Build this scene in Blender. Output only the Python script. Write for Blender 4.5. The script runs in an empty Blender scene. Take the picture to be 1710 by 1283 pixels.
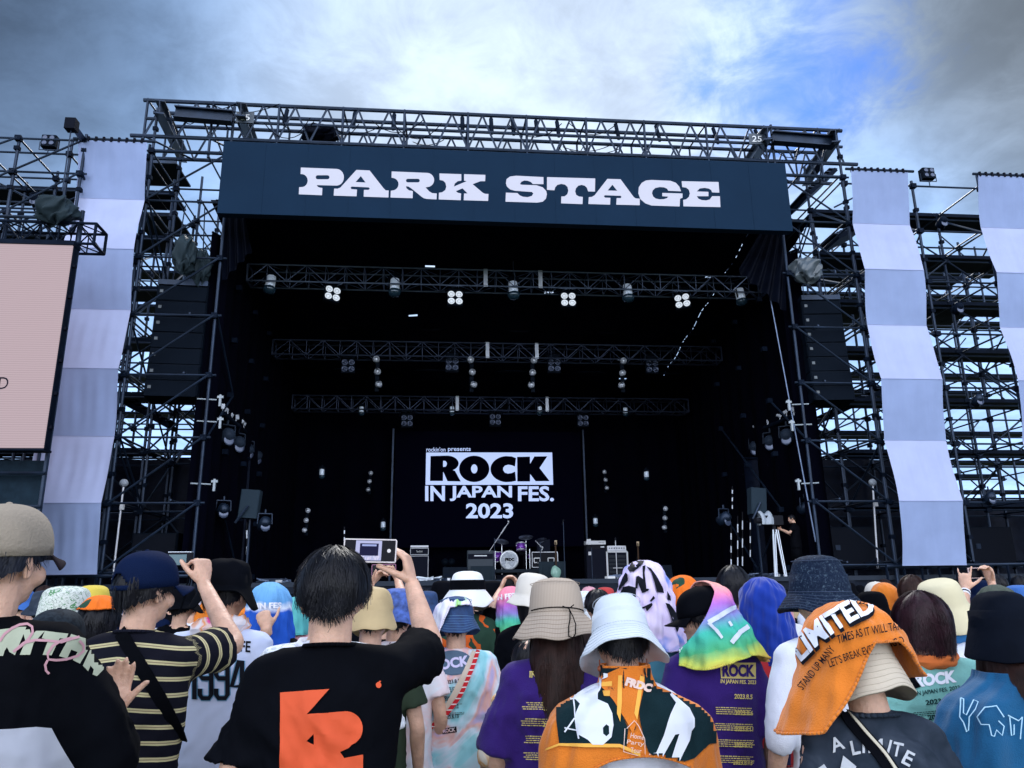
import bpy, bmesh, math, random
import numpy as np
from mathutils import Vector, Matrix
from mathutils.bvhtree import BVHTree
R = math.radians
random.seed(7)
SC = bpy.context.scene
COL = SC.collection

# ------------------------------------------------------------------ camera
FPX, PCX, PCY = 1285.0, 855.0, 641.5
CAMP = Vector((-1.8, 0.0, 1.6))
PITCH, YAW, ROLL = R(15.0), R(5.5), R(0.75)
CF = Vector((math.sin(YAW)*math.cos(PITCH), math.cos(YAW)*math.cos(PITCH), math.sin(PITCH)))
_r0 = Vector((math.cos(YAW), -math.sin(YAW), 0)); _u0 = _r0.cross(CF)
CR = _r0*math.cos(ROLL) - _u0*math.sin(ROLL)
CU = _u0*math.cos(ROLL) + _r0*math.sin(ROLL)
cd = bpy.data.cameras.new('camera'); cam = bpy.data.objects.new('camera', cd); COL.objects.link(cam)
cd.sensor_width = 36.0; cd.lens = 36.0*FPX/1710.0; cd.clip_start = 0.05; cd.clip_end = 3000
cam.matrix_world = Matrix(((CR.x, CU.x, -CF.x, CAMP.x), (CR.y, CU.y, -CF.y, CAMP.y), (CR.z, CU.z, -CF.z, CAMP.z), (0, 0, 0, 1)))
SC.camera = cam

def ray(px, py): return CF + CR*((px-PCX)/FPX) + CU*((PCY-py)/FPX)
def P(px, py, Y):                       # the point of the plane y=Y seen at a place in the photograph
    d = ray(px, py); return CAMP + d*(Y/d.y)

# ------------------------------------------------------------------ world, sun, exposure
SUN_EL, SUN_AZ = 48.0, 4.0
W = bpy.data.worlds.new('World'); SC.world = W; W.use_nodes = True
nt = W.node_tree; N = nt.nodes; L = nt.links; N.clear()
out = N.new('ShaderNodeOutputWorld'); bg = N.new('ShaderNodeBackground'); bg.inputs[1].default_value = 0.1
sky = N.new('ShaderNodeTexSky'); sky.sky_type = 'NISHITA'; sky.sun_disc = False
sky.sun_elevation = R(SUN_EL); sky.sun_rotation = R(SUN_AZ); sky.air_density = 1.0; sky.dust_density = 0.6
tc = N.new('ShaderNodeTexCoord')
def wmath(op, a, b=None, c=None, clamp=False):
    n = N.new('ShaderNodeMath'); n.operation = op; n.use_clamp = clamp
    for i, v in enumerate((a, b, c)):
        if v is None: continue
        if isinstance(v, (int, float)): n.inputs[i].default_value = v
        else: L.new(v, n.inputs[i])
    return n.outputs[0]
sx = N.new('ShaderNodeSeparateXYZ'); L.new(tc.outputs['Generated'], sx.inputs[0])
zz = wmath('ADD', wmath('MAXIMUM', sx.outputs[2], 0.0), 0.22)
cx_ = N.new('ShaderNodeCombineXYZ')
L.new(wmath('DIVIDE', sx.outputs[0], zz), cx_.inputs[0]); L.new(wmath('DIVIDE', sx.outputs[1], zz), cx_.inputs[1])
def wnoise(scale, detail, rough, off, dist=0.0):
    mp = N.new('ShaderNodeMapping'); mp.inputs['Location'].default_value = off
    L.new(cx_.outputs[0], mp.inputs[0])
    n = N.new('ShaderNodeTexNoise'); n.inputs['Scale'].default_value = scale; n.inputs['Detail'].default_value = detail
    n.inputs['Roughness'].default_value = rough; n.inputs['Distortion'].default_value = dist
    L.new(mp.outputs[0], n.inputs['Vector']); return n.outputs['Fac']
def wmap(v, a, b, c, d, smooth=True):
    n = N.new('ShaderNodeMapRange'); n.interpolation_type = 'SMOOTHSTEP' if smooth else 'LINEAR'
    L.new(v, n.inputs[0])
    for i, x in enumerate((a, b, c, d)): n.inputs[i+1].default_value = x
    return n.outputs[0]
def wdot(px, py, vec=None):             # closeness of the viewing direction to a compass direction of the sky
    v = vec or ray(px, py).normalized()
    n = N.new('ShaderNodeVectorMath'); n.operation = 'DOT_PRODUCT'; L.new(tc.outputs['Generated'], n.inputs[0])
    n.inputs[1].default_value = v; return n.outputs['Value']
n1 = wnoise(3.4, 10, 0.58, (3.1, 1.7, 0), 0.35)
n2 = wnoise(1.15, 6, 0.5, (7.3, 2.2, 4.0), 0.2)
n3 = wnoise(8.5, 12, 0.62, (1.3, 9.2, 2.0), 0.5)
# coverage: nearly overcast; a break towards the right of the stage roof
hole = wmath('MAXIMUM', wmap(wdot(1310, 125), 0.980, 0.9985, 0.0, 0.42), wmap(wdot(1190, 185), 0.994, 0.9997, 0.0, 0.26))
cov0 = wmath('ADD', wmath('MULTIPLY', n1, 0.6), wmath('MULTIPLY', n3, 0.4))
cov = wmap(wmath('SUBTRACT', wmath('ADD', cov0, 0.24), wmath('MULTIPLY', hole, 0.62)), 0.34, 0.60, 0.0, 1.0)
# cloud brightness: thick and thin cloud, glow round the hidden sun, grey cloud at right, corner falloff painted in upper left
base = wmap(n2, 0.35, 0.68, 0.78, 1.04)
fine = wmap(wmath('ADD', wmath('MULTIPLY', n1, 0.6), wmath('MULTIPLY', n3, 0.4)), 0.36, 0.64, 0.70, 1.10)
glow = wmap(wdot(900, 150), 0.90, 0.999, 0.0, 1.0)
vignetteL = wmap(wdot(-330, -230), 0.90, 0.9995, 0.0, 1.0)  # lens falloff of the upper left corner painted into the sky
heavyR = wmap(wdot(2040, -200), 0.925, 0.9995, 0.0, 1.0)
br = wmath('MULTIPLY', wmath('MULTIPLY', base, fine), wmath('ADD', wmath('ADD', 5.9, wmath('MULTIPLY', glow, 0.2)), wmap(sx.outputs[1], 0.0, -0.8, 0.0, 11.0)))  # extra brightness behind the camera, added to light the crowd's backs
br = wmath('MULTIPLY', br, wmath('SUBTRACT', 1.0, wmath('MULTIPLY', vignetteL, 0.80)))
br = wmath('MULTIPLY', br, wmath('SUBTRACT', 1.0, wmath('MULTIPLY', heavyR, 0.64)))
br = wmath('MULTIPLY', br, wmap(sx.outputs[2], 0.02, 0.50, 1.8, 1.0))
def wrgb(c):
    n = N.new('ShaderNodeRGB'); n.outputs[0].default_value = (*c, 1); return n.outputs[0]
def wmix(f, a, b, t='MIX'):
    n = N.new('ShaderNodeMix'); n.data_type = 'RGBA'; n.blend_type = t
    if isinstance(f, (int, float)): n.inputs[0].default_value = f
    else: L.new(f, n.inputs[0])
    L.new(a, n.inputs[6]); L.new(b, n.inputs[7]); return n.outputs[2]
tint = wmix(glow, wrgb((0.42, 0.66, 1.10)), wrgb((0.72, 0.87, 1.10)))
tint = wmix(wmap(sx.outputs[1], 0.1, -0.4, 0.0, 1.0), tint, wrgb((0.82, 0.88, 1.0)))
tint = wmix(heavyR, tint, wrgb((0.68, 0.82, 1.0)))
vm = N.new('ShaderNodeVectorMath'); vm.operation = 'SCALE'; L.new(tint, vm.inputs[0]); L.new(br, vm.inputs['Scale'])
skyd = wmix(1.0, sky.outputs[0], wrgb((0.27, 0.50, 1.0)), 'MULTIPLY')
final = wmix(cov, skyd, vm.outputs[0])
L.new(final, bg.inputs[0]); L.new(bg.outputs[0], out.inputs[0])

sl = bpy.data.lights.new('sun', 'SUN'); so = bpy.data.objects.new('sun', sl); COL.objects.link(so)
sl.energy = 1.2; sl.angle = R(14); sl.color = (1.0, 0.97, 0.93)
sd = Vector((math.sin(R(SUN_AZ))*math.cos(R(SUN_EL)), math.cos(R(SUN_AZ))*math.cos(R(SUN_EL)), math.sin(R(SUN_EL))))
so.rotation_euler = (-sd).to_track_quat('-Z', 'Y').to_euler(); so.location = (0, 0, 40)
SC.view_settings.view_transform = 'Standard'; SC.view_settings.look = 'None'
SC.view_settings.exposure = 0.9; SC.view_settings.gamma = 1.0
SC.cycles.use_denoising = True; SC.cycles.max_bounces = 6; SC.cycles.diffuse_bounces = 3

# ------------------------------------------------------------------ materials
MATS = {}
def mat(name, col, rough=0.6, metal=0.0, var=0.0, vscale=8.0, bump=0.0, bscale=40.0, emit=0.0, ecol=None, sheen=0.0, spec=0.5, sss=0.0):
    if name in MATS: return MATS[name]
    if max(col) < 0.06 and metal < 0.5 and not any(k in name for k in ('hair', 'glass', 'lens', 'dome', 'eye')): spec = min(spec, 0.04)
    m = bpy.data.materials.new(name); m.use_nodes = True; MATS[name] = m
    t = m.node_tree; b = t.nodes['Principled BSDF']
    b.inputs['Base Color'].default_value = (*col, 1); b.inputs['Roughness'].default_value = rough
    b.inputs['Metallic'].default_value = metal; b.inputs['Specular IOR Level'].default_value = spec
    if sheen: b.inputs['Sheen Weight'].default_value = sheen
    if sss:
        b.inputs['Subsurface Weight'].default_value = sss; b.inputs['Subsurface Radius'].default_value = (0.01, 0.004, 0.002)
    if emit:
        b.inputs['Emission Color'].default_value = (*(ecol or col), 1); b.inputs['Emission Strength'].default_value = emit
    co = t.nodes.new('ShaderNodeTexCoord')
    if var:
        n = t.nodes.new('ShaderNodeTexNoise'); n.inputs['Scale'].default_value = vscale; n.inputs['Detail'].default_value = 5
        t.links.new(co.outputs['Object'], n.inputs['Vector'])
        mr = t.nodes.new('ShaderNodeMapRange'); mr.inputs[1].default_value = 0.3; mr.inputs[2].default_value = 0.7
        mr.inputs[3].default_value = 1-var; mr.inputs[4].default_value = 1+var
        t.links.new(n.outputs['Fac'], mr.inputs[0])
        v = t.nodes.new('ShaderNodeVectorMath'); v.operation = 'SCALE'; v.inputs[0].default_value = col
        t.links.new(mr.outputs[0], v.inputs['Scale']); t.links.new(v.outputs[0], b.inputs['Base Color'])
    if bump:
        n = t.nodes.new('ShaderNodeTexNoise'); n.inputs['Scale'].default_value = bscale; n.inputs['Detail'].default_value = 4
        t.links.new(co.outputs['Object'], n.inputs['Vector'])
        bp = t.nodes.new('ShaderNodeBump'); bp.inputs['Strength'].default_value = bump; bp.inputs['Distance'].default_value = 0.01
        t.links.new(n.outputs['Fac'], bp.inputs['Height']); t.links.new(bp.outputs[0], b.inputs['Normal'])
    return m
def mat_stripes(name, c1, c2, period, width, axis=2, rough=0.7, wob=0.004, attr=None, c3=None):
    m = bpy.data.materials.new(name); m.use_nodes = True; MATS[name] = m
    t = m.node_tree; b = t.nodes['Principled BSDF']; b.inputs['Roughness'].default_value = rough; b.inputs['Specular IOR Level'].default_value = 0.08
    def mm(op, a, bb):
        n = t.nodes.new('ShaderNodeMath'); n.operation = op
        for i, v in enumerate((a, bb)):
            if isinstance(v, (int, float)): n.inputs[i].default_value = v
            else: t.links.new(v, n.inputs[i])
        return n.outputs[0]
    co = t.nodes.new('ShaderNodeTexCoord')
    if attr:
        a = t.nodes.new('ShaderNodeAttribute'); a.attribute_name = attr; base = a.outputs['Fac']
    else:
        s = t.nodes.new('ShaderNodeSeparateXYZ'); t.links.new(co.outputs['Object'], s.inputs[0]); base = s.outputs[axis]
    nz = t.nodes.new('ShaderNodeTexNoise'); nz.inputs['Scale'].default_value = 6; t.links.new(co.outputs['Object'], nz.inputs['Vector'])
    base = mm('ADD', base, mm('MULTIPLY', nz.outputs['Fac'], wob))
    f = mm('FRACT', mm('DIVIDE', base, period), 0)
    k = mm('LESS_THAN', f, width)
    mx = t.nodes.new('ShaderNodeMix'); mx.data_type = 'RGBA'; t.links.new(k, mx.inputs[0])
    mx.inputs[6].default_value = (*c1, 1); mx.inputs[7].default_value = (*c2, 1)
    res = mx.outputs[2]
    if c3:
        k2 = mm('LESS_THAN', mm('ABSOLUTE', mm('SUBTRACT', f, width*0.5), 0), width*0.13)
        m2 = t.nodes.new('ShaderNodeMix'); m2.data_type = 'RGBA'; t.links.new(k2, m2.inputs[0])
        t.links.new(res, m2.inputs[6]); m2.inputs[7].default_value = (*c3, 1); res = m2.outputs[2]
    t.links.new(res, b.inputs['Base Color'])
    return m
def mat_ramp(name, stops, scale=4.0, detail=3.0, rough=0.75, dist=1.0, stretch=(1, 1, 1), loc=(0, 0, 0), const=False, voronoi=False):
    m = bpy.data.materials.new(name); m.use_nodes = True; MATS[name] = m
    t = m.node_tree; b = t.nodes['Principled BSDF']; b.inputs['Roughness'].default_value = rough
    b.inputs['Specular IOR Level'].default_value = 0.08
    co = t.nodes.new('ShaderNodeTexCoord'); mp = t.nodes.new('ShaderNodeMapping')
    mp.inputs['Scale'].default_value = stretch; mp.inputs['Location'].default_value = loc
    t.links.new(co.outputs['Object'], mp.inputs[0])
    if voronoi:
        n = t.nodes.new('ShaderNodeTexVoronoi'); n.inputs['Scale'].default_value = scale; t.links.new(mp.outputs[0], n.inputs['Vector']); o = n.outputs['Distance']
    else:
        n = t.nodes.new('ShaderNodeTexNoise'); n.inputs['Scale'].default_value = scale; n.inputs['Detail'].default_value = detail
        n.inputs['Distortion'].default_value = dist; t.links.new(mp.outputs[0], n.inputs['Vector']); o = n.outputs['Fac']
    r = t.nodes.new('ShaderNodeValToRGB'); cr = r.color_ramp
    if const: cr.interpolation = 'CONSTANT'
    while len(cr.elements) < len(stops): cr.elements.new(0.5)
    for e, (p, c) in zip(cr.elements, stops): e.position = p; e.color = (*c, 1)
    t.links.new(o, r.inputs[0]); t.links.new(r.outputs[0], b.inputs['Base Color'])
    return m

STEEL = mat('galvanised_steel_tube', (0.012, 0.024, 0.050), 0.42, 0.55, var=0.35, vscale=3)
STEELD = mat('dark_steel', (0.004, 0.008, 0.018), 0.6, 0.2, var=0.3, vscale=3)
ALU = mat('aluminium_truss', (0.12, 0.16, 0.25), 0.38, 0.8, var=0.2, vscale=5)
ALUB = mat('bright_aluminium', (0.62, 0.68, 0.78), 0.4, 0.3)
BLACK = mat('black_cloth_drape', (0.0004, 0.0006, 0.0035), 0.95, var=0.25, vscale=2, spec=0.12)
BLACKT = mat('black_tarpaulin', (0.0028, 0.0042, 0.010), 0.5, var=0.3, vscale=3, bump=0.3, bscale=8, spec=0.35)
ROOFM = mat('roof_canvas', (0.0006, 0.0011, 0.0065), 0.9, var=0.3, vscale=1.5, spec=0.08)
SPK = mat('speaker_paint', (0.003, 0.006, 0.012), 0.6, var=0.2, spec=0.15)
CASE = mat('flightcase_black', (0.012, 0.013, 0.018), 0.5)
DECK = mat('stage_deck_black', (0.006, 0.007, 0.012), 0.6, var=0.3)
LENS = mat('lamp_lens_lit', (0.5, 0.55, 0.62), 0.2, emit=0.28, ecol=(0.85, 0.92, 1.0))
LENSD = mat('lamp_lens_unlit', (0.06, 0.08, 0.14), 0.15, 0.3)
GLASSY = mat('silver_reflector', (0.66, 0.78, 0.95), 0.35, 0.1, emit=0.06)  # pale colour and faint glow imitate reflected sky
WHITEP = mat('white_paint', (0.75, 0.78, 0.82), 0.5)
WHITEM = mat('white_plastic_clamp', (0.28, 0.33, 0.38), 0.4)

# ------------------------------------------------------------------ mesh helpers
class MB:
    def __init__(s): s.v = []; s.f = []
    def add(s, vs, fs):
        o = len(s.v); s.v.extend([tuple(x) for x in vs]); s.f.extend([tuple(i+o for i in f) for f in fs]); return s
    def box(s, c, d, m=None, bev=0):
        hx, hy, hz = d[0]/2, d[1]/2, d[2]/2
        if bev:
            b = bev; vs = []
            for z in (-hz, hz):
                for (x, y) in ((-hx+b, -hy), (hx-b, -hy), (hx, -hy+b), (hx, hy-b), (hx-b, hy), (-hx+b, hy), (-hx, hy-b), (-hx, -hy+b)): vs.append(Vector((x, y, z)))
            fs = [tuple(range(7, -1, -1)), tuple(range(8, 16))]+[(i, (i+1) % 8, (i+1) % 8+8, i+8) for i in range(8)]
        else:
            vs = [Vector((x, y, z)) for z in (-hz, hz) for y in (-hy, hy) for x in (-hx, hx)]
            fs = [(0, 2, 3, 1), (4, 5, 7, 6), (0, 1, 5, 4), (2, 6, 7, 3), (0, 4, 6, 2), (1, 3, 7, 5)]
        c = Vector(c)
        vs = [(m @ v if m else v)+c for v in vs]
        return s.add(vs, fs)
    def tube(s, a, b, r, n=6, r2=None, caps=True):
        a = Vector(a); b = Vector(b); d = (b-a)
        if d.length < 1e-6: return s
        q = d.to_track_quat('Z', 'Y').to_matrix(); r2 = r if r2 is None else r2
        vs = [a+q@Vector((r*math.cos(2*math.pi*i/n), r*math.sin(2*math.pi*i/n), 0)) for i in range(n)]
        vs += [b+q@Vector((r2*math.cos(2*math.pi*i/n), r2*math.sin(2*math.pi*i/n), 0)) for i in range(n)]
        fs = [(i, (i+1) % n, (i+1) % n+n, i+n) for i in range(n)]
        if caps: fs += [tuple(range(n-1, -1, -1)), tuple(range(n, 2*n))]
        return s.add(vs, fs)
    def path(s, pts, r, n=5):
        for a, b in zip(pts[:-1], pts[1:]): s.tube(a, b, r, n)
        return s
    def lathe(s, prof, n=24, c=(0, 0, 0), m=None, fx=None, caps=True):
        c = Vector(c); vs = []
        for (r, z) in prof:
            for i in range(n):
                a = 2*math.pi*i/n; v = Vector((r*math.cos(a), r*math.sin(a), z))
                if fx: v = fx(v, a)
                vs.append((m@v if m else v)+c)
        fs = []
        for k in range(len(prof)-1):
            for i in range(n): fs.append((k*n+i, k*n+(i+1) % n, (k+1)*n+(i+1) % n, (k+1)*n+i))
        if caps: fs.append(tuple(range(n-1, -1, -1))); fs.append(tuple(range((len(prof)-1)*n, len(prof)*n)))
        return s.add(vs, fs)
    def ell(s, c, r, m=None, nu=14, nv=9):
        prof = [(max(0.001, math.sin(math.pi*k/nv)), -math.cos(math.pi*k/nv)) for k in range(nv+1)]
        S = Matrix.Diagonal(Vector(r)); mm = (m@S) if m else S
        return s.lathe(prof, nu, c, mm)
    def grid(s, fn, nu, nv, wrap=False):
        vs = [fn(i/(nu-1) if not wrap else i/nu, j/(nv-1)) for j in range(nv) for i in range(nu)]
        fs = []
        for j in range(nv-1):
            for i in range(nu if wrap else nu-1):
                i2 = (i+1) % nu; fs.append((j*nu+i, j*nu+i2, (j+1)*nu+i2, (j+1)*nu+i))
        return s.add(vs, fs)
    def quad(s, a, b, c, d): return s.add([a, b, c, d], [(0, 1, 2, 3)])
    def mesh(s, name):
        me = bpy.data.meshes.new(name); me.from_pydata([tuple(v) for v in s.v], [], s.f); me.update(); return me
    def build(s, name, m, parent=None, smooth=False, inv=None, solid=0):
        if inv is not None: s.v = [tuple(inv@Vector(v)) for v in s.v]
        me = s.mesh(name); o = bpy.data.objects.new(name, me); COL.objects.link(o)
        if m: me.materials.append(m)
        if smooth: me.polygons.foreach_set('use_smooth', [True]*len(me.polygons))
        if parent: o.parent = parent
        if solid:
            md = o.modifiers.new('Solidify', 'SOLIDIFY'); md.thickness = solid; md.offset = 0
        return o
def tag(o, label=None, cat=None, group=None, kind=None):
    if label: o['label'] = label
    if cat: o['category'] = cat
    if group: o['group'] = group
    if kind: o['kind'] = kind
    return o
def thing(name, label, cat, loc=(0, 0, 0), rz=0.0, group=None):
    o = bpy.data.objects.new(name, None); COL.objects.link(o); o.empty_display_size = 0.2
    o.location = loc; o.rotation_euler = (0, 0, rz); tag(o, label, cat, group); return o
def kids(o): return [c for c in ALLKIDS(o)]
def ALLKIDS(o): return [c for c in COL.objects if c.parent == o]
def dup(root, loc, rot=None, label=None):
    r = root.copy(); COL.objects.link(r); r.location = loc
    if rot is not None: r.rotation_euler = rot
    if label: r['label'] = label
    for ch in ALLKIDS(root):
        c = ch.copy(); COL.objects.link(c); c.parent = r
        for g in ALLKIDS(ch):
            d = g.copy(); COL.objects.link(d); d.parent = c
    return r

# polygons with holes -> triangulated flat mesh in (x, y)
def poly_mesh(loops):
    cu = bpy.data.curves.new('outline', 'CURVE'); cu.dimensions = '2D'; cu.fill_mode = 'BOTH'
    for lp in loops:
        sp = cu.splines.new('POLY'); sp.points.add(len(lp)-1); sp.use_cyclic_u = True
        for i, (x, y) in enumerate(lp): sp.points[i].co = (x, y, 0, 1)
    return _curve_mesh(cu)
def _curve_mesh(cu):
    o = bpy.data.objects.new('outline', cu); COL.objects.link(o)
    dg = bpy.context.evaluated_depsgraph_get(); dg.update()
    me = bpy.data.meshes.new_from_object(o.evaluated_get(dg))
    vs = [v.co.copy() for v in me.vertices]; fs = [tuple(p.vertices) for p in me.polygons]
    bpy.data.objects.remove(o); bpy.data.curves.remove(cu); bpy.data.meshes.remove(me)
    return vs, fs
_tc = {}
def text_mesh(s, bold=0.0, shear=0.0, spacing=1.0):
    k = (s, bold, shear, spacing)
    if k in _tc: return [v.copy() for v in _tc[k][0]], _tc[k][1]
    cu = bpy.data.curves.new('lettering', 'FONT'); cu.body = s; cu.size = 1.0; cu.offset = bold; cu.shear = shear
    cu.space_character = spacing; cu.resolution_u = 3; cu.fill_mode = 'BOTH'
    vs, fs = _curve_mesh(cu)
    x0 = min(v.x for v in vs); x1 = max(v.x for v in vs); y0 = min(v.y for v in vs); y1 = max(v.y for v in vs)
    vs = [Vector(((v.x-x0)/(x1-x0), (v.y-y0)/(y1-y0), 0)) for v in vs]
    _tc[k] = ([v.copy() for v in vs], fs); return vs, fs
def text_px(s, a, b, h, bold=0.02, shear=0, spacing=1.0, arc=0.0):
    """lettering whose lower edge runs from pixel a to pixel b with height h"""
    vs, fs = text_mesh(s, bold, shear, spacing)
    a = Vector((*a, 0)); b = Vector((*b, 0)); d = b-a; up = Vector((d.y, -d.x, 0)).normalized()
    return [a+d*v.x+up*(h*v.y + arc*(1-(2*v.x-1)**2)) for v in vs], fs
def poly_px(loops):
    vs, fs = poly_mesh([[(x, y) for x, y in lp] for lp in loops]); return vs, fs
def arc(cx, cy, rx, ry, a0, a1, n=10):
    return [(cx+rx*math.cos(R(a0+(a1-a0)*i/n)), cy+ry*math.sin(R(a0+(a1-a0)*i/n))) for i in range(n+1)]
def flat_sign(items, Y, name, m, parent=None, off=0.0):
    """flat lettering standing on the plane y=Y of the scene"""
    mb = MB()
    for vs, fs in items: mb.add([P(v.x, v.y, Y) for v in vs], fs)
    return mb.build(name, m, parent)
# ================================================================== SETTING
g = MB(); g.grid(lambda u, v: Vector(((u-0.5)*1600, -200+v*1800, -0.02)), 12, 12)
tag(g.build('ground', mat('trodden_grass', (0.05, 0.065, 0.03), 0.95, var=0.4, vscale=0.8, bump=0.6, bscale=20)), kind='structure')

# stage platform -----------------------------------------------------
ZD = 1.80
stg = thing('stage_platform', 'wide raised black stage floor with pleated black skirt along its front', 'stage', (0, 17, 0))
iv = Matrix.Translation((0, -17, 0))
MB().box((0, 22.6, ZD-0.06), (27, 10.8, 0.12)).build('deck', DECK, stg, inv=iv)
def skirt(u, v):
    x = -13.5+27*u
    a = 0.035+0.045*(1-v)
    return Vector((x, 17.13+a*math.sin(x*9+1.3*math.sin(x*1.7))+0.03*math.sin(x*23+v*3)*(1-v), 0.02+1.72*v))
MB().grid(skirt, 700, 10).build('skirt', mat('skirt_cloth', (0.010, 0.014, 0.024), 0.5, spec=0.5), stg, True, inv=iv)
MB().box((0, 17.15, ZD-0.03), (27, 0.12, 0.10)).build('deck_edge', mat('deck_edge_grey', (0.026, 0.034, 0.05), 0.5), stg, inv=iv)

# stage house: curtains, roof ----------------------------------------
def curtain(name, label, p0, p1, z0, z1, m, amp=0.07, freq=7.0, nseg=120, cat='curtain', z1b=None):
    p0 = Vector((*p0, 0)); p1 = Vector((*p1, 0)); d = p1-p0; n = Vector((-d.y, d.x, 0)).normalized(); Ln = d.length
    base = thing(name, label, cat, (p0.x, p0.y, z0)); iv = Matrix.Translation((-p0.x, -p0.y, -z0))
    def f(u, v):
        s = u*Ln; zt = z1 if z1b is None else z1+(z1b-z1)*u
        return p0+d*u+n*(amp*math.sin(s*freq+0.8*math.sin(s*1.3)+v*0.6)*(0.5+0.5*(1-v)))+Vector((0, 0, z0+(zt-z0)*v))
    o = MB().grid(f, nseg, 14).build('cloth', m, base, True, inv=iv)
    MB().tube(p0+Vector((0, 0, z1+0.03)), p1+Vector((0, 0, (z1 if z1b is None else z1b)+0.03)), 0.03).build('hanging_rail', STEELD, base, inv=iv)
    return base
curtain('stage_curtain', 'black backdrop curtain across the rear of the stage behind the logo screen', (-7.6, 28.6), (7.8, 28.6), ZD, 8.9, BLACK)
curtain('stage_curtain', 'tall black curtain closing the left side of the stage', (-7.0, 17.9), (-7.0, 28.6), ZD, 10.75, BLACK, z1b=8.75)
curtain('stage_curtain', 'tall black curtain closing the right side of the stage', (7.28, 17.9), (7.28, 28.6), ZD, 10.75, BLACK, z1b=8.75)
# roof canvas, with a torn dotted seam of daylight near its right side
rf = thing('stage_roof', 'sloping black canvas roof over the stage with a dotted slit of daylight', 'roof', (0, 17, 10)); iv = Matrix.Translation((0, -17, -10))
mb = MB(); NX, NY = 56, 130
def rfp(i, j):
    u = i/NX; v = j/NY; x = -7.35+15.0*u; y = 17.3+11.4*v
    return Vector((x, y, 10.75-2.1*v+0.10*math.sin(x*2.2)*math.sin(v*math.pi*6)**2))
vs = [rfp(i, j) for j in range(NY+1) for i in range(NX+1)]; fs = []
rr = random.Random(3)
for j in range(NY):
    for i in range(NX):
        if i == 51 and 4 < j < 104 and rr.random() < 0.45: continue
        if rr.random() < 0.0008: continue
        fs.append((j*(NX+1)+i, j*(NX+1)+i+1, (j+1)*(NX+1)+i+1, (j+1)*(NX+1)+i))
# shrink the open cells to thin slits
vs2 = list(vs)
for j in range(NY+1):
    k = j*(NX+1)+52; a = vs[k-1]; vs2[k] = a.lerp(vs[k], 0.07)
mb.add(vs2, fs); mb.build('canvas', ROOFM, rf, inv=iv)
for y in (17.6, 20.5, 23.4, 26.3):
    MB().box((0, y, 10.86-2.1*(y-17.3)/11.4), (14.6, 0.16, 0.16)).build('roof_beam', STEELD, rf, inv=iv)

# ------------------------------------------------------------------ lattice truss
def truss(name, label, x0, x1, Y, z0, z1, depth, m, bay=0.5, r=0.025, cat='truss', plates=(), loc=None):
    base = thing(name, label, cat, (x0, Y, z0)); iv = Matrix.Translation((-x0, -Y, -z0))
    for y in (Y, Y+depth):
        for z in (z0, z1): MB().tube((x0, y, z), (x1, y, z), r, 8).build('chord', m, base, inv=iv)
    mb = MB(); n = max(2, round((x1-x0)/bay)); st = (x1-x0)/n; rl = r*0.5
    for i in range(n):
        a = x0+i*st; b = a+st
        for y in (Y, Y+depth):
            if i % 2: mb.tube((a, y, z1), (b, y, z0), rl, 5)
            else: mb.tube((a, y, z0), (b, y, z1), rl, 5)
            mb.tube((a, y, z0), (a, y, z1), rl, 5)
        for z in (z0, z1):
            mb.tube((a, Y, z), (a, Y+depth, z), rl, 5)
            mb.tube((a, Y if i % 2 else Y+depth, z), (b, Y+depth if i % 2 else Y, z), rl, 5)
    mb.build('lattice', m, base, inv=iv)
    for e in (x0, x1): MB().path([(e, Y, z0), (e, Y+depth, z0), (e, Y+depth, z1), (e, Y, z1), (e, Y, z0)], r*1.1, 6).build('end_frame', m, base, inv=iv)
    for p in plates: MB().box((p, Y-0.012, (z0+z1)/2), (0.11, 0.02, z1-z0+0.05)).build('joint_plate', ALUB, base, inv=iv)
    return base
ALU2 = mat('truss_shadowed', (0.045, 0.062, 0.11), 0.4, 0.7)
truss('lighting_truss', 'front lighting truss under the stage roof carrying bright moving heads', -6.88, 7.22, 19.3, 9.52, 9.98, 0.5, ALU, plates=(-0.62, 0.87))
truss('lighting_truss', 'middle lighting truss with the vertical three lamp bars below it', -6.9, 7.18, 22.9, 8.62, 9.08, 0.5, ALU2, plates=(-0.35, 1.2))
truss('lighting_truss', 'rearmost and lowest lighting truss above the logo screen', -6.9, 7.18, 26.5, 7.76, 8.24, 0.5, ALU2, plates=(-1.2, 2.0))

# lamps --------------------------------------------------------------
def moving_head(s=1.0, bright=True):
    t = thing('moving_head_light', 'x', 'stage light')
    MB().box((0, 0, -0.06*s), (0.30*s, 0.24*s, 0.12*s), bev=0.03*s).build('base', SPK, t)
    y = MB(); y.tube((-0.17*s, 0, -0.1*s), (-0.19*s, 0, -0.42*s), 0.022*s); y.tube((0.17*s, 0, -0.1*s), (0.19*s, 0, -0.42*s), 0.022*s); y.build('yoke', SPK, t)
    MB().lathe([(0.03*s, -0.10*s), (0.115*s, -0.13*s), (0.125*s, -0.2*s), (0.125*s, -0.47*s), (0.11*s, -0.5*s), (0.02*s, -0.505*s)], 20).build('reflector', GLASSY if bright else ALU, t, True)
    d = MB().lathe([(0.13*s, -0.44*s), (0.168*s, -0.47*s), (0.17*s, -0.53*s), (0.14*s, -0.60*s), (0.08*s, -0.64*s), (0.01*s, -0.65*s)], 22).build('dome', mat('smoked_dome', (0.02, 0.05, 0.08), 0.12, 0.2, spec=0.8), t, True)
    MB().box((0, 0.02, 0.05*s), (0.07*s, 0.10*s, 0.12*s)).build('clamp', SPK, t)
    return t
mh = moving_head()
nm = ['leftmost', 'second', 'centre', 'fourth', 'rightmost']
GR = 'bright moving heads under the front truss'
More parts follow.
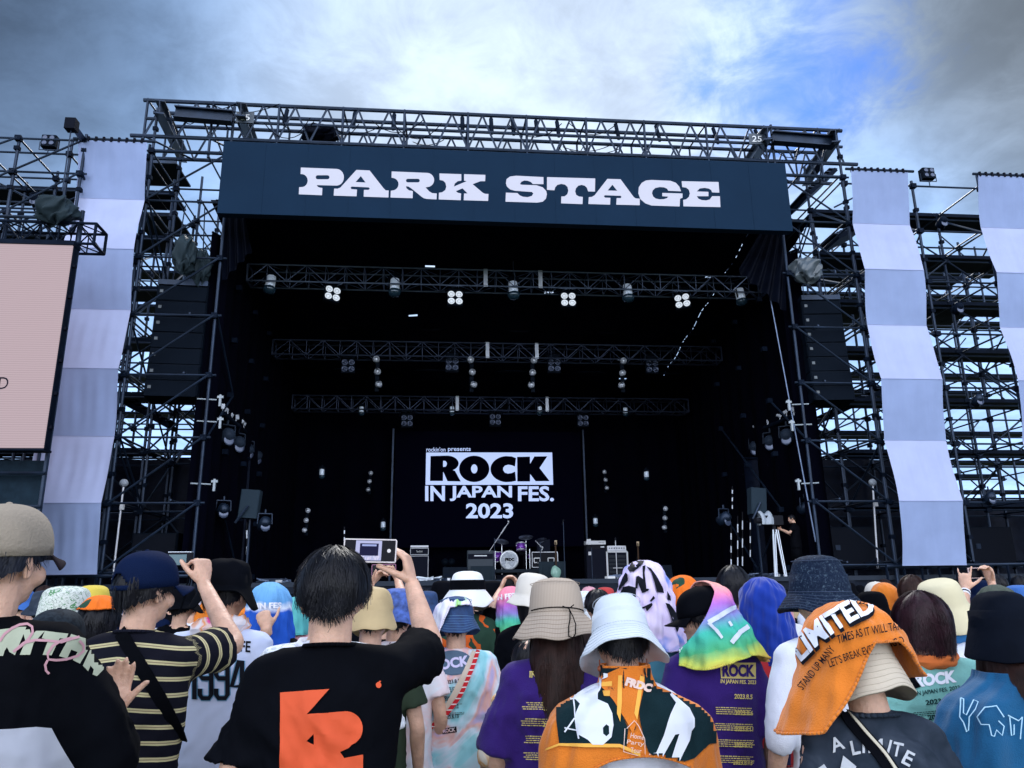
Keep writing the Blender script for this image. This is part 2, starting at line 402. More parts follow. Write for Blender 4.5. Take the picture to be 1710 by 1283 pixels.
for k, (px, py) in enumerate([(455, 455), (660, 460), (856, 465), (1046, 470), (1232, 476)]):
    p = P(px, py, 19.5)
    lb = ['leftmost large silver moving head under the front truss', 'large silver moving head between the two left blinders', 'large silver moving head in the middle below the hoist chain', 'large silver moving head between the two right blinders', 'rightmost large silver moving head under the front truss'][k]
    if k == 0: o = mh; o.location = p
    else: o = dup(mh, p)
    o['label'] = lb; o['group'] = GR; o.rotation_euler = (R(-6), R([4, 1, 0, 2, -4][k]), R(10*k)) 
def blinder(lit):
    t = thing('blinder_light', 'x', 'stage light')
    MB().box((0, 0.06, -0.30), (0.42, 0.14, 0.60), bev=0.02).build('housing', SPK, t)
    fr = MB(); fr.path([(-0.26, 0, -0.2), (-0.26, 0, 0.04), (0.26, 0, 0.04), (0.26, 0, -0.2)], 0.012); fr.build('bracket', SPK if lit else STEELD, t)
    MB().box((0, 0.02, 0.08), (0.08, 0.1, 0.1)).build('clamp', SPK, t)
    for sx in (-1, 1):
        for z in (-0.26, -0.47):
            l = MB().lathe([(0.088, -0.02), (0.096, 0.0), (0.09, 0.012), (0.07, 0.0), (0.05, -0.012), (0.035, 0.0), (0.02, 0.015), (0.001, 0.018)], 16, (sx*0.105, -0.02, z), Matrix.Rotation(R(90), 3, 'X')).build('lens', LENS if lit else LENSD, t, True)
    return t
bl = blinder(True)
for k, (px, py) in enumerate([(558, 471), (760, 478), (948, 481), (1136, 484)]):
    p = P(px, py, 19.5); o = bl if k == 0 else dup(bl, p); o.location = p
    o.rotation_euler = (R(-8), R([6, 0, 0, -6][k]), R([22, 3, -3, -22][k])); o['group'] = 'lit four lamp blinders on the front truss'
    o['label'] = ['lit four lamp blinder hanging left of all the others, turned inward', 'lit four lamp blinder left of the centre moving head', 'lit four lamp blinder right of the centre moving head', 'lit four lamp blinder nearest the right end of the front truss'][k]
bd = blinder(False)
DM = [(582, 592, 23.2), (755, 590, 23.2), (925, 592, 23.2), (1088, 594, 23.2), (680, 686, 26.9), (827, 684, 26.9), (973, 686, 26.9)]
DL = ['unlit blinder far left under the middle truss', 'unlit blinder under the middle truss left of a vertical lamp bar', 'unlit blinder under the middle truss right of centre', 'unlit blinder far right under the middle truss', 'unlit blinder left under the rear truss', 'unlit blinder under the rear truss above the logo', 'unlit blinder right under the rear truss']
for k, (px, py, Y) in enumerate(DM):
    p = P(px, py, Y); o = bd if k == 0 else dup(bd, p); o.location = p; o['label'] = DL[k]; o['group'] = 'unlit blinders deeper in the stage'
def lamp_bar():
    t = thing('three_lamp_bar', 'x', 'stage light')
    MB().box((0, 0.05, -0.5), (0.12, 0.06, 1.15)).build('bar', SPK, t)
    for i, z in enumerate((-0.08, -0.48, -0.88)):
        h = MB().lathe([(0.05, 0.10), (0.10, 0.06), (0.108, -0.02), (0.098, -0.02), (0.07, 0.03), (0.02, 0.05)], 16, (0.05*i-0.05, -0.05, z), Matrix.Rotation(R(90-14*i), 3, 'X'), caps=False).build('lamp_housing', ALUB, t, True)
        MB().ell((0.05*i-0.05, -0.06, z), (0.042, 0.03, 0.042)).build('bulb', LENS, h, True)
    return t
lbar = lamp_bar()
LB = [(631, 597, 22.95, 'three lamp bar below the left part of the middle truss', 1), (788, 598, 22.95, 'three lamp bar below the middle truss just left of centre', 1), (889, 599, 22.95, 'three lamp bar below the middle truss just right of centre', -1), (1038, 600, 22.95, 'three lamp bar below the right part of the middle truss', -1),
      (513, 850, 24.5, 'three lamp bar standing low on the left of the stage', -1), (618, 788, 28.2, 'three lamp bar left of the logo screen', -1), (1010, 786, 28.2, 'three lamp bar right of the logo screen', 1), (1109, 847, 24.5, 'three lamp bar standing low on the right of the stage', -1)]
for k, (px, py, Y, lb, s) in enumerate(LB):
    p = P(px, py, Y); o = lbar if k == 0 else dup(lbar, p); o.location = p; o['label'] = lb; o['group'] = 'vertical bars of three round lamps'
    o.rotation_euler = (0, 0, R(8*s)); o.scale = (s, 1, 1) if k < 4 else (0.75*s, 0.75, 0.75)
sm = moving_head(0.62)
for k, (px, py, Y, lb) in enumerate([(604, 676, 26.6, 'small moving head at the left of the rear truss'), (755, 676, 26.6, 'small moving head above the left half of the logo'), (901, 676, 26.6, 'small moving head above the right half of the logo'), (1044, 678, 26.6, 'small moving head at the right of the rear truss'),
        (538, 780, 26.0, 'small moving head hanging alone in the dark left of stage'), (1079, 784, 26.0, 'small moving head hanging alone in the dark right of stage'), (640, 868, 27.9, 'small moving head low beside the left edge of the logo screen'), (994, 862, 27.9, 'small moving head low beside the right edge of the logo screen')]):
    p = P(px, py, Y); o = sm if k == 0 else dup(sm, p); o.location = p; o['label'] = lb; o['group'] = 'small moving heads at the back'
for px, lb in ((743, 'left of the pair of round white floor lamps by the amplifier'), (754, 'right of the pair of round white floor lamps by the amplifier')):
    p = P(px, 939, 26.5); t = thing('floor_lamp', lb, 'stage light', p, 0, 'pair of white floor lamps')
    MB().lathe([(0.06, 0.12), (0.12, 0.05), (0.12, -0.02), (0.10, -0.02)], 16, (0, 0, 0), Matrix.Rotation(R(90), 3, 'X')).build('housing', SPK, t, True)
    MB().ell((0, -0.03, 0), (0.095, 0.03, 0.095)).build('lens', LENS, t, True)
    MB().tube((0, 0.05, -0.1), (0, 0.05, -(p.z-ZD)), 0.02).build('stand', SPK, t)
# hoist chain above the middle moving head
hc = thing('chain_hoist', 'small electric chain hoist hanging over the front truss at the centre', 'hoist', (0, 19.5, 10.3)); iv = Matrix.Translation((0, -19.5, -10.3))
pc = P(857, 430, 19.5); MB().tube(pc+Vector((0, 0, -0.45)), pc+Vector((0, 0, 0.35)), 0.014).tube(pc+Vector((0, 0, -0.45)), pc+Vector((-.16, 0, -0.8)), 0.01).tube(pc+Vector((0, 0, -0.45)), pc+Vector((.16, 0, -0.8)), 0.01).build('chain', ALU, hc, inv=iv)
MB().box(pc+Vector((0.1, 0, 0.30)), (0.16, 0.16, 0.3), bev=0.03).build('motor_body', ALU, hc, inv=iv)

# LED logo screen ----------------------------------------------------
SY = 28.0
ls = thing('logo_screen', 'dark video screen at the back of the stage showing the festival logo', 'screen', (0, SY, 3.3)); iv = Matrix.Translation((0, -SY, -3.3))
MB().box((0.02, SY+0.08, 5.2), (6.86, 0.14, 4.2)).build('screen_panel', mat('led_black', (0.0008, 0.0009, 0.006), 0.9, spec=0.03, emit=0.0), ls, inv=iv)
for x in (-3.5, 3.56): MB().box((x, SY+0.1, 4.6), (0.06, 0.1, 5.6)).build('frame_post', STEEL, ls, inv=iv)
LOGO = mat('led_logo_light', (0.2, 0.25, 0.4), 0.5, emit=0.50, ecol=(0.44, 0.55, 0.92))
LOGOD = mat('led_logo_dark', (0.001, 0.001, 0.006), 0.9, spec=0.02)
def c3(pts): return [(700+x/7.125, 740+y/7.125) for x, y in pts]
SY2 = SY-0.004
flat_sign([poly_px([c3([(83, 113), (1582, 113), (1594, 497), (76, 498)])])], SY2, 'logo_box', LOGO, ls).data.transform(Matrix.Translation((0, -SY, -3.3)))
Rk = [[(135, 155), (330, 150)]+arc(330, 243, 140, 93, -80, 60, 10)+[(427, 333), (495, 458), (337, 455), (290, 350), (285, 345), (283, 452), (128, 452)], [(285, 212)]+arc(298, 248, 31, 37, -70, 70, 8)+[(285, 285)]]
Ok = [arc(655, 308, 180, 157, 0, 350, 30), arc(655, 308, 38, 54, 0, 340, 20)]
Ck = [[(1152, 180), (1140, 280)]+[(1100, 265), (1060, 258), (1020, 270), (1000, 295), (998, 320), (1018, 352), (1055, 364), (1100, 358)]+[(1142, 340), (1152, 450), (1100, 462)]+arc(1050, 311, 202, 156, 95, 265, 18)+[(1100, 160)]]
Kk = [[(1165, 165), (1318, 162), (1320, 248), (1370, 160), (1525, 158), (1432, 298), (1553, 454), (1385, 455), (1320, 370), (1320, 458), (1168, 458)]]
flat_sign([poly_px([c3(l) for l in q]) for q in (Rk, Ok, Ck, Kk)], SY2-0.006, 'logo_letters_dark', LOGOD, ls).data.transform(Matrix.Translation((0, -SY, -3.3)))
for its in ([text_px("rockin'on", (712, 754.5), (744, 754.5), 7.5, 0.01)], [text_px('presents', (748, 755.5), (786, 755.5), 8.0, 0.01)], [text_px('IN', (710, 837), (743, 837), 25.5, 0.026)], [text_px('JAPAN', (751, 837), (855, 837), 25.5, 0.03)], [text_px('FES.', (865, 837.5), (925, 837.5), 25.5, 0.026)], [text_px('2023', (778, 866), (857, 866), 25.5, 0.03)]):
    flat_sign(its, SY2-0.006, 'logo_word', LOGO, ls).data.transform(Matrix.Translation((0, -SY, -3.3)))

# header sign ---------------------------------------------------------
HY = 16.2
hd = thing('stage_header_sign', 'long dark blue sign over the stage opening with white slab letters PARK STAGE', 'sign', (0, HY, 9.9)); iv = Matrix.Translation((0, -HY, -9.9))
HM = mat('header_panel_blue', (0.0062, 0.021, 0.048), 0.6, spec=0.06, var=0.08, vscale=0.7)
MB().box((-0.12, HY+0.11, 10.76), (13.42, 0.22, 1.82)).build('sign_panel', HM, hd, inv=iv)
for i in range(1, 14): MB().box((-6.83+i*0.959, HY-0.002, 10.76), (0.005, 0.004, 1.80)).build('panel_joint', mat('header_joint', (0.0057, 0.0195, 0.045), 0.6), hd, inv=iv)
def a1(pts): return [(490+x/5.029, 270+y/5.029) for x, y in pts]
def a2(pts): return [(830+x/4.385, 280+y/4.385) for x, y in pts]
def slot(cx, cy, hx, hy, dy=0): return arc(cx+hx-hy, cy+dy, hy, hy, -90, 90, 6)+arc(cx-hx+hy, cy-dy, hy, hy, 90, 270, 6)
G = []
G.append([a1([(62, 50), (365, 62)]+arc(362, 132, 62, 70, -88, 88, 10)+[(195, 198), (205, 212), (222, 219), (243, 222), (240, 283), (45, 275), (48, 215)]+arc(68, 160, 52, 55, 95, -95, 10)[0:]+[(60, 106)]), a1(slot(245, 132, 58, 17))])
G.append([a1([(530, 70), (640, 75), (755, 222), (775, 242), (800, 243), (798, 302), (590, 295), (592, 238), (632, 238), (642, 227), (632, 217), (490, 210), (480, 220), (488, 232), (534, 235), (530, 292), (338, 286), (342, 227), (370, 228), (395, 218), (515, 85)]), a1([(566, 122), (606, 176), (522, 172)])])
G.append([a1([(825, 83), (1120, 95)]+arc(1120, 155, 62, 60, -88, 88, 10)+[(1110, 218), (1140, 250), (1165, 265), (1204, 268), (1202, 318), (1120, 314), (1095, 308), (1075, 295), (990, 225), (965, 210), (945, 208), (950, 225), (970, 242), (1003, 248), (1001, 308), (815, 302), (818, 245)]+arc(826, 190, 57, 54, 92, -92, 10)), a1(slot(1003, 160, 58, 15))])
G.append([a1([(1226, 100), (1410, 106), (1410, 160), (1380, 165), (1355, 185), (1348, 210), (1455, 165), (1433, 160), (1433, 106), (1612, 112), (1610, 165), (1570, 165), (1505, 190), (1590, 262), (1610, 271), (1638, 272), (1635, 331), (1430, 325), (1433, 268), (1462, 268), (1420, 225), (1365, 248), (1380, 262), (1408, 268), (1405, 325), (1220, 318), (1222, 262), (1250, 258), (1276, 238), (1284, 210), (1276, 178), (1256, 160), (1228, 155)])])
G.append([a2([(340, 70), (340, 122), (262, 121), (248, 106), (225, 97), (200, 95), (178, 104), (168, 122), (182, 126), (290, 130), (335, 145), (360, 172), (365, 195), (358, 228), (335, 250), (295, 257), (62, 250), (65, 184), (150, 187), (165, 203), (190, 214), (225, 217), (255, 208), (266, 190), (255, 179), (130, 170), (95, 160), (72, 138), (65, 115), (70, 85), (95, 66), (140, 60)])])
G.append([a2([(366, 70), (719, 80), (717, 176), (667, 175), (658, 148), (642, 133), (620, 127), (595, 133), (578, 152), (572, 175), (580, 200), (600, 212), (628, 215), (626, 268), (469, 262), (471, 212), (495, 211), (515, 195), (522, 170), (516, 142), (497, 125), (470, 120), (442, 127), (426, 145), (420, 167), (366, 163)])])
G.append([a2([(808, 83), (905, 86), (1000, 215), (1015, 226), (1045, 228), (1045, 276), (873, 272), (876, 224), (905, 224), (912, 215), (905, 207), (790, 203), (782, 210), (790, 220), (830, 222), (828, 272), (669, 267), (672, 217), (695, 215), (715, 203)]), a2([(845, 126), (880, 170), (810, 168)])])
G.append([a2([(1347, 174), (1254, 170), (1245, 155), (1222, 145), (1190, 143), (1158, 150), (1140, 168), (1135, 188), (1143, 212), (1162, 227), (1190, 233), (1220, 232), (1243, 225), (1255, 213), (1210, 210), (1210, 186), (1358, 190), (1358, 222), (1344, 226), (1340, 232), (1337, 285), (1130, 278), (1085, 262), (1050, 232), (1035, 190), (1038, 145), (1060, 112), (1090, 95), (1130, 91), (1270, 97), (1310, 112), (1335, 140)])])
G.append([a2([(1352, 100), (1622, 106), (1628, 184), (1575, 182), (1568, 165), (1550, 154), (1520, 149), (1485, 153), (1463, 175), (1548, 178), (1548, 210), (1463, 210), (1475, 228), (1498, 238), (1530, 241), (1558, 234), (1575, 210), (1632, 210), (1636, 290), (1365, 284), (1363, 237), (1385, 233), (1405, 215), (1412, 190), (1405, 163), (1385, 147), (1356, 143)])])
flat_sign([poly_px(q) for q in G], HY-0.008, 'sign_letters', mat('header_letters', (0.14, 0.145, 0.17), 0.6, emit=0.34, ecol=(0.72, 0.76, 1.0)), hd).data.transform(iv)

# roof truss above the header -----------------------------------------
TB = thing('roof_truss', 'big box truss of steel tubes running along the top of the stage above the header', 'truss', (0, 17, 12)); iv = Matrix.Translation((0, -17, -12))
XL, XR = -8.95, 8.62
def tb(a, b, r=0.045, n=8, name='tube', m=STEEL, par=TB): return MB().tube(a, b, r, n).build(name, m, par, inv=iv)
for (y, z) in ((17.0, 13.2), (17.0, 12.22), (18.3, 13.35), (18.3, 12.4), (17.65, 13.30)): tb((XL-(0.1 if z > 12.6 else 0.3), y, z), (XR+(0.05 if z > 12.6 else 0.35), y, z), 0.05, name='chord')
tb((XL+0.2, 17.0, 11.83), (XR-0.2, 17.0, 11.83), 0.045, name='chord')
tb((XL, 17.0, 12.7), (XR, 17.0, 12.72), 0.04, name='chord')
mb = MB(); x = XL; i = 0; rr = random.Random(11)
while x < XR-0.2:
    b = min(XR, x+0.72+0.1*rr.random())
    for y, z0, z1 in ((17.0, 12.22, 13.2), (18.3, 12.4, 13.35)):
        mb.tube((x, y, z0), ((x+b)/2, y, z1), 0.026, 6); mb.tube(((x+b)/2, y, z1), (b, y, z0), 0.026, 6)
        if i % 2 == 0: mb.tube((x, y, z0), (x, y, z1), 0.028, 6)
    if i % 2 == 0:
        mb.tube((x, 17.0, 13.2), (x, 18.3, 13.35), 0.024, 6); mb.tube((x, 17.0, 12.22), (b, 18.3, 12.4), 0.024, 6)
        mb.tube((x, 17.0, 11.7), (x, 17.0, 13.25), 0.033, 6)
    x = b; i += 1
mb.build('lattice', STEEL, TB, inv=iv)
for px in (345, 478, 592, 658, 772, 820, 856, 895, 930, 1028, 1095, 1190, 1260, 1365):
    p = P(px, 205, 17.65); MB().tube((p.x, 17.4, 12.95), (p.x, 17.66, 13.55), 0.055, 6).build('rafter_end', STEELD, TB, inv=iv)
# I-beams at both top corners
def ibeam(a, b, h=0.28, w=0.22, m=STEEL, par=TB, name='i_beam'):
    a = Vector(a); b = Vector(b); d = (b-a); q = d.to_track_quat('Y', 'Z').to_matrix(); c = (a+b)/2; Ln = d.length
    o = MB(); o.box(c+q@Vector((0, 0, h/2)), (w, Ln, 0.03), q); o.box(c-q@Vector((0, 0, h/2)), (w, Ln, 0.03), q); o.box(c, (0.02, Ln, h-0.03), q)
    return o.build(name, m, par, inv=iv)
ibeam(P(292, 189, 16.8), P(388, 197, 16.8)); ibeam(P(1290, 230, 16.8), P(1392, 238, 16.8))
ibeam(P(266, 178, 16.5), P(306, 262, 20.0), 0.3); ibeam(P(402, 182, 16.5), P(430, 262, 20.0), 0.3)
ibeam(P(1396, 226, 16.5), P(1345, 302, 20.0), 0.3); ibeam(P(1282, 222, 16.5), P(1240, 290, 20.0), 0.3)
for px, py in ((409, 196), (1264, 232)):
    q = P(px, py, 16.78); MB().box(q+Vector((0, 0.012, 0)), (0.42, 0.02, 0.3)).build('number_plate', mat('plate_grey', (0.05, 0.07, 0.1), 0.5), TB, inv=iv)
    flat_sign([text_px('25', (px-8, py+5), (px+8, py+5), 10, 0.01)], 16.765, 'number_25', WHITEP, TB).data.transform(iv)
# sagging cables in the roof truss
cb = thing('truss_cables', 'loose dark cables draped in loops along the top truss', 'cable', (0, 17, 12.4))
mb = MB(); rr = random.Random(5)
for k in range(26):
    x0 = rr.uniform(-8.3, 7.2); w = rr.uniform(0.5, 1.6); y = rr.choice((16.95, 18.2)); z = rr.uniform(12.6, 13.15); sg = rr.uniform(0.1, 0.45)
    MB().path([(x0+w*t/8, y, z-sg*4*(t/8)*(1-t/8)+0.1*(t/8)) for t in range(9)], 0.012, 4).build('cable_loop', BLACKT, cb, inv=Matrix.Translation((0, -17, -12.4)))
# bundle of kit wrapped on the truss (left of the middle)
def bundle(name, label, c, size, m, seed, cat='cover', parentname='wrapped_fixture', nz=1.0):
    t = thing(name, label, cat, c); rr = random.Random(seed); ph = [rr.uniform(0, 6) for _ in range(8)]
    def f(u, v):
        a = u*2*math.pi; th = v*math.pi
        d = Vector((math.sin(th)*math.cos(a), math.sin(th)*math.sin(a), math.cos(th)))
        d = Vector([math.copysign(abs(q)**0.75, q) for q in d])
        k = 1+0.12*math.sin(3*a+ph[0]+4*th)+0.09*math.sin(5*a+ph[1]-3*th)+0.06*math.sin(9*a+ph[2]+7*th)+0.10*math.sin(2*a+ph[3])*math.cos(2*th+ph[4])
        k += 0.10*(1-2*abs(math.sin(3.5*a+ph[6]+2.2*math.sin(th*2+ph[7]))))+0.05*(1-2*abs(math.sin(8*a-ph[1]+5*th)))
        return Vector((d.x*size[0]*k, d.y*size[1]*k, d.z*size[2]*(1+0.1*math.sin(4*a+ph[5]))+(-0.12*size[2] if math.cos(th) < -0.5 else 0)*math.sin(6*a)))
    MB().grid(f, 90, 44, wrap=True).build('tarpaulin', m, t, True)
    return t
bundle('wrapped_equipment', 'dark bundle of kit strapped in the top truss left of the letters PARK', P(537, 224, 17.6), (0.45, 0.3, 0.2), BLACKT, 2)
TARP = mat('grey_green_tarp', (0.022, 0.035, 0.045), 0.4, bump=0.3, bscale=12)
t = bundle('covered_spotlight', 'covered followspot bundle hanging above the left loudspeaker stack', P(309, 425, 16.9), (0.24, 0.28, 0.42), TARP, 4)
t = bundle('covered_spotlight', 'second covered fixture tucked behind the left hanging bundle', P(337, 448, 17.3), (0.2, 0.25, 0.42), TARP, 9)
t = bundle('covered_spotlight', 'plastic wrapped spotlight on the frame above the right loudspeaker stack', P(1346, 452, 16.9), (0.36, 0.28, 0.30), mat('clear_grey_tarp', (0.07, 0.09, 0.11), 0.3, bump=0.3, bscale=10), 14)
t = bundle('covered_spotlight', 'covered spotlight sitting on the truss over the pink side screen', P(96, 352, 14.9), (0.34, 0.3, 0.28), TARP, 21)

# draped tarps at the two roof corners
def drape(name, label, pts_top, pts_bot, m, cat='drape', amp=0.06, fr=22):
    a = thing(name, label, cat, pts_top[0]); iv = Matrix.Translation(-Vector(pts_top[0]))
    def lerp(pts, u):
        k = u*(len(pts)-1); i = min(int(k), len(pts)-2); return Vector(pts[i]).lerp(Vector(pts[i+1]), k-i)
    def f(u, v):
        p = lerp(pts_top, u).lerp(lerp(pts_bot, u), v); return p+Vector((0, -1, 0))*amp*math.sin(u*fr+2*v)*(0.3+v)
    MB().grid(f, 60, 20).build('cloth', m, a, True, inv=iv); return a
drape('corner_drape', 'gathered black tarp hanging at the top left corner of the stage opening', [P(372, 355, 17.2), P(408, 358, 17.4)], [P(372, 470, 17.2), P(420, 420, 17.6)], BLACKT)
drape('corner_drape', 'gathered black tarp hanging at the top right corner of the stage opening', [P(1272, 382, 17.6), P(1312, 383, 17.2)], [P(1232, 452, 17.9), P(1312, 520, 17.2)], BLACKT, fr=30)
for px, pxe, z, lb in ((392, 330, 0, 'black side curtain of the stage opening at the left post'), (1292, 1362, 0, 'black side curtain of the stage opening at the right post')):
    a = P(px, 420, 17.5)
    s = -1 if px < 800 else 1
    curtain('side_curtain', lb, (s*6.95, 17.9), (s*7.25, 17.35), ZD, 9.9, BLACK, 0.06, 14, 60)

# ------------------------------------------------------------------ scaffolds
LV = [2.05, 3.47, 4.88, 6.28, 7.68, 9.08, 10.5, 11.8]
def frame(name, label, xs, ys, levels, ztop, seed, par_group=None, decks=True, brace_front=0, m=STEEL, cat='scaffold', deckrows=None, extra=1.0):
    cx = sum(xs)/len(xs); base = thing(name, label, cat, (cx, ys[0], 0), 0, par_group); iv = Matrix.Translation((-cx, -ys[0], 0)); rr = random.Random(seed)
    for x in xs:
        for y in ys:
            if y > ys[0] and abs(x) < 7: x = math.copysign(7.42, x)
            MB().tube((x, y, 0), (x, y, ztop+rr.uniform(0.05, 0.4)), 0.036, 8).build('post', m, base, inv=iv)
    cp = MB()
    for y in ys:
        for z in levels:
            xa, xb = (xs[0]-0.15, xs[-1]+0.15) if (y == ys[0] or min(abs(xs[0]), abs(xs[-1])) > 7) else ((xs[0]-0.15, -7.3) if xs[0] < 0 else (7.3, xs[-1]+0.15))
            MB().tube((xa, y-0.05, z), (xb, y-0.05, z), 0.025, 6).build('ledger', m, base, inv=iv)
            for x in xs: cp.box((x, y-0.04, z), (0.13, 0.13, 0.12))
            if z+0.7 < ztop: [cp.box((x+rr.uniform(-.02, .02), y, z+0.62), (0.11, 0.11, 0.09)) for x in xs if abs(x) > 7]
    for x in xs:
        for z in levels:
            if abs(x) < 7: x = math.copysign(7.42, x)
            MB().tube((x-0.05, ys[0], z+0.07), (x-0.05, ys[-1], z+0.07), 0.024, 6).build('transom', m, base, inv=iv)
    cp.build('couplers', STEELD, base, inv=iv)['kind'] = 'stuff'
    nb = 0
    for j, y in enumerate(ys):
        for i in range(len(xs)-1):
            for k in range(len(levels)-1):
                if j == 0 and not brace_front: continue
                if nb > 95: continue
                if j == 0: d = brace_front
                else: d = 1 if (i+k+j) % 2 else -1
                if j > 0 and rr.random() > 0.72*extra: continue
                fx_ = lambda x: math.copysign(7.42, x) if (j > 0 and abs(x) < 7) else x
                a = (fx_(xs[i]), y-0.09, levels[k]); b = (fx_(xs[i+1]), y-0.09, levels[k+1])
                if d < 0: a = (fx_(xs[i+1]), y-0.09, levels[k]); b = (fx_(xs[i]), y-0.09, levels[k+1])
                MB().tube(a, b, 0.024, 6).build('brace', m, base, inv=iv); nb += 1
    nd = 0
    for i, x in enumerate(xs):
        for k in range(0, len(levels)-1):
            for j in range(len(ys)-1):
                if rr.random() < 0.42 and nd < 60:
                    a = (x+0.05, ys[j], levels[k]); b = (x+0.05, ys[j+1], levels[k+1])
                    if (k+j) % 2: a = (x+0.05, ys[j+1], levels[k]); b = (x+0.05, ys[j], levels[k+1])
                    MB().tube(a, b, 0.025, 6).build('cross_brace', m, base, inv=iv); nd += 1
    if decks:
        for z in levels[1:]:
            for (y0, y1) in (deckrows or [(ys[0]+0.2, ys[1]-0.2)]):
                mb = MB(); x = xs[0]
                while x < xs[-1]-0.05:
                    w = min(1.8, xs[-1]-x); mb.box((x+w/2, (y0+y1)/2, z+0.14), (w-0.02, y1-y0, 0.05))
                    mb.box((x+w/2, y0-0.01, z+0.12), (w-0.02, 0.03, 0.1)); x += w
                mb.build('deck_plank', STEELD, base, inv=iv)
    return base
frame('scaffold_tower', 'left scaffold tower of galvanised tubes beside the stage opening', [-8.7, -6.9], [17.0, 18.8, 20.6, 22.4], LV, 12.9, 1, decks=False, brace_front=1)
frame('scaffold_tower', 'right scaffold tower of galvanised tubes beside the stage opening', [6.73, 8.5], [17.0, 18.8, 20.6, 22.4], LV, 12.9, 2, decks=False, brace_front=-1)
frame('scaffold_wing', 'scaffold wing of tubes and planks left of the stage behind the zigzag banner', [-16.6, -14.6, -12.6, -10.7, -8.9], [17.3, 19.1, 20.9, 23.0], LV, 11.9, 3, deckrows=[(19.2, 20.2)])
frame('scaffold_wing', 'scaffold wing of tubes and many planks at the right behind the two banners', [8.7, 10.6, 12.5, 14.4, 16.4], [17.3, 19.1, 20.9, 23.4], LV, 11.9, 4, deckrows=[(19.0, 20.0), (23.4, 24.5)])
# rear walkways seen through the wings
def walkway(label, x0, x1, Y, zs, seed):
    b = thing('rear_walkway', label, 'scaffold', ((x0+x1)/2, Y, 0)); iv = Matrix.Translation((-(x0+x1)/2, -Y, 0)); rr = random.Random(seed)
    for z in zs:
        MB().box(((x0+x1)/2, Y, z), (x1-x0, 0.7, 0.09)).build('deck_plank', STEELD, b, inv=iv)
        MB().tube((x0, Y-0.4, z+0.9), (x1, Y-0.4, z+0.9), 0.028).build('guard_rail', STEEL, b, inv=iv)
    x = x0
    while x <= x1: MB().tube((x, Y-0.4, 0), (x, Y-0.4, zs[-1]+1.0), 0.04).build('post', STEEL, b, inv=iv); x += 1.5
    for k in range(34):
        x = rr.uniform(x0, x1-1.6); z = rr.choice(zs); s = rr.choice((-1, 1))
        MB().tube((x, Y-0.45, z if s > 0 else z+1.5), (x+1.5, Y-0.45, z+1.5 if s > 0 else z), 0.026).build('brace', STEEL, b, inv=iv)
    return b
walkway('stacked walkways behind the right scaffold wing seen against the sky', 9.0, 20.5, 27.0, [4.9, 6.0, 7.1, 8.2, 9.3, 10.4, 11.5, 12.6, 13.7], 6)
walkway('stacked walkways behind the left scaffold wing seen against the sky', -20.0, -9.2, 27.0, [5.0, 6.3, 7.6, 8.9, 10.2, 11.5, 12.8], 8)
# diagonal stair planks in the left and right wings
def stair(label, a, b, w=0.6):
    t = thing('scaffold_stair', label, 'stair', a); d = Vector(b)-Vector(a); mb = MB(); q = d.to_track_quat('X', 'Z').to_matrix()
    mb.box(d/2, (d.length, w, 0.12), q)
    mb.build('stringer', STEELD, t)
    m2 = MB(); n = 9
    for i in range(n): m2.box(d*(i+0.5)/n+Vector((0, 0, 0.1)), (0.25, w*0.9, 0.03))
    m2.build('treads', STEEL, t)
    MB().tube(Vector((0, -w/2, 0.9)), d+Vector((0, -w/2, 0.9)), 0.025).build('handrail', STEEL, t)
stair('long scaffold stair sloping down behind the left tower under the loudspeakers', P(195, 665, 20), P(288, 715, 20))
stair('dark scaffold stair sloping up behind the right tower under the loudspeakers', P(1352, 712, 20), P(1470, 655, 20))
stair('upper scaffold stair sloping between the right tower posts', P(1330, 345, 19.5), P(1380, 300, 19.5), 1.2)
stair('scaffold stair behind the upper left end of the right banner', P(1385, 409, 19), P(1432, 385, 19), 1.0)
for k, (pts, lb) in enumerate([([(243, 272), (270, 272), (283, 300), (243, 300)], 'perforated platform sheet high in the left tower'), ([(243, 360), (262, 360), (278, 385), (243, 385)], 'perforated platform sheet lower in the left tower')]):
    t = thing('platform_sheet', lb, 'platform', P(pts[0][0], pts[0][1], 20.0))
    mb = MB(); mb.box((0.25, 0.6, 0), (1.2, 1.3, 0.05)); mb.build('sheet', STEELD, t)
    MB().box((0.25, -0.08, 0.0), (1.24, 0.05, 0.10)).build('edge', STEEL, t)

# wing ground curtains and back walls
BW = mat('blue_black_tarp', (0.005, 0.008, 0.019), 0.42, bump=0.4, bscale=6, var=0.3, spec=0.5)
curtain('wing_curtain', 'dark tarpaulin wall closing the bottom of the left wing', (-21, 21.2), (-6.9, 21.2), 0.0, 5.1, BW, 0.10, 5, 150)
curtain('wing_curtain', 'dark tarpaulin wall closing the bottom of the right wing', (6.9, 21.2), (12.2, 21.2), 0.0, 5.15, BW, 0.10, 5, 90)
curtain('wing_curtain', 'low dark tarpaulin wall at the far right under the scaffold', (12.2, 21.4), (22, 21.4), 0.0, 4.0, BW, 0.10, 5, 90)
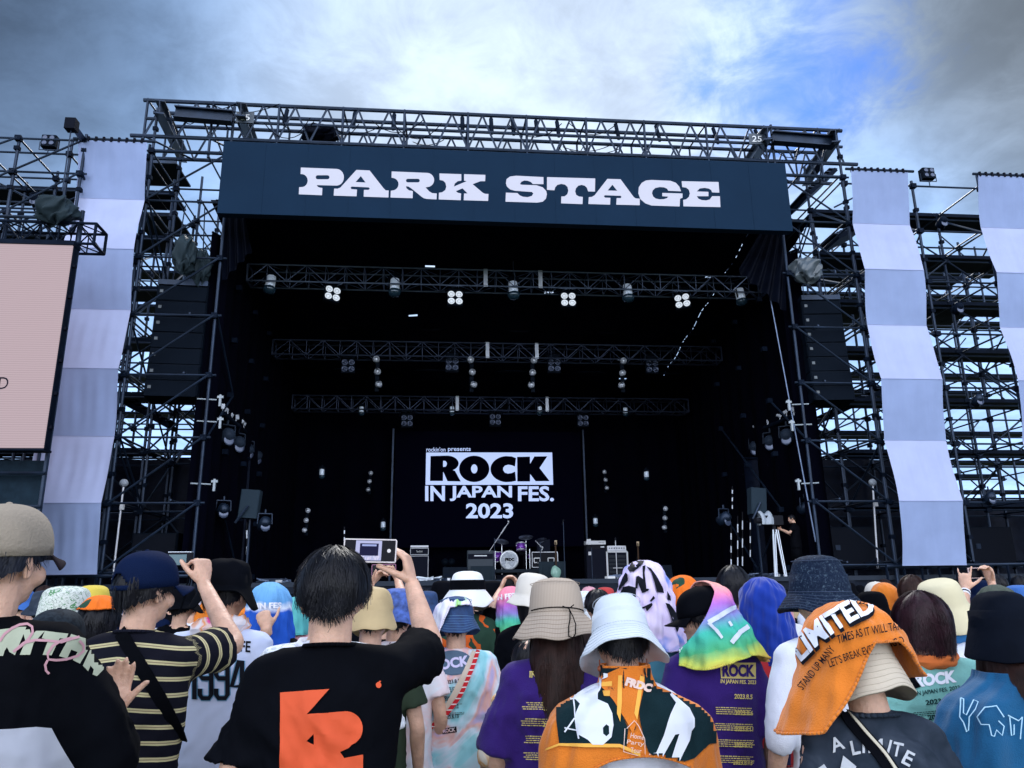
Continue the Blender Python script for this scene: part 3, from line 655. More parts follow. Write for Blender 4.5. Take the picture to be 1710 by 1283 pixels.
# stored flight cases / screens under the wings
for k, (x0, y0, x1, y1, lb) in enumerate([(213, 890, 298, 958, 'large black loudspeaker cabinet low in the left wing'), (1385, 880, 1462, 950, 'large black loudspeaker cabinet low in the right wing beside the banner'), (1622, 880, 1690, 945, 'large black loudspeaker cabinet low at the far right')]):
    a = P(x0, y1, 18.2); b = P(x1, y0, 18.2); t = thing('loudspeaker_cabinet', lb, 'loudspeaker', ((a.x+b.x)/2, 18.2, a.z), 0, 'ground loudspeakers in the wings')
    w = abs(b.x-a.x); h = b.z-a.z
    MB().box((0, 0.4, h/2), (w, 0.8, h), bev=0.03).build('cabinet', SPK, t)
    MB().box((0, -0.012, h/2), (w*0.92, 0.02, h*0.92)).build('grille', mat('speaker_grille', (0.006, 0.008, 0.014), 0.6), t)
    MB().box((-w*0.3, -0.03, h*0.5), (0.12, 0.02, 0.12)).build('badge', STEEL, t)
# front barrier rail lines at banner foot
for (a, b, lb) in (((60, 962), (330, 962), 'low horizontal tube along the foot of the left wing'), ((1480, 946), (1710, 942), 'low horizontal tube along the foot of the right wing')):
    p = P(*a, 16.9); q = P(*b, 16.9); t = thing('base_rail', lb, 'rail', p)
    MB().tube((0, 0, 0), q-p, 0.035, 8).build('rail_tube', STEEL, t)
    mb = MB()
    n = 9
    for i in range(n): mb.tube((q-p)*i/(n-1), (q-p)*i/(n-1)+Vector((0, 0, -(p.z))), 0.03)
    mb.build('uprights', STEELD, t)

# line arrays --------------------------------------------------------
def line_array(label, c, w, n, h, yaw):
    t = thing('line_array', label, 'loudspeaker', c, yaw)
    tot = n*h
    MB().box((0, 0.25, 0.07), (w*0.98, 0.6, 0.12)).build('rigging_frame', STEEL, t)
    for i in range(n):
        zc = -h*(i+0.5); tilt = Matrix.Rotation(R(-1.0*i), 3, 'X')
        off = Vector((0, -0.01*i*i*0.35, 0))
        cab = MB().box(Vector((0, 0.3, zc))+off, (w, 0.62, h-0.018), tilt, bev=0.02).build('cabinet', SPK, t)
        MB().box(Vector((0, -0.02, zc))+off, (w-0.05, 0.02, h-0.05), tilt).build('grille', mat('array_grille', (0.003, 0.006, 0.012), 0.7, spec=0.1, bump=0.5, bscale=160), cab)
        MB().box(Vector((-w*0.40, -0.035, zc+h*0.1))+off, (0.07, 0.012, 0.07), tilt).build('badge', mat('badge_grey', (0.07, 0.09, 0.11), 0.4), cab)
    mb = MB(); mb.tube((-w*0.3, 0.3, 0.1), (-w*0.2, 0.3, 2.2), 0.015); mb.tube((w*0.3, 0.3, 0.1), (w*0.2, 0.3, 2.2), 0.015); mb.build('chain', STEEL, t)
    return t
line_array('tall hanging column of seven black line array loudspeakers at the left of the stage', P(306, 478, 17.25)+Vector((0, 0, 0)), 1.12, 7, 0.385, R(4))
line_array('tall hanging column of seven black line array loudspeakers at the right of the stage', P(1370, 502, 17.25), 0.98, 7, 0.375, R(-6))

# banners ------------------------------------------------------------
BSHADE = mat('banner_cloth_shaded', (0.25, 0.32, 0.53), 0.8, var=0.05, vscale=2, spec=0.2)  # shade of the folds leaning away is put into the colour
BLIT = mat('banner_cloth_lit', (0.36, 0.41, 0.62), 0.8, var=0.05, vscale=2, spec=0.2)  # same cloth, skylight on the upturned folds painted in as a paler colour
YB = 16.55
ZB = [11.74, 10.40, 9.05, 7.70, 6.27, 4.85, 3.42, 2.02]
def banner(label, x0, x1, seed):
    t = thing('zigzag_banner', label, 'banner', ((x0+x1)/2, YB, ZB[-1]), 0, 'vertical banners of alternating painted lit and shaded panels')
    iv = Matrix.Translation((-(x0+x1)/2, -YB, -ZB[-1])); ys = [YB-0.05, YB+0.2, YB-0.05, YB+0.18, YB-0.08, YB+0.14, YB-0.1, YB+0.12]; rr = random.Random(seed)
    ph = rr.uniform(0, 6)
    for k in range(7):
        def f(u, v, k=k):
            x = x0+(x1-x0)*u; z = ZB[k]+(ZB[k+1]-ZB[k])*v; y = ys[k]+(ys[k+1]-ys[k])*v
            w = math.sin(math.pi*v)
            return Vector((x+0.012*math.sin(v*3+k+ph)*w, y+0.012*w*math.sin(u*17+ph+k)+0.008*w*math.sin(u*41+2*ph+k)+0.03*w*math.sin(u*3.1+k+ph), z))
        MB().grid(f, 48, 12).build('shaded_panel' if k % 2 == 0 else 'lit_panel', BSHADE if k % 2 == 0 else BLIT, t, True, inv=iv)
        MB().box(((x0+x1)/2, ys[k+1]-0.006, ZB[k+1]), (x1-x0, 0.006, 0.014)).build('seam', mat('banner_seam', (0.25, 0.30, 0.5), 0.8), t, inv=iv)
    MB().tube((x0-0.12, YB-0.02, ZB[0]+0.05), (x1+0.18, YB-0.02, ZB[0]+0.05), 0.035).build('top_pole', STEEL, t, inv=iv)
    for i in range(9): MB().box((x0+(x1-x0)*(i+0.3)/9, YB-0.02, ZB[0]+0.04), (0.05, 0.09, 0.12)).build('tie', BLACKT, t, inv=iv)
def bx(px, py): return P(px, py, YB).x
banner('left banner of painted lit and shaded panels beside the pink side screen', bx(131, 243), bx(246, 248), 1)
banner('banner of painted lit and shaded panels just right of the right scaffold tower', bx(1420, 292), bx(1515, 295), 2)
banner('banner of painted lit and shaded panels cut off by the right edge of the picture', bx(1632, 297), bx(1632, 297)+1.52, 3)
# floodlights on the tops
def flood(label, p):
    t = thing('floodlight', label, 'floodlight', p)
    MB().box((0, 0.1, 0.18), (0.34, 0.22, 0.30), bev=0.02).build('housing', SPK, t)
    for x in (-0.08, 0.08):
        for z in (0.11, 0.25): MB().ell((x, -0.02, z), (0.06, 0.02, 0.06)).build('lens', LENSD, t, True)
    MB().path([(-0.21, 0.05, 0.18), (-0.21, 0.05, -0.04), (0.21, 0.05, -0.04), (0.21, 0.05, 0.18)], 0.012).tube((0, 0.05, -0.04), (0, 0.05, -0.2), 0.015).build('bracket', STEEL, t)
flood('four lens floodlight on the top rail left of the left banner', P(79, 246, 17.2)); flood('four lens floodlight on the top rail between the right banners', P(1553, 299, 17.2))
def par(label, p, m=STEELD, rz=0, s=1.0, foil=True, group=None):
    t = thing('par_lamp', label, 'stage light', p, rz, group)
    MB().lathe([(0.04*s, 0.16*s), (0.10*s, 0.12*s), (0.12*s, 0.0), (0.125*s, -0.12*s), (0.115*s, -0.12*s), (0.10*s, -0.02*s)], 16, (0, 0, -0.2*s), Matrix.Rotation(R(60), 3, 'X')).build('can', m, t, True)
    MB().path([(-0.14*s, 0, -0.2*s), (-0.13*s, 0, 0), (0.13*s, 0, 0), (0.14*s, 0, -0.2*s)], 0.012*s).tube((0, 0, 0), (0, 0, 0.08*s), 0.02*s).build('yoke', m, t)
    if foil: MB().ell((0, -0.10*s, -0.26*s), (0.09*s, 0.01, 0.09*s)).build('lens', LENSD, t, True)
    return t
par('lamp on a yoke hanging near the left edge above the covered spotlight', P(62, 322, 17.1)); par('lamp hanging in the upper right scaffold bay between the banners', P(1571, 360, 17.2))
par('lamp hanging in the middle right scaffold bay between the banners', P(1597, 503, 17.2)); par('round lamp hanging lower in the right bay between the banners', P(1630, 655, 17.2), STEEL); par('lamp low in the right wing just below the curtain edge', P(1650, 818, 17.2), STEEL)

# side screen ---------------------------------------------------------
LY = 14.6
a = P(121, 410, LY); b = P(70, 748, LY); sx0 = a.x-6.0
sc = thing('side_screen', 'large pale pink video screen at the left edge with fine horizontal lines', 'screen', (a.x, LY, b.z)); iv = Matrix.Translation((-a.x, -LY, -b.z))
mp = mat_stripes('led_pink', (0.255, 0.195, 0.212), (0.215, 0.162, 0.178), 0.043, 0.35, rough=0.6, wob=0.01)
t_ = mp.node_tree; bb = t_.nodes['Principled BSDF']; lk = bb.inputs['Base Color'].links[0].from_socket; t_.links.new(lk, bb.inputs['Emission Color']); bb.inputs['Emission Strength'].default_value = 1.05; t_.links.remove(bb.inputs['Base Color'].links[0]); bb.inputs['Base Color'].default_value = (0.03, 0.028, 0.03, 1)
MB().box((sx0+3.0, LY+0.1, (a.z+b.z)/2), (6.0, 0.18, a.z-b.z)).build('screen_face', mp, sc, inv=iv)
mb = MB(); mb.box((sx0+3.0, LY+0.13, a.z+0.05), (6.06, 0.3, 0.09)); mb.box((sx0+3.0, LY+0.13, b.z-0.03), (6.06, 0.3, 0.04)); mb.box((a.x+0.01, LY+0.13, (a.z+b.z)/2), (0.02, 0.18, a.z-b.z)); mb.build('frame', STEELD, sc, inv=iv)
for i in range(6): MB().box((a.x+0.05, LY+0.1, b.z+(a.z-b.z)*(0.1+0.16*i)), (0.05, 0.08, 0.06)).build('latch', BLACKT, sc, inv=iv)
oD = flat_sign([text_px('D', (-4, 650), (14, 650), 20, 0.0, 0.2)], LY-0.002, 'letter_d', mat('led_dark_letter', (0.01, 0.01, 0.02), 0.5), sc); oD.data.transform(iv)
# supports under and over the screen
truss('screen_truss', 'dark box truss over the pink side screen reaching over the banner', sx0, P(160, 380, 14.9).x, 14.9, a.z+0.18, P(100, 372, 14.9).z, 0.5, STEELD, bay=0.35, r=0.03)
ss = thing('screen_support', 'dark scaffold frame standing under the pink side screen', 'scaffold', (sx0+3, 15.1, 0)); iv = Matrix.Translation((-(sx0+3), -15.1, 0))
for i in range(5):
    x = sx0+0.1+i*1.44; MB().tube((x, 15.1, 0), (x, 15.1, a.z+1.0), 0.045).build('post', STEEL, ss, inv=iv)
for z in (0.6, 2.0, 3.2, b.z-0.4, b.z+2, a.z+0.8): MB().tube((sx0, 15.05, z), (a.x-0.1, 15.05, z), 0.035).build('ledger', STEEL, ss, inv=iv)
MB().box((sx0+2.9, 15.3, (b.z)/2), (5.7, 0.06, b.z-0.25)).build('tarp_wall', mat('teal_tarp', (0.010, 0.022, 0.036), 0.6, var=0.2), ss, inv=iv)
# crane arm hoist above the covered spotlight
ca = thing('hoist_beam', 'short steel beam with chain hoist sticking out above the left banner', 'hoist', P(120, 208, 15.6)); p0 = P(120, 208, 15.6)
d = P(146, 243, 17.0)-p0
MB().tube((0, 0, 0), d, 0.09, 4).build('beam', STEEL, ca); MB().box((0, 0, -0.02), (0.22, 0.2, 0.26)).build('hoist_body', BLACKT, ca)
MB().tube((0, 0, -0.1), P(104, 320, 15.4)-p0, 0.014).build('chain', STEEL, ca)
# lattice towers at the extreme left
frame('scaffold_tower', 'open scaffold bay at the far left edge above the pink screen', [-15.2, -13.2, -11.5, -10.05], [16.6, 18.4], [8.9, 9.9, 10.9, 11.75], 11.8, 12, decks=False, brace_front=1)
# ================================================================== PEOPLE
SKIN = mat('skin', (0.60, 0.36, 0.26), 0.5, var=0.16, vscale=22, sss=0.1, bump=0.35, bscale=90)
SKIN2 = mat('skin_fair', (0.72, 0.50, 0.40), 0.55, var=0.08, vscale=14, sss=0.12, bump=0.15, bscale=120)
HAIR = mat('black_hair', (0.0045, 0.005, 0.009), 0.45, spec=0.22, var=0.4, vscale=30)
HAIRB = mat('dark_brown_hair', (0.022, 0.008, 0.006), 0.55, spec=0.22, var=0.4, vscale=30)
HAIRM = mat('maroon_hair', (0.020, 0.005, 0.010), 0.5, spec=0.25, var=0.4, vscale=30)
EYEW = mat('eye_white', (0.7, 0.7, 0.7), 0.3); EYED = mat('eye_dark', (0.01, 0.008, 0.006), 0.2); LIP = mat('lips', (0.45, 0.16, 0.13), 0.5)
TRS = [mat('dark_trousers', (0.014, 0.016, 0.024), 0.8, var=0.2), mat('khaki_trousers', (0.16, 0.12, 0.08), 0.85, var=0.15), mat('denim', (0.03, 0.05, 0.12), 0.8, var=0.2)]
SHOE = mat('shoes', (0.04, 0.04, 0.045), 0.6)

def resample(pts, rads, k=4):
    pts = [Vector(p) for p in pts]; rads = [(r, r) if isinstance(r, (int, float)) else r for r in rads]
    n = len(pts)
    if n < 3:
        op = []; orr = []
        for i in range(k+1):
            t = i/k; op.append(pts[0].lerp(pts[1], t)); orr.append((rads[0][0]*(1-t)+rads[1][0]*t, rads[0][1]*(1-t)+rads[1][1]*t))
        return op, orr
    op = []; orr = []
    for i in range(n-1):
        p0 = pts[max(i-1, 0)]; p1 = pts[i]; p2 = pts[i+1]; p3 = pts[min(i+2, n-1)]
        q = [rads[max(i-1, 0)], rads[i], rads[i+1], rads[min(i+2, n-1)]]
        for j in range(k+(1 if i == n-2 else 0)):
            t = j/k
            f = lambda a, b, c, d: 0.5*((2*b)+(-a+c)*t+(2*a-5*b+4*c-d)*t*t+(-a+3*b-3*c+d)*t**3)
            op.append(Vector([f(p0[x], p1[x], p2[x], p3[x]) for x in range(3)]))
            orr.append((max(0.002, f(q[0][0], q[1][0], q[2][0], q[3][0])), max(0.002, f(q[0][1], q[1][1], q[2][1], q[3][1]))))
    return op, orr
def loft(mb, pts, rads, n=14, ref=(0, 1, 0), k=4, round_ends=True, sq=1.0):
    p, r = resample(pts, rads, k)
    if round_ends:
        d0 = (p[0]-p[1]).normalized(); d1 = (p[-1]-p[-2]).normalized(); a0 = min(r[0]); a1 = min(r[-1])
        p = [p[0]+d0*a0*0.9, p[0]+d0*a0*0.55]+p+[p[-1]+d1*a1*0.55, p[-1]+d1*a1*0.9]
        r = [(r[0][0]*0.35, r[0][1]*0.35), (r[0][0]*0.83, r[0][1]*0.83)]+r+[(r[-1][0]*0.83, r[-1][1]*0.83), (r[-1][0]*0.35, r[-1][1]*0.35)]
    vs = []; ref = Vector(ref)
    for i in range(len(p)):
        t = (p[min(i+1, len(p)-1)]-p[max(i-1, 0)]).normalized()
        b = ref-t*ref.dot(t)
        if b.length < 1e-3: b = Vector((1, 0, 0))-t*t.x
        b.normalize(); a = b.cross(t)
        for j in range(n):
            an = 2*math.pi*j/n; c = math.cos(an); s_ = math.sin(an)
            c = math.copysign(abs(c)**sq, c); s_ = math.copysign(abs(s_)**sq, s_)
            vs.append(p[i]+a*(c*r[i][0])+b*(s_*r[i][1]))
    fs = [(i*n+j, i*n+(j+1) % n, (i+1)*n+(j+1) % n, (i+1)*n+j) for i in range(len(p)-1) for j in range(n)]
    fs += [tuple(range(n-1, -1, -1)), tuple(range((len(p)-1)*n, len(p)*n))]
    mb.add(vs, fs)
def hand(mb, o, yd, zd, thumb=1, curl=(30, 30, 20), spread=5, tcurl=20, s=1.0, indiv=None, tdir=None):
    """o wrist; yd along the hand; zd out of the back of the hand; thumb = side"""
    yd = Vector(yd).normalized(); zd = Vector(zd); zd = (zd-yd*zd.dot(yd)).normalized(); xd = yd.cross(zd)
    B = Matrix((xd, yd, zd)).transposed()
    def T(v): return Vector(o)+B@(Vector(v)*s)
    loft(mb, [T((0, -0.02, 0)), T((0, 0.02, 0)), T((0, 0.055, 0)), T((0, 0.088, 0))], [(0.024*s, 0.018*s), (0.032*s, 0.016*s), (0.040*s, 0.015*s), (0.038*s, 0.011*s)], 12, zd)
    for i, (x, L, a) in enumerate(((0.030, 0.074, 1), (0.0105, 0.083, 0.3), (-0.0095, 0.077, -0.4), (-0.0285, 0.060, -1.2))):
        x *= thumb; c = curl if indiv is None else indiv[i]
        p = Vector((x, 0.085 if i in (1, 2) else 0.080, 0)); pts = [p.copy()-Vector((0, 0.02, 0)), p.copy()]; ang = 0; sp = R(spread*a)*thumb
        for q, cc in zip((0.46, 0.30, 0.24), c):
            ang += R(cc); d = Vector((math.sin(sp)*math.cos(ang), math.cos(sp)*math.cos(ang), -math.sin(ang))); p = p+d*L*q; pts.append(p.copy())
        r0 = 0.0092 if i < 3 else 0.0080
        loft(mb, [T(v) for v in pts], [r0*s, r0*s, r0*0.98*s, r0*0.9*s, r0*0.8*s], 9, xd, k=3)
    td = Vector(tdir) if tdir else Vector((0.75, 0.62, -0.25)); td.x *= thumb
    td.normalize(); p = Vector((0.022*thumb, 0.018, -0.006)); pts = [p.copy()]
    ax = Vector((0, 0, 1)); rot = Matrix.Rotation(R(tcurl)*thumb, 3, ax)
    for q in (0.042, 0.034, 0.026): p = p+td*q; pts.append(p.copy()); td = rot@td
    loft(mb, [T(v) for v in pts], [0.0135*s, 0.0115*s, 0.0105*s, 0.0085*s], 9, zd, k=3)
def remesh(mb, name, vox, smooth=2, sfac=0.5):
    me = mb.mesh(name); o = bpy.data.objects.new(name, me); COL.objects.link(o)
    m = o.modifiers.new('r', 'REMESH'); m.mode = 'VOXEL'; m.voxel_size = vox; m.use_smooth_shade = True
    if smooth: m = o.modifiers.new('s', 'SMOOTH'); m.factor = sfac; m.iterations = smooth
    dg = bpy.context.evaluated_depsgraph_get(); dg.update()
    r = bpy.data.meshes.new_from_object(o.evaluated_get(dg)); bpy.data.objects.remove(o); bpy.data.meshes.remove(me)
    r.name = name; r.polygons.foreach_set('use_smooth', [True]*len(r.polygons)); return r
def meshobj(me, name, m, parent):
    o = bpy.data.objects.new(name, me); COL.objects.link(o)
    if m and len(me.materials) == 0: me.materials.append(m)
    elif m:
        o.material_slots[0].link = 'OBJECT'; o.material_slots[0].material = m
    o.parent = parent; return o
def fold(me, amp, seed, freq=26, mask=None, vertical=0.5):
    n = len(me.vertices); co = np.empty(n*3); me.vertices.foreach_get('co', co); co = co.reshape(-1, 3)
    no = np.empty(n*3); me.vertex_normals.foreach_get('vector', no); no = no.reshape(-1, 3)
    rs = np.random.RandomState(seed); d = np.zeros(n)
    for i in range(7):
        v = rs.normal(size=3); v[2] *= (1-vertical) if i % 2 else 0.9; v /= np.linalg.norm(v); w = rs.normal(size=3); w /= np.linalg.norm(w)
        f = freq*rs.uniform(0.5, 1.7); a = 1.0/(0.6+f/freq)
        s = np.sin(co@v*f+1.7*np.sin(co@w*f*0.45+rs.uniform(0, 6))+rs.uniform(0, 6))
        d += a*(1-2*np.abs(s))*0.6 if i < 4 else a*s
    d *= amp/2.0
    e = np.zeros(n)
    for i in range(5):
        v = rs.normal(size=3); v /= np.linalg.norm(v); w = rs.normal(size=3); w /= np.linalg.norm(w); f = freq*rs.uniform(1.6, 3.2)
        e += 1-2*np.sqrt(np.abs(np.sin(co@v*f+2.6*np.sin(co@w*f*0.35+rs.uniform(0, 6))+rs.uniform(0, 6))))
    big = 0.5+0.5*np.sin(co@np.array([7.0, 4.0, 9.0])+rs.uniform(0, 6)+2*np.sin(co@np.array([5.0, -9.0, 6.0])))
    d += e*amp*0.32*(0.25+big)
    if mask is not None: d *= mask(co)
    co += no*d[:, None]; me.vertices.foreach_set('co', co.ravel()); me.update()

HC = Vector((0, 0.008, 1.62))            # centre of the skull of the 1.72 m figure
DEF_ARM = {'E': (0.235, -0.03, 1.125), 'W': (0.245, 0.07, 0.89)}
def body_parts(mb, arms, headless=False, hs=None, legs=True):
    # skull, jaw, nose, ears, neck
    def hm(v): return hs@Vector(v) if hs else Vector(v)
    def he(c, r):
        mb.ell(hm(c), r, hs.to_3x3() if hs else None, 16, 12)
    he((0, 0.0, 1.628), (0.076, 0.094, 0.094)); he((0, 0.040, 1.575), (0.060, 0.058, 0.080)); he((0, 0.078, 1.528), (0.026, 0.022, 0.020))
    he((0, 0.101, 1.583), (0.013, 0.021, 0.020)); he((0, 0.094, 1.603), (0.010, 0.016, 0.028)); he((0, 0.090, 1.552), (0.026, 0.014, 0.012)); he((0, 0.074, 1.632), (0.055, 0.022, 0.022))
    for s in (-1, 1):
        he((s*0.079, -0.004, 1.592), (0.008, 0.017, 0.031)); he((s*0.084, -0.010, 1.602), (0.007, 0.014, 0.018)); he((s*0.045, 0.062, 1.575), (0.026, 0.030, 0.028))
    loft(mb, [(0, -0.015, 1.38), (0, -0.010, 1.46), hm((0, 0.0, 1.54)), hm((0, 0.01, 1.58))], [(0.062, 0.058), (0.056, 0.056), (0.055, 0.057), (0.05, 0.06)], 16)
    # torso
    loft(mb, [(0, 0, 0.92), (0, 0.0, 1.0), (0, 0.0, 1.12), (0, 0, 1.25), (0, -0.005, 1.35), (0, -0.012, 1.42)], [(0.140, 0.09), (0.135, 0.085), (0.12, 0.075), (0.13, 0.08), (0.135, 0.078), (0.08, 0.055)], 20)
    for s in (-1, 1):
        a = arms['R' if s > 0 else 'L']; S = Vector((s*0.168, -0.005, 1.385)) if 'S' not in a else Vector(a['S'])
        loft(mb, [(0, -0.012, 1.435), (s*0.08, -0.012, 1.425), S], [0.042, 0.042, 0.045], 12)
        E = Vector(a['E']); Wr = Vector(a['W'])
        loft(mb, [S, S.lerp(E, 0.4), E, E.lerp(Wr, 0.3), Wr], [0.045, 0.044, 0.037, 0.038, 0.0245], 14, k=5)
        hd_ = a.get('hand', {}); yd = hd_.get('y', (Wr-E).normalized()); zd = hd_.get('z', (s, 0, 0.1))
        hand(mb, Wr, yd, zd, thumb=hd_.get('t', -s), curl=hd_.get('curl', (25, 30, 20)), spread=hd_.get('spread', 3), tcurl=hd_.get('tc', 15), indiv=hd_.get('indiv'), tdir=hd_.get('td'), s=hd_.get('s', 1.0))
        if legs: loft(mb, [(s*0.085, 0, 0.92), (s*0.09, 0.01, 0.7), (s*0.09, 0.01, 0.48), (s*0.09, -0.02, 0.32), (s*0.09, -0.02, 0.09)], [(0.085, 0.09), 0.075, 0.052, 0.05, 0.036], 12)
        if legs: loft(mb, [(s*0.09, -0.05, 0.035), (s*0.09, 0.05, 0.04), (s*0.095, 0.14, 0.03)], [(0.034, 0.03), (0.04, 0.032), (0.035, 0.02)], 10)
def tee_parts(mb, arms, loose=1.0, length=0.0, sl=0.72, slr=1.0, hood=False):
    w = loose
    rings = [(0.84-length, 0.195*w, 0.135*w), (0.95, 0.188*w, 0.130*w), (1.08, 0.180*w, 0.122*w), (1.2, 0.184*w, 0.122*w), (1.30, 0.190*w, 0.126*w), (1.37, 0.178*w, 0.112*w), (1.425, 0.120, 0.085), (1.465, 0.072, 0.068), (1.485, 0.064, 0.064)]
    loft(mb, [(0, -0.008, z) for z, a, b in rings], [(a, b) for z, a, b in rings], 30, k=4, round_ends=False)
    info = []
    for s in (-1, 1):
        a = arms['R' if s > 0 else 'L']; S = Vector((s*0.165, -0.005, 1.385)) if 'S' not in a else Vector(a['S']); E = Vector(a['E']); Wr = Vector(a['W'])
        loft(mb, [(s*0.03, -0.012, 1.43), (s*0.09, -0.010, 1.418), S+Vector((-s*0.01, 0, 0.002))], [0.052, 0.062, 0.068*slr], 14)
        if sl <= 1: e = S.lerp(E, sl); loft(mb, [S+Vector((-s*0.02, 0, 0)), S.lerp(e, 0.5), e], [0.068*slr, 0.072*slr, (0.082*slr, 0.076*slr)], 18, round_ends=False)
        else:
            e = E.lerp(Wr, sl-1); loft(mb, [S+Vector((-s*0.02, 0, 0)), S.lerp(E, 0.5), E, e], [0.068*slr, 0.066*slr, 0.058*slr, 0.048*slr], 18, round_ends=False)
        info.append((S, E))
    return info
def trousers_mesh():
    mb = MB()
    loft(mb, [(0, 0, 0.80), (0, 0, 0.9), (0, 0, 1.0)], [(0.165, 0.12), (0.17, 0.12), (0.155, 0.11)], 20, round_ends=False)
    for s in (-1, 1): loft(mb, [(s*0.085, 0, 0.88), (s*0.092, 0.005, 0.7), (s*0.094, 0.0, 0.45), (s*0.095, -0.02, 0.10)], [(0.095, 0.11), (0.088, 0.095), 0.075, 0.068], 14, round_ends=False)
    r = remesh(mb, 'trousers', 0.02, 2); fold(r, 0.006, 5, 20); return r
def shoe_mesh(s):
    mb = MB(); loft(mb, [(s*0.09, -0.07, 0.05), (s*0.09, 0.04, 0.055), (s*0.096, 0.16, 0.035)], [(0.042, 0.042), (0.048, 0.048), (0.042, 0.028)], 12); return mb.mesh('shoe')
TROU = trousers_mesh(); SHO = {1: shoe_mesh(1), -1: shoe_mesh(-1)}

def head_mat(pitch=0, yaw=0, roll=0):
    c = Vector((0, -0.01, 1.47))
    return Matrix.Translation(c)@Matrix.Rotation(R(yaw), 4, 'Z')@Matrix.Rotation(R(-pitch), 4, 'X')@Matrix.Rotation(R(roll), 4, 'Y')@Matrix.Translation(-c)

class Person:
    def __init__(s, label, px, py, Y, hat=0.0, yaw=0.0, arms=None, skin=None, vox=0.0085, hp=0, hy=0, hr=0, trousers=0, group=None, z=None, sc=None, visible_hands=False):
        p = P(px, py, Y); s.S = (sc if sc else (p.z)/(1.722+hat))
        s.e = thing('person', label, 'person', (p.x, Y, 0), R(yaw), group); s.e.scale = (s.S,)*3
        s.M = Matrix.Translation((p.x, Y, 0))@Matrix.Rotation(R(yaw), 4, 'Z')@Matrix.Scale(s.S, 4); s.Mi = s.M.inverted()
        s.hs = head_mat(hp, hy, hr); s.hm = s.hs if (hp or hy or hr) else None
        s.arms = {'L': {'E': (-DEF_ARM['E'][0],)+DEF_ARM['E'][1:], 'W': (-DEF_ARM['W'][0],)+DEF_ARM['W'][1:]}, 'R': dict(DEF_ARM)}
        for k, v in (arms or {}).items():
            v = dict(v)
            for q in ('E', 'W', 'S'):
                if q in v and len(v[q]) == 3 and v[q][0] > 5 : v[q] = tuple(s.Mi@P(*v[q]))     # given as seen in the photograph
            if 'hand' in v:
                h = dict(v['hand']); rot = s.M.to_3x3().inverted()
                for q in ('y', 'z'):
                    if q in h: h[q] = tuple((rot@Vector(h[q])).normalized())
                v['hand'] = h
            s.arms[k] = v
        s.skin = skin or SKIN
        mb = MB(); body_parts(mb, s.arms, hs=s.hm)
        s.body = meshobj(remesh(mb, 'body', vox, 2), 'body', s.skin, s.e)
        meshobj(TROU, 'trousers', TRS[trousers], s.e)
        for k in (-1, 1): meshobj(SHO[k], 'shoe', SHOE, s.e)
    def px(s, a, b, Y): return s.Mi@P(a, b, Y)
    def eyes(s):
        mb = MB(); m2 = MB(); m3 = MB()
        r = s.hs.to_3x3()
        for k in (-1, 1):
            mb.ell(s.hs@Vector((k*0.030, 0.083, 1.603)), (0.014, 0.012, 0.009), r); m2.ell(s.hs@Vector((k*0.030, 0.091, 1.603)), (0.006, 0.006, 0.0065), r)
            m3.tube(s.hs@Vector((k*0.014, 0.097, 1.622)), s.hs@Vector((k*0.046, 0.088, 1.624)), 0.003)
        mb.build('eye_white', EYEW, s.e, True); m2.build('iris', EYED, s.e, True); m3.build('eyebrow', HAIR, s.e)
        MB().ell(s.hs@Vector((0, 0.101, 1.552)), (0.021, 0.006, 0.0065), r).build('lips', LIP, s.e, True)
    def tee(s, m, loose=1.0, length=0.0, sl=0.72, slr=1.0, seed=1, amp=0.006, vox=0.013, name='t_shirt', stripe=False, freq=24, label=None):
        mb = MB(); info = tee_parts(mb, s.arms, loose, length, sl, slr)
        me = remesh(mb, name, vox, 3)
        def mask(co): return 0.35+0.65*np.clip((1.44-co[:, 2])/0.12, 0, 1)
        fold(me, amp, seed, freq, mask)
        if stripe:
            n = len(me.vertices); co = np.empty(n*3); me.vertices.foreach_get('co', co); co = co.reshape(-1, 3); u = co[:, 2].copy()
            u += 0.02*np.abs(co[:, 0])/0.18
            for (S, E) in info:
                S = np.array(S); E = np.array(E); d = E-S; Ln = np.linalg.norm(d); d /= Ln; t = (co-S)@d; pd = np.linalg.norm(co-S-t[:, None]*d, axis=1)
                k = (t > 0.02) & (pd < 0.12) & (np.abs(co[:, 0]) > 0.175); u[k] = t[k]
            at = me.attributes.new('stripe_u', 'FLOAT', 'POINT'); at.data.foreach_set('value', u)
        s.shirt = meshobj(me, name, m, s.e)
        if label: s.shirt['label'] = label
        return s.shirt
    def collar(s, m, r=0.066, z=1.478, w=0.012):
        mb = MB(); n = 30; pts = [(r*math.cos(2*math.pi*i/n), -0.010+r*0.98*math.sin(2*math.pi*i/n), z+0.008*math.sin(2*math.pi*i/n+3.14)) for i in range(n+1)]
        mb.path(pts, w/2, 6); return mb.build('collar', m, s.shirt, True)
    # hair ------------------------------------------------
    def hpt(s, phi, L, rx=0.088, ry=0.106, rz=0.102, hang=0.10, push=0.0, taper=0.30, lift=0.0, cz=0.0):
        c = HC+Vector((0, 0, cz)); q = 0.098*math.pi/2; sx_, cy_ = math.sin(phi), -math.cos(phi)
        if L < q:
            th = L/0.098; p = c+Vector(((rx+lift)*math.sin(th)*sx_, (ry+lift)*math.sin(th)*cy_, (rz+lift)*math.cos(th)))
        else:
            d = L-q; f = 1-taper*min(1, d/0.16)**1.3; pb = push*min(1, max(0, (d-0.05)/0.12))
            p = c+Vector(((rx+lift)*f*sx_, (ry+lift)*f*cy_-pb*max(0, -cy_), -d))
        return s.hs@p
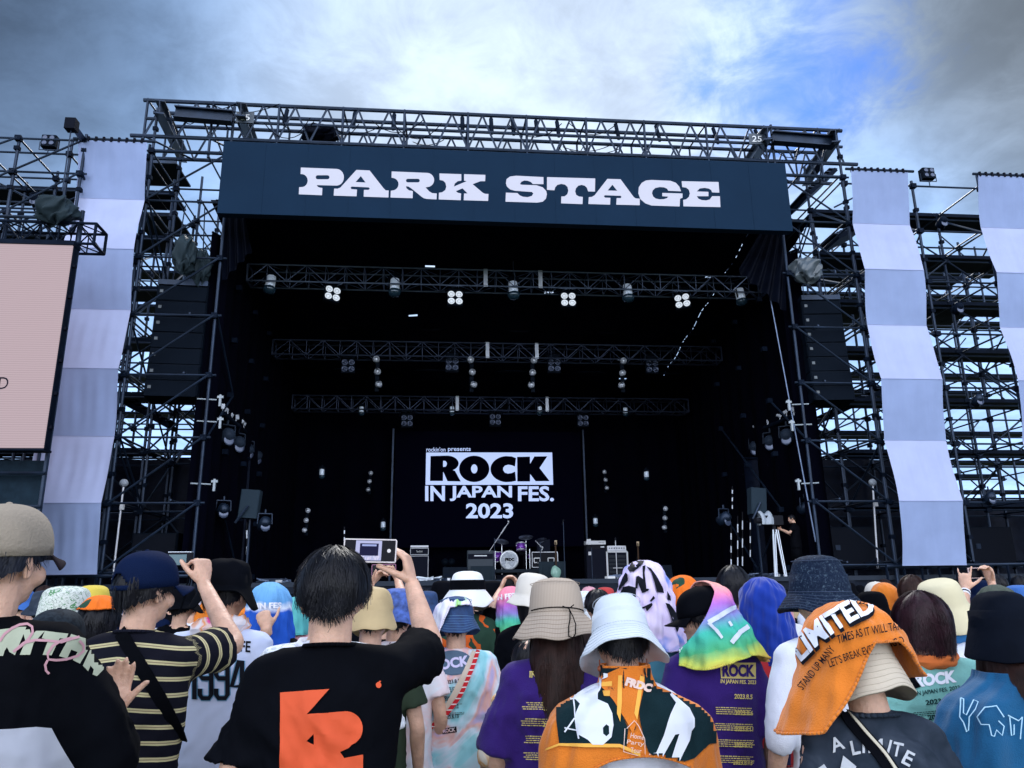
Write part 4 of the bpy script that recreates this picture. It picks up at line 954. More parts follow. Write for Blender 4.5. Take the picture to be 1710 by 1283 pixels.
    def hair(s, m, kind='short', n=1600, seed=1, L0=None, maxphi=None, width=0.0022, push=0.0, taper=0.3, name='hair', vol=0.0, jag=0.02, fly=0):
        rr = random.Random(seed)
        if kind == 'short': Lb = lambda ph: (0.235-0.075*(abs(ph)/math.pi)**1.0*1.6 if abs(ph) < 2.0 else 0.10-0.02*(abs(ph)-2.0)); mp_ = math.pi
        else: Lb = lambda ph: L0-(0.02*abs(ph)); mp_ = maxphi or 1.9
        def ln(ph):
            if kind == 'short': return Lb(ph)
            return Lb(ph) if abs(ph) <= mp_ else max(0.10, 0.12)
        def f(u, v):
            ph = -math.pi+2*math.pi*u
            if kind != 'short':
                ph2 = ph; L = ln(ph) if abs(ph) <= mp_ else 0.115
                k = max(0, min(1, (abs(ph)-mp_)/0.25)) if abs(ph) > mp_ else 0
                L = Lb(ph)*(1-k)+0.115*k
            else: L = ln(ph)
            L *= v*(1+jag*math.sin(ph*23)+jag*math.sin(ph*57))
            return s.hpt(ph, L, lift=vol+0.004*math.sin(ph*9+L*20)+0.002*math.sin(ph*31+L*9), push=push, taper=taper)
        o = MB().grid(f, 90, 26).build(name, m, s.e, True)
        mb = MB()
        for i in range(fly):          # flyaways
            ph = rr.uniform(-mp_, mp_); a = rr.uniform(0.0, ln(ph)*0.9); pts = [s.hpt(ph+0.12*j*rr.uniform(-1, 1), a+0.019*j, lift=vol+0.003+0.0028*j*rr.uniform(0.5, 1.4), push=push, taper=taper) for j in range(4)]
            vs = []
            for j, p in enumerate(pts):
                tn = (pts[min(j+1, 3)]-pts[max(j-1, 0)]).normalized(); sd_ = tn.cross(Vector((0.3, -1, 0.2))).normalized()*width*0.4; vs += [p-sd_, p+sd_]
            mb.add(vs, [(2*j, 2*j+1, 2*j+3, 2*j+2) for j in range(3)])
        for i in range(n):
            ph = rr.uniform(-mp_, mp_); Lm = ln(ph)
            if kind == 'short':
                a = rr.random()**0.7*Lm; b = min(a+rr.uniform(0.04, 0.08), Lm+rr.uniform(-0.01, 0.022)); k = 4; dph = rr.uniform(-0.16, 0.16)+0.1*math.sin(ph*5); wob = 0
            else:
                a = rr.uniform(0.0, 0.12); b = Lm+rr.uniform(-0.06, 0.03); k = 9; dph = rr.uniform(-0.10, 0.10); wob = rr.uniform(0, 6)
            if b <= a+0.01: continue
            lf = rr.uniform(0.001, 0.007)+vol; pts = []
            for j in range(k+1):
                t = j/k; pts.append(s.hpt(ph+dph*t+(0.03*math.sin(wob+t*5) if wob else 0), a+(b-a)*t, lift=lf+0.005*t*rr.random()+0.004*math.sin(ph*9+(a+(b-a)*t)*20), push=push, taper=taper))
            w = width*rr.uniform(0.6, 1.3); vs = []; 
            for j, p in enumerate(pts):
                tn = (pts[min(j+1, k)]-pts[max(j-1, 0)]).normalized(); nrm = (p-s.hs@HC).normalized(); sd_ = tn.cross(nrm).normalized()*w*(1-0.75*j/k)
                vs += [p-sd_, p+sd_]
            mb.add(vs, [(2*j, 2*j+1, 2*j+3, 2*j+2) for j in range(k)])
        mb.build('strands', m, o)
        return o
    # hats ------------------------------------------------
    def bucket(s, m, r=0.100, h=0.105, brim=0.160, drop=0.065, tilt=0, troll=0, seed=1, band=None, stitch=None, floppy=0.008, zc=0.02, soft=0.0, top=0.9, name='bucket_hat', yaw=0, under=None, label=None):
        rr = random.Random(seed); ph = [rr.uniform(0, 6) for _ in range(6)]
        T = s.hs@Matrix.Translation(HC+Vector((0, 0, zc)))@Matrix.Rotation(R(yaw), 4, 'Z')@Matrix.Rotation(R(-tilt), 4, 'X')@Matrix.Rotation(R(troll), 4, 'Y')
        def fx(v, a):
            k = math.hypot(v.x, v.y); e = max(0, (k-r)/(brim-r+1e-6)) if v.z < 0.01 else 0
            v = v.copy(); v.y *= 1.12
            w = 1.35*floppy*e*(math.sin(2*a+ph[0])+0.6*math.sin(3*a+ph[1])+0.25*math.sin(7*a+ph[5])); v.z += w
            if v.z > 0.02:
                c = soft*(math.sin(3*a+ph[2]+v.z*30)+0.7*math.sin(5*a+ph[3]-v.z*50)+0.5*math.sin(9*a+ph[4]+v.z*80)); v.x *= 1+c; v.y *= 1+c; v.z += soft*0.04*math.sin(4*a+ph[0])
            return v
        pr = [(0.002, h+0.007), (r*top*0.35, h+0.006), (r*top*0.62, h+0.001), (r*top*0.80, h-0.007), (r*top*0.91, h-0.017), (r*top*0.975, h-0.030), (r*(top*0.55+0.45), h*0.50), (r*0.985, 0.024), (r*0.995, 0.010), (r*1.01, 0.0)]
        for i in range(1, 8): t = i/7; pr.append((r*1.01+(brim-r*1.01)*t, -drop*t**1.05))
        pr += [(brim-0.001, -drop-0.004), (r*1.0, -0.008), (r*0.96, 0.0), (r*0.94, h*0.5), (0.002, h-0.03)]
        o = MB().lathe(pr, 64, (0, 0, 0), None, fx)
        o.v = [tuple(T@Vector(v)) for v in o.v]; o = o.build(name, m, s.e, True)
        if label: o['label'] = label
        def ring(rr_, z, w, mm, nm, e=0):
            q = MB(); n = 64
            pts = [T@fx(Vector((rr_*math.cos(2*math.pi*i/n), rr_*math.sin(2*math.pi*i/n), z)), 2*math.pi*i/n) for i in range(n+1)]
            q.path(pts, w, 5); q.build(nm, mm, o, True)
        if stitch:
            q = MB()
            for t in (0.16, 0.32, 0.48, 0.64, 0.80, 0.95):
                rad = r*1.01+(brim-r*1.01)*t; n = 64
                q.path([T@(fx(Vector((rad*math.cos(2*math.pi*i/n), rad*math.sin(2*math.pi*i/n), -drop*t**1.05)), 2*math.pi*i/n)+Vector((0, 0, 0.0008))) for i in range(n+1)], 0.0009, 4)
            q.build('stitching', stitch, o)
            ring(r*1.005, 0.004, 0.0016, stitch, 'crown_seam'); ring(r*top*1.005, h-0.016, 0.0013, stitch, 'crown_seam')
        if band:
            q = MB()
            def bf(u, v):
                a = 2*math.pi*u; rad = (r*(1-0.06*v))*1.012; return T@fx(Vector((rad*math.cos(a), rad*math.sin(a), 0.006+h*0.52*v)), a)
            q.grid(bf, 65, 6).build('hat_band', band, o, True)
        s.hatT = T; s.hat = o
        return o
    def cap(s, m, yaw=0, r=0.098, opening=True, brimm=None, tilt=0, brim=True, seed=1, name='cap', strap=None, label=None, h=0.105):
        T = s.hs@Matrix.Translation(HC+Vector((0, 0, 0.012)))@Matrix.Rotation(R(yaw), 4, 'Z')@Matrix.Rotation(R(-tilt), 4, 'X')
        mb = MB(); nu, nv = 72, 20; vs = []; fs = []
        def dp(i, j):
            a = 2*math.pi*i/nu; t = j/nv; th = t*math.pi/2
            k = 1+0.012*math.cos(6*a)*math.sin(th)
            rad = r*math.sin(th)**0.80*k; z = (h+0.006)*math.cos(th)**0.85 if t < 1 else 0
            if t == 1: z = -0.012
            return Vector((rad*math.sin(a), -rad*1.12*math.cos(a), z))
        for j in range(nv+1):
            for i in range(nu): vs.append(T@dp(i, j))
        for j in range(nv):
            for i in range(nu):
                a = 2*math.pi*(i+0.5)/nu; a = min(a, 2*math.pi-a); z = (dp(i, j).z+dp(i, j+1).z)/2
                if opening and (a*r/0.045)**2+((z+0.012)/0.052)**2 < 1: continue
                fs.append((j*nu+i, (j+1)*nu+i, (j+1)*nu+(i+1) % nu, j*nu+(i+1) % nu))
        mb.add(vs, fs); o = mb.build(name, m, s.e, True, solid=0.003)
        if label: o['label'] = label
        st = MB()
        for k in range(6):
            i0 = int(nu*(k+0.5)/6); st.path([T@(dp(i0, j)*1.006) for j in range(nv+(0 if not (opening and k in (0, 5)) else -5))], 0.0009, 4)
        st.build('panel_seams', strap or brimm or m, o)
        MB().ell(T@Vector((0, 0, h+0.007)), (0.008, 0.008, 0.005)).build('button', m, o, True)
        if opening:
            q = MB()
            def sf(u, v): a = -0.62+1.24*u; return T@Vector((r*1.0*math.sin(a), -r*1.125*math.cos(a), -0.014+0.016*v))
            q.grid(sf, 16, 3).build('strap', strap or m, o, True, solid=0.003)
        if brim:
            def bf(u, v):
                a = -1.15+2.3*u; out = 0.072*v*math.cos(a*1.1)**0.6 if abs(a*1.1) < 1.5 else 0
                return T@Vector((r*math.sin(a)*(1+0.05*v), r*1.10*math.cos(a)+out, -0.010-0.012*v-0.020*(abs(a))**2*v-0.0*v))
            MB().grid(bf, 30, 8).build('brim', brimm or m, o, True, solid=0.004)
        s.hat = o
        return o
    # cloth draped over the head ---------------------------
    def hood(s, m, hem, phimax=2.2, rx=0.108, ry=0.125, rz=0.118, cz=0.01, flare=0.5, folds=0.006, seed=1, name='head_towel', nu=110, nv=44, fr=9, label=None, phimin=None, twist=0.0, back=0.0, pfn=None):
        rr = random.Random(seed); ph = [rr.uniform(0, 6) for _ in range(8)]; pmin = -phimax if phimin is None else phimin
        def f(u, v):
            p0_ = pmin if pfn is None else pfn(v)
            phi = p0_+(phimax-p0_)*u; L = hem(phi)*v; R0 = (rx+rz)/2; q = R0*math.pi/2; c = HC+Vector((0, 0, cz)); sx_, cy_ = math.sin(phi), -math.cos(phi)
            if L < q: th = L/R0; p = Vector((rx*math.sin(th)*sx_, ry*math.sin(th)*cy_, rz*math.cos(th))); d = 0
            else: d = L-q; fl = 1+(flare(phi) if callable(flare) else flare)*d; p = Vector((rx*fl*sx_, ry*fl*cy_-back*d*max(0, -cy_), -d))
            w = folds*min(1, L/0.10)*(0.35+3.0*d)
            k = w*(math.sin(fr*phi+ph[0]+d*6)+0.6*math.sin(fr*1.9*phi+ph[1]-d*9)+0.35*math.sin(fr*3.3*phi+ph[2]+L*30))+folds*0.5*math.sin(L*38+phi*4+ph[3])*min(1, L/0.1)+folds*0.3*math.sin(L*80-phi*7+ph[4])*min(1, L/0.1)
            dr = Vector((sx_, cy_, 0)) if d > 0 else p.normalized()
            return s.hs@(c+p+dr*k)
        o = MB().grid(f, nu, nv).build(name, m, s.e, True); md = o.modifiers.new('thick', 'SOLIDIFY'); md.thickness = 0.005; md.offset = 1
        if label: o['label'] = label
        # rolled hem
        q = MB(); q.path([f(i/(nu-1), 1.0) for i in range(nu)], 0.0045, 6); q.build('hem', m, o, True)
        return o
    def cape(s, m, hem, phimax=2.3, ztop=1.47, grow=0.0, folds=0.008, seed=1, name='shoulder_towel', fr=7, nu=120, nv=40, label=None, phimin=None, rtop=0.075, wide=1.0):
        rr = random.Random(seed); ph = [rr.uniform(0, 6) for _ in range(8)]; pmin = -phimax if phimin is None else phimin
        prof = [(1.50, rtop, rtop), (1.465, rtop+0.012, rtop+0.008), (1.43, 0.150, 0.105), (1.40, 0.205, 0.125), (1.36, 0.238, 0.142), (1.28, 0.258, 0.156), (1.1, 0.275, 0.170), (0.9, 0.285, 0.178), (0.5, 0.30, 0.19)]
        def ab(z):
            for (z0, a0, b0), (z1, a1, b1) in zip(prof[:-1], prof[1:]):
                if z >= z1: t = min(1, max(0, (z0-z)/(z0-z1))); return ((a0+(a1-a0)*t+grow)*wide, b0+(b1-b0)*t+grow)
            return prof[-1][1]*wide, prof[-1][2]
        def f(u, v):
            phi = pmin+(phimax-pmin)*u; z = ztop+(hem(phi)-ztop)*(v**1.15); a, b = ab(z); e = 0.80
            sx_ = math.copysign(abs(math.sin(phi))**e, math.sin(phi)); cy_ = -math.copysign(abs(math.cos(phi))**e, math.cos(phi))
            d = max(0, ztop-z); k = folds*min(1, 0.4+d*4)*(math.sin(fr*phi+ph[0]+d*5)+0.6*math.sin(fr*1.8*phi+ph[1]-d*8)+0.3*math.sin(fr*3.1*phi+ph[2]+d*20))+folds*0.4*math.sin(d*40+phi*5+ph[3])
            return Vector(((a+k)*sx_, -0.008+(b+k)*cy_, z))
        o = MB().grid(f, nu, nv).build(name, m, s.e, True); md = o.modifiers.new('thick', 'SOLIDIFY'); md.thickness = 0.005; md.offset = 1
        if label: o['label'] = label
        q = MB(); q.path([f(i/(nu-1), 1.0) for i in range(nu)], 0.004, 6); q.build('hem', m, o, True)
        return o
    def neck_towel(s, m, r=0.082, z=1.475, w=0.030, seed=1, name='neck_towel', ang=(0, 360)):
        rr = random.Random(seed); ph = [rr.uniform(0, 6) for _ in range(4)]
        def f(u, v):
            a = R(ang[0]+(ang[1]-ang[0])*u); b = 2*math.pi*v; k = 1+0.16*math.sin(5*b+a*3+ph[0])+0.1*math.sin(3*b-a*7+ph[1])
            rad = r+w*k*math.cos(b)*0.8; return Vector((rad*math.cos(a)*1.05, -0.01+rad*math.sin(a), z+0.012*math.sin(a+ph[2])+w*k*math.sin(b)*1.1))
        return MB().grid(f, 80, 16).build(name, m, s.e, True)
    # printed marks -------------------------------------------
    def decal(s, target, items, m, name='print', off=0.003, cut=9.0, parent=None):
        dg = bpy.context.evaluated_depsgraph_get(); me = target.data
        W_ = s.M
        key = target.name
        if not hasattr(s, '_bvh'): s._bvh = {}
        if key not in s._bvh:
            s._bvh[key] = BVHTree.FromPolygons([W_@v.co for v in me.vertices], [tuple(p.vertices) for p in me.polygons])
        bvh = s._bvh[key]
        bm = bmesh.new()
        for vs, fs in items:
            v_ = [bm.verts.new((v.x, v.y, 0)) for v in vs]
            for f in fs:
                try: bm.faces.new([v_[i] for i in f])
                except ValueError: pass
        if not bm.verts: return None
        xs = [v.co.x for v in bm.verts]; ys = [v.co.y for v in bm.verts]
        for ax, lo, hi in ((0, min(xs), max(xs)), (1, min(ys), max(ys))):
            c = lo+cut*0.5
            while c < hi:
                pl = Vector((c, 0, 0)) if ax == 0 else Vector((0, c, 0)); no = Vector((1, 0, 0)) if ax == 0 else Vector((0, 1, 0))
                bmesh.ops.bisect_plane(bm, geom=bm.verts[:]+bm.edges[:]+bm.faces[:], dist=1e-4, plane_co=pl, plane_no=no); c += cut
        bad = []
        for v in bm.verts:
            d = ray(v.co.x, v.co.y).normalized(); hit = bvh.ray_cast(CAMP, d)
            if hit[0] is None: bad.append(v); continue
            n = hit[1]
            if n.dot(d) > 0: n = -n
            v.co = s.Mi@(hit[0]+n*off*0.35-d*(off*0.65+(0.005 if target.modifiers else 0)))
        bmesh.ops.delete(bm, geom=bad, context='VERTS')
        for f in [f for f in bm.faces if max((e.calc_length() for e in f.edges), default=0) > 0.09]: bm.faces.remove(f)
        o2 = bpy.data.meshes.new(name); bm.to_mesh(o2); bm.free()
        if not len(o2.polygons): bpy.data.meshes.remove(o2); return None
        o2.materials.append(m); o2.polygons.foreach_set('use_smooth', [True]*len(o2.polygons))
        o = bpy.data.objects.new(name, o2); COL.objects.link(o); o.parent = parent or target; return o
    def strap(s, m, pts, w=0.03, name='bag_strap', off=0.010, target=None, parent=None):
        """a band lying on the shirt through points seen in the photograph"""
        W_ = s.M; me = (target or s.shirt).data
        bvh = BVHTree.FromPolygons([W_@v.co for v in me.vertices], [tuple(p.vertices) for p in me.polygons])
        c = []
        n = 40
        for i in range(n+1):
            t = i/n*(len(pts)-1); k = min(int(t), len(pts)-2); a = Vector(pts[k]).lerp(Vector(pts[k+1]), t-k)
            d = ray(a.x, a.y).normalized(); h = bvh.ray_cast(CAMP, d)
            if h[0] is not None: c.append((s.Mi@(h[0]-d*off)))
        if len(c) < 3: return None
        # smooth
        for _ in range(6): c = [c[0]]+[(c[i-1]+c[i]*2+c[i+1])/4 for i in range(1, len(c)-1)]+[c[-1]]
        mb = MB(); vs = []
        for i, p in enumerate(c):
            tn = (c[min(i+1, len(c)-1)]-c[max(i-1, 0)]).normalized(); nr = Vector((0, -1, 0.1)); sd_ = tn.cross(nr).normalized()*w/2; nn = sd_.cross(tn).normalized()*0.002
            vs += [p-sd_-nn, p+sd_-nn, p+sd_+nn, p-sd_+nn]
        fs = []
        for i in range(len(c)-1):
            for k in range(4): fs.append((4*i+k, 4*i+(k+1) % 4, 4*i+4+(k+1) % 4, 4*i+4+k))
        mb.add(vs, fs); return mb.build(name, m, parent or s.e, False)
def lines_px(a, b, rows, gap, h, seed, ragged=0.25):
    """lines of lettering too small to read: runs of short strokes"""
    rr = random.Random(seed); its = []
    a = Vector((*a, 0)); b = Vector((*b, 0)); d = (b-a); Ln = d.length; d.normalize(); up = Vector((d.y, -d.x, 0))
    for r in range(rows):
        c0 = Ln*ragged*rr.random()*0.5; x = c0; end = Ln-c0
        while x < end:
            w = rr.uniform(2.0, 6.0); o = a+d*x-up*gap*r
            its.append(([o, o+d*min(w, end-x+0.5), o+d*min(w, end-x+0.5)+up*h, o+up*h], [(0, 1, 2, 3)])); x += w+rr.uniform(0.7, 1.4)
    return its
def ring_px(cx, cy, rx, ry, w, n=40):
    vs = [Vector((cx+rx*k*math.cos(2*math.pi*i/n), cy+ry*k*math.sin(2*math.pi*i/n), 0)) for k in (1, 1-w/max(rx, ry)) for i in range(n)]
    return vs, [(i, (i+1) % n, n+(i+1) % n, n+i) for i in range(n)]
def stroke_px(pts, w, closed=False):
    pts = [Vector((*p, 0)) for p in pts]; vs = []
    if closed: pts.append(pts[0])
    for i, p in enumerate(pts):
        t = (pts[min(i+1, len(pts)-1)]-pts[max(i-1, 0)]).normalized(); n = Vector((-t.y, t.x, 0))*w/2; vs += [p-n, p+n]
    return vs, [(2*i, 2*i+1, 2*i+3, 2*i+2) for i in range(len(pts)-1)]
# ================================================================== THE PEOPLE IN FRONT
WHITEC = mat('white_cotton', (0.66, 0.69, 0.80), 0.85, var=0.05, bump=0.2, bscale=200, spec=0.2)
BLACKC = mat('black_cotton', (0.0020, 0.0025, 0.0045), 0.85, var=0.3, vscale=5, bump=0.1, bscale=300, spec=0.15)
PRINTW = mat('white_print', (0.72, 0.74, 0.84), 0.6, spec=0.3); PRINTB = mat('black_print', (0.008, 0.009, 0.014), 0.6)
# ---- the man in the centre filming with his phone
h4 = Person('tall black haired person in a black t-shirt with big orange emblem, raising a phone', 560, 912, 2.2, hat=0.012, vox=0.0052,
    arms={'R': {'E': (718, 1082, 2.42), 'W': (688, 976, 2.55), 'S': (0.172, 0.0, 1.395), 'hand': {'y': (-0.22, 0.10, 1), 'z': (0.95, -0.25, 0.25), 't': -1, 'curl': (38, 52, 34), 'spread': 5, 'td': (0.15, 0.62, -0.80), 'tc': -4}},
          'L': {'E': (-0.235, -0.02, 1.13), 'W': (-0.20, 0.16, 0.94)}})
h4.hair(HAIR, 'short', n=4200, seed=4, width=0.0013, vol=0.007, fly=170)
h4.tee(BLACKC, loose=1.04, sl=0.80, slr=1.06, seed=3, amp=0.012, freq=22)
h4.collar(BLACKC, r=0.068, z=1.472)
ORG = mat('orange_print', (0.60, 0.085, 0.03), 0.7, var=0.06, vscale=9, spec=0.2)
def c2(pts): return [(350+x/3.184, 880+y/3.184) for x, y in pts]
h4.decal(h4.shirt, [poly_px([c2([(376, 882), (637, 863), (518, 997), (725, 980)]+arc(725, 1072, 90, 92, -85, 70, 12)+[(740, 1175), (693, 1195), (715, 1228), (815, 1210), (815, 1420), (373, 1420)]), c2([(553, 1100), (553, 1158), (515, 1138)])])], ORG, 'back_emblem', off=0.006, cut=6)
h4.decal(h4.shirt, [poly_px([c2(arc(898, 842, 15, 16, 0, 330, 10))]), poly_px([c2([(894, 830), (905, 818), (912, 822), (902, 834)])])], ORG, 'small_emblem')
# phone
def phone(label, c, w, h, xd, up, screen, case, cat='phone', th=0.009, lens=False):
    t = thing('phone', label, cat, c); xd = Vector(xd).normalized(); up = Vector(up); up = (up-xd*up.dot(xd)).normalized(); nd = xd.cross(up)   # nd points away from the holder's eyes when xd=+x, up=+z : -y
    B = Matrix((xd, up, nd)).transposed()
    MB().box((0, 0, 0), (w, h, th), B, bev=0.004).build('case', case, t)
    mb = MB(); k = th/2+0.0008
    mb.add([B@Vector((-w/2+0.004, -h/2+0.004, k)), B@Vector((w/2-0.004, -h/2+0.004, k)), B@Vector((w/2-0.004, h/2-0.004, k)), B@Vector((-w/2+0.004, h/2-0.004, k))], [(0, 1, 2, 3)]); mb.build('screen', mat('phone_glass', (0.003, 0.003, 0.007), 0.25, spec=0.08), t)
    if screen:
        def rect(x0, y0, x1, y1, m, nm, z=0.0016):
            MB().add([B@Vector((x0*w, y0*h, th/2+z)), B@Vector((x1*w, y0*h, th/2+z)), B@Vector((x1*w, y1*h, th/2+z)), B@Vector((x0*w, y1*h, th/2+z))], [(0, 1, 2, 3)]).build(nm, m, t)
        rect(-0.27, -0.42, 0.22, 0.42, mat('screen_sky', (0.1, 0.1, 0.15), 0.3, emit=0.45, ecol=(0.32, 0.33, 0.55)), 'live_picture')
        rect(-0.19, -0.22, 0.16, 0.30, mat('screen_stage', (0.004, 0.004, 0.02), 0.3, emit=0.3, ecol=(0.01, 0.01, 0.04)), 'live_picture_stage', 0.0020)
        rect(-0.15, 0.18, 0.12, 0.26, mat('screen_header', (0.1, 0.1, 0.2), 0.3, emit=0.5, ecol=(0.15, 0.2, 0.4)), 'live_picture_header', 0.0024)
        rr = random.Random(4); mb = MB()
        for i in range(26):
            x = rr.uniform(-0.26, 0.20); y = rr.uniform(-0.41, -0.30); s_ = 0.016
            mb.add([B@Vector((x*w, y*h, th/2+0.0024)), B@Vector(((x+s_)*w, y*h, th/2+0.0024)), B@Vector(((x+s_)*w, (y+0.10)*h, th/2+0.0024)), B@Vector((x*w, (y+0.10)*h, th/2+0.0024))], [(0, 1, 2, 3)])
        mb.build('live_picture_crowd', mat('screen_crowd', (0.1, 0.1, 0.1), 0.3, emit=0.6, ecol=(0.45, 0.42, 0.6)), t)
        MB().add([B@Vector((0.36*w+0.006*math.cos(a), -0.0*h+0.006*math.sin(a), th/2+0.002)) for a in [i*math.pi/6 for i in range(12)]], [tuple(range(12))]).build('shutter_button', mat('screen_button', (0.1, 0.1, 0.1), 0.3, emit=0.4, ecol=(0.8, 0.8, 0.9)), t)
    return t
phone('large phone held sideways by the tall central person, its screen showing the stage', P(618, 920, 2.53), 0.168, 0.074, (1, -0.05, -0.03), (0, 0.1, 1), True, mat('phone_case_pale', (0.55, 0.50, 0.52), 0.3))
# ---- striped shirt
NAVYC = mat('navy_cotton', (0.004, 0.010, 0.038), 0.8, bump=0.2, bscale=200, spec=0.25)
h2 = Person('person in a navy cap and dark striped t-shirt holding up a small camera', 245, 920, 2.85, hat=0.022, vox=0.006, yaw=-10, hy=-18,
    arms={'R': {'E': (389, 1078, 3.03), 'W': (340, 975, 3.20), 'hand': {'y': (-0.14, 0.1, 1), 'z': (0.75, -0.65, 0.1), 't': -1, 'curl': (70, 60, 35), 'spread': 1, 'td': (0.5, 0.75, -0.45), 'tc': 10}},
          'L': {'E': (-0.235, 0.10, 1.14), 'W': (-0.14, 0.24, 1.22), 'hand': {'y': (-0.3, 0.5, 0.8)}}})
STR = mat_stripes('striped_cotton', (0.006, 0.0065, 0.013), (0.50, 0.45, 0.26), 0.048, 0.27, attr='stripe_u', rough=0.85, c3=(0.24, 0.20, 0.12))
h2.hair(HAIR, 'short', n=900, seed=8, width=0.0016, vol=0.0)
h2.tee(STR, loose=1.04, sl=0.78, slr=1.05, seed=6, amp=0.007, stripe=True)
h2.collar(mat('dark_rib', (0.010, 0.011, 0.02), 0.9), r=0.068, z=1.474)
h2.cap(NAVYC, yaw=-6, opening=True, tilt=-4, strap=NAVYC, label='navy cap worn forwards')
h2.strap(BLACKC, [(196, 1048), (212, 1075), (238, 1118), (268, 1168), (300, 1228), (312, 1260)], w=0.042)
cm = thing('compact_camera', 'compact camera with a wrist strap held up by the person in the striped t-shirt', 'camera', P(301, 934, 3.22))
MB().box((0, 0, 0), (0.095, 0.03, 0.052), bev=0.008).build('camera_body', CASE, cm); MB().box((-0.005, -0.017, -0.003), (0.068, 0.003, 0.040)).build('screen', mat('camera_screen', (0.02, 0.06, 0.08), 0.2, emit=0.25, ecol=(0.05, 0.12, 0.16)), cm)
MB().box((0, 0, 0.027), (0.088, 0.028, 0.003)).build('top_plate', ALUB, cm)
MB().path([(0.045, -0.01, -0.02), (0.05, -0.01, -0.09), (0.035, -0.01, -0.15), (0.02, -0.01, -0.2)], 0.003).path([(0.045, -0.01, -0.02), (0.038, -0.01, -0.1), (0.028, -0.01, -0.16), (0.02, -0.01, -0.2)], 0.003).build('wrist_strap', BLACKC, cm)
# ---- cap man at the left edge
h1 = Person('person in a beige cap and black jersey with pale slanted letters at the left edge', 14, 843, 2.08, hat=0.02, vox=0.0055, yaw=-12, hy=0,
    arms={'R': {'E': (180, 1275, 2.14), 'W': (186, 1196, 2.32), 'hand': {'y': (0.05, 0.15, 1), 'z': (-0.2, 1, 0.1), 't': -1, 'curl': (12, 14, 10), 'spread': 5, 'tc': -6, 'td': (0.5, 0.8, -0.15), 's': 0.86}}})
h1.hair(mat('navy_black_hair', (0.007, 0.010, 0.022), 0.5, spec=0.3, var=0.3, vscale=40), 'short', n=1200, seed=3, width=0.0016)
h1.tee(BLACKC, loose=1.22, sl=1.08, slr=1.40, seed=9, amp=0.008, length=0.1, name='jersey')
BEIGE = mat('beige_twill', (0.27, 0.23, 0.185), 0.85, var=0.08, bump=0.3, bscale=150, spec=0.2)
h1.cap(BEIGE, yaw=4, tilt=-3, brimm=mat('dark_brim', (0.02, 0.015, 0.02), 0.7), strap=BEIGE, label='beige cap with an adjustable back strap')
def c7(pts): return [(x/7.435, 960+y/7.435) for x, y in pts]
PALEG = mat('pale_green_print', (0.33, 0.36, 0.27), 0.7, var=0.12, vscale=12)
h1.decal(h1.shirt, [poly_px([c7(q)]) for q in (
    [(-60, 690), (260, 650), (330, 650), (190, 1000), (120, 960), (90, 900), (60, 950), (40, 1010), (-60, 1010)],
    [(280, 690), (370, 680), (390, 760), (450, 700), (560, 700), (420, 850), (375, 995), (250, 995), (320, 830)],
    [(560, 700), (845, 735), (820, 800), (740, 790), (640, 1000), (530, 995), (600, 810), (520, 790)],
    [(880, 740), (980, 770), (1090, 800), (1120, 880), (990, 1105), (900, 1060), (960, 960), (880, 930), (830, 1040), (730, 1010)],
    [(1130, 900), (1180, 960), (1215, 1040), (1250, 1040), (1290, 1120), (1280, 1180), (1200, 1262), (1145, 1240), (1160, 1180), (1120, 1130), (1090, 1200), (1025, 1130)])], PALEG, 'shoulder_letters', off=0.003, cut=7)
PINKP = mat('pink_print', (0.42, 0.22, 0.26), 0.7)
h1.decal(h1.shirt, [stroke_px(c7(q), 4.2) for q in (
    [(0, 830), (60, 740), (150, 670), (250, 625), (340, 615), (400, 650), (410, 720), (360, 800), (280, 880), (170, 960)],
    [(170, 960), (300, 850), (440, 815), (600, 820), (760, 840), (880, 800), (980, 775)],
    [(980, 820), (1030, 880), (1030, 950), (960, 1010), (820, 1050), (700, 1060), (600, 1050), (590, 980), (660, 880), (760, 820), (880, 790)],
    [(590, 1060), (560, 1120), (570, 1190), (610, 1230)])], PINKP, 'script_lettering', off=0.005, cut=6)
h1.decal(h1.shirt, [poly_px([[(-30, 1220), (20, 1217), (60, 1214), (86, 1216), (96, 1235), (112, 1262), (130, 1290), (130, 1330), (-30, 1330)]])], mat('grey_white_panel', (0.35, 0.37, 0.45), 0.85), 'lower_panel', off=0.004, cut=9)
# ---- white jersey 1994
h3 = Person('person in a floppy black bucket hat and white baseball jersey numbered 1994', 378, 941, 3.5, hat=0.02, yaw=-6, hy=-10, vox=0.0095)
h3.hair(HAIR, 'short', n=500, seed=2, width=0.003)
JER = mat('white_jersey', (0.52, 0.58, 0.78), 0.75, var=0.05, vscale=3, spec=0.3)
h3.tee(JER, loose=1.12, sl=0.95, slr=1.2, seed=12, amp=0.007, name='jersey', freq=16)
h3.collar(BLACKC, r=0.070, z=1.474, w=0.008)
h3.bucket(BLACKC, r=0.100, h=0.115, brim=0.138, drop=0.055, tilt=2, floppy=0.022, soft=0.045, seed=5, label='crumpled black bucket hat')
h3.neck_towel(mat_ramp('pink_orange_towel', [(0.3, (0.75, 0.68, 0.72)), (0.42, (0.75, 0.72, 0.78)), (0.5, (0.80, 0.30, 0.10)), (0.58, (0.75, 0.60, 0.55)), (0.66, (0.70, 0.06, 0.30))], scale=7), r=0.088, w=0.034, seed=3)
h3.decal(h3.shirt, [text_px('NO LIFE', (352, 1086), (418, 1090), 19, 0.02)], PRINTB, 'name_lettering', cut=8)
SKYB = mat('sky_blue_outline', (0.12, 0.30, 0.50), 0.7)
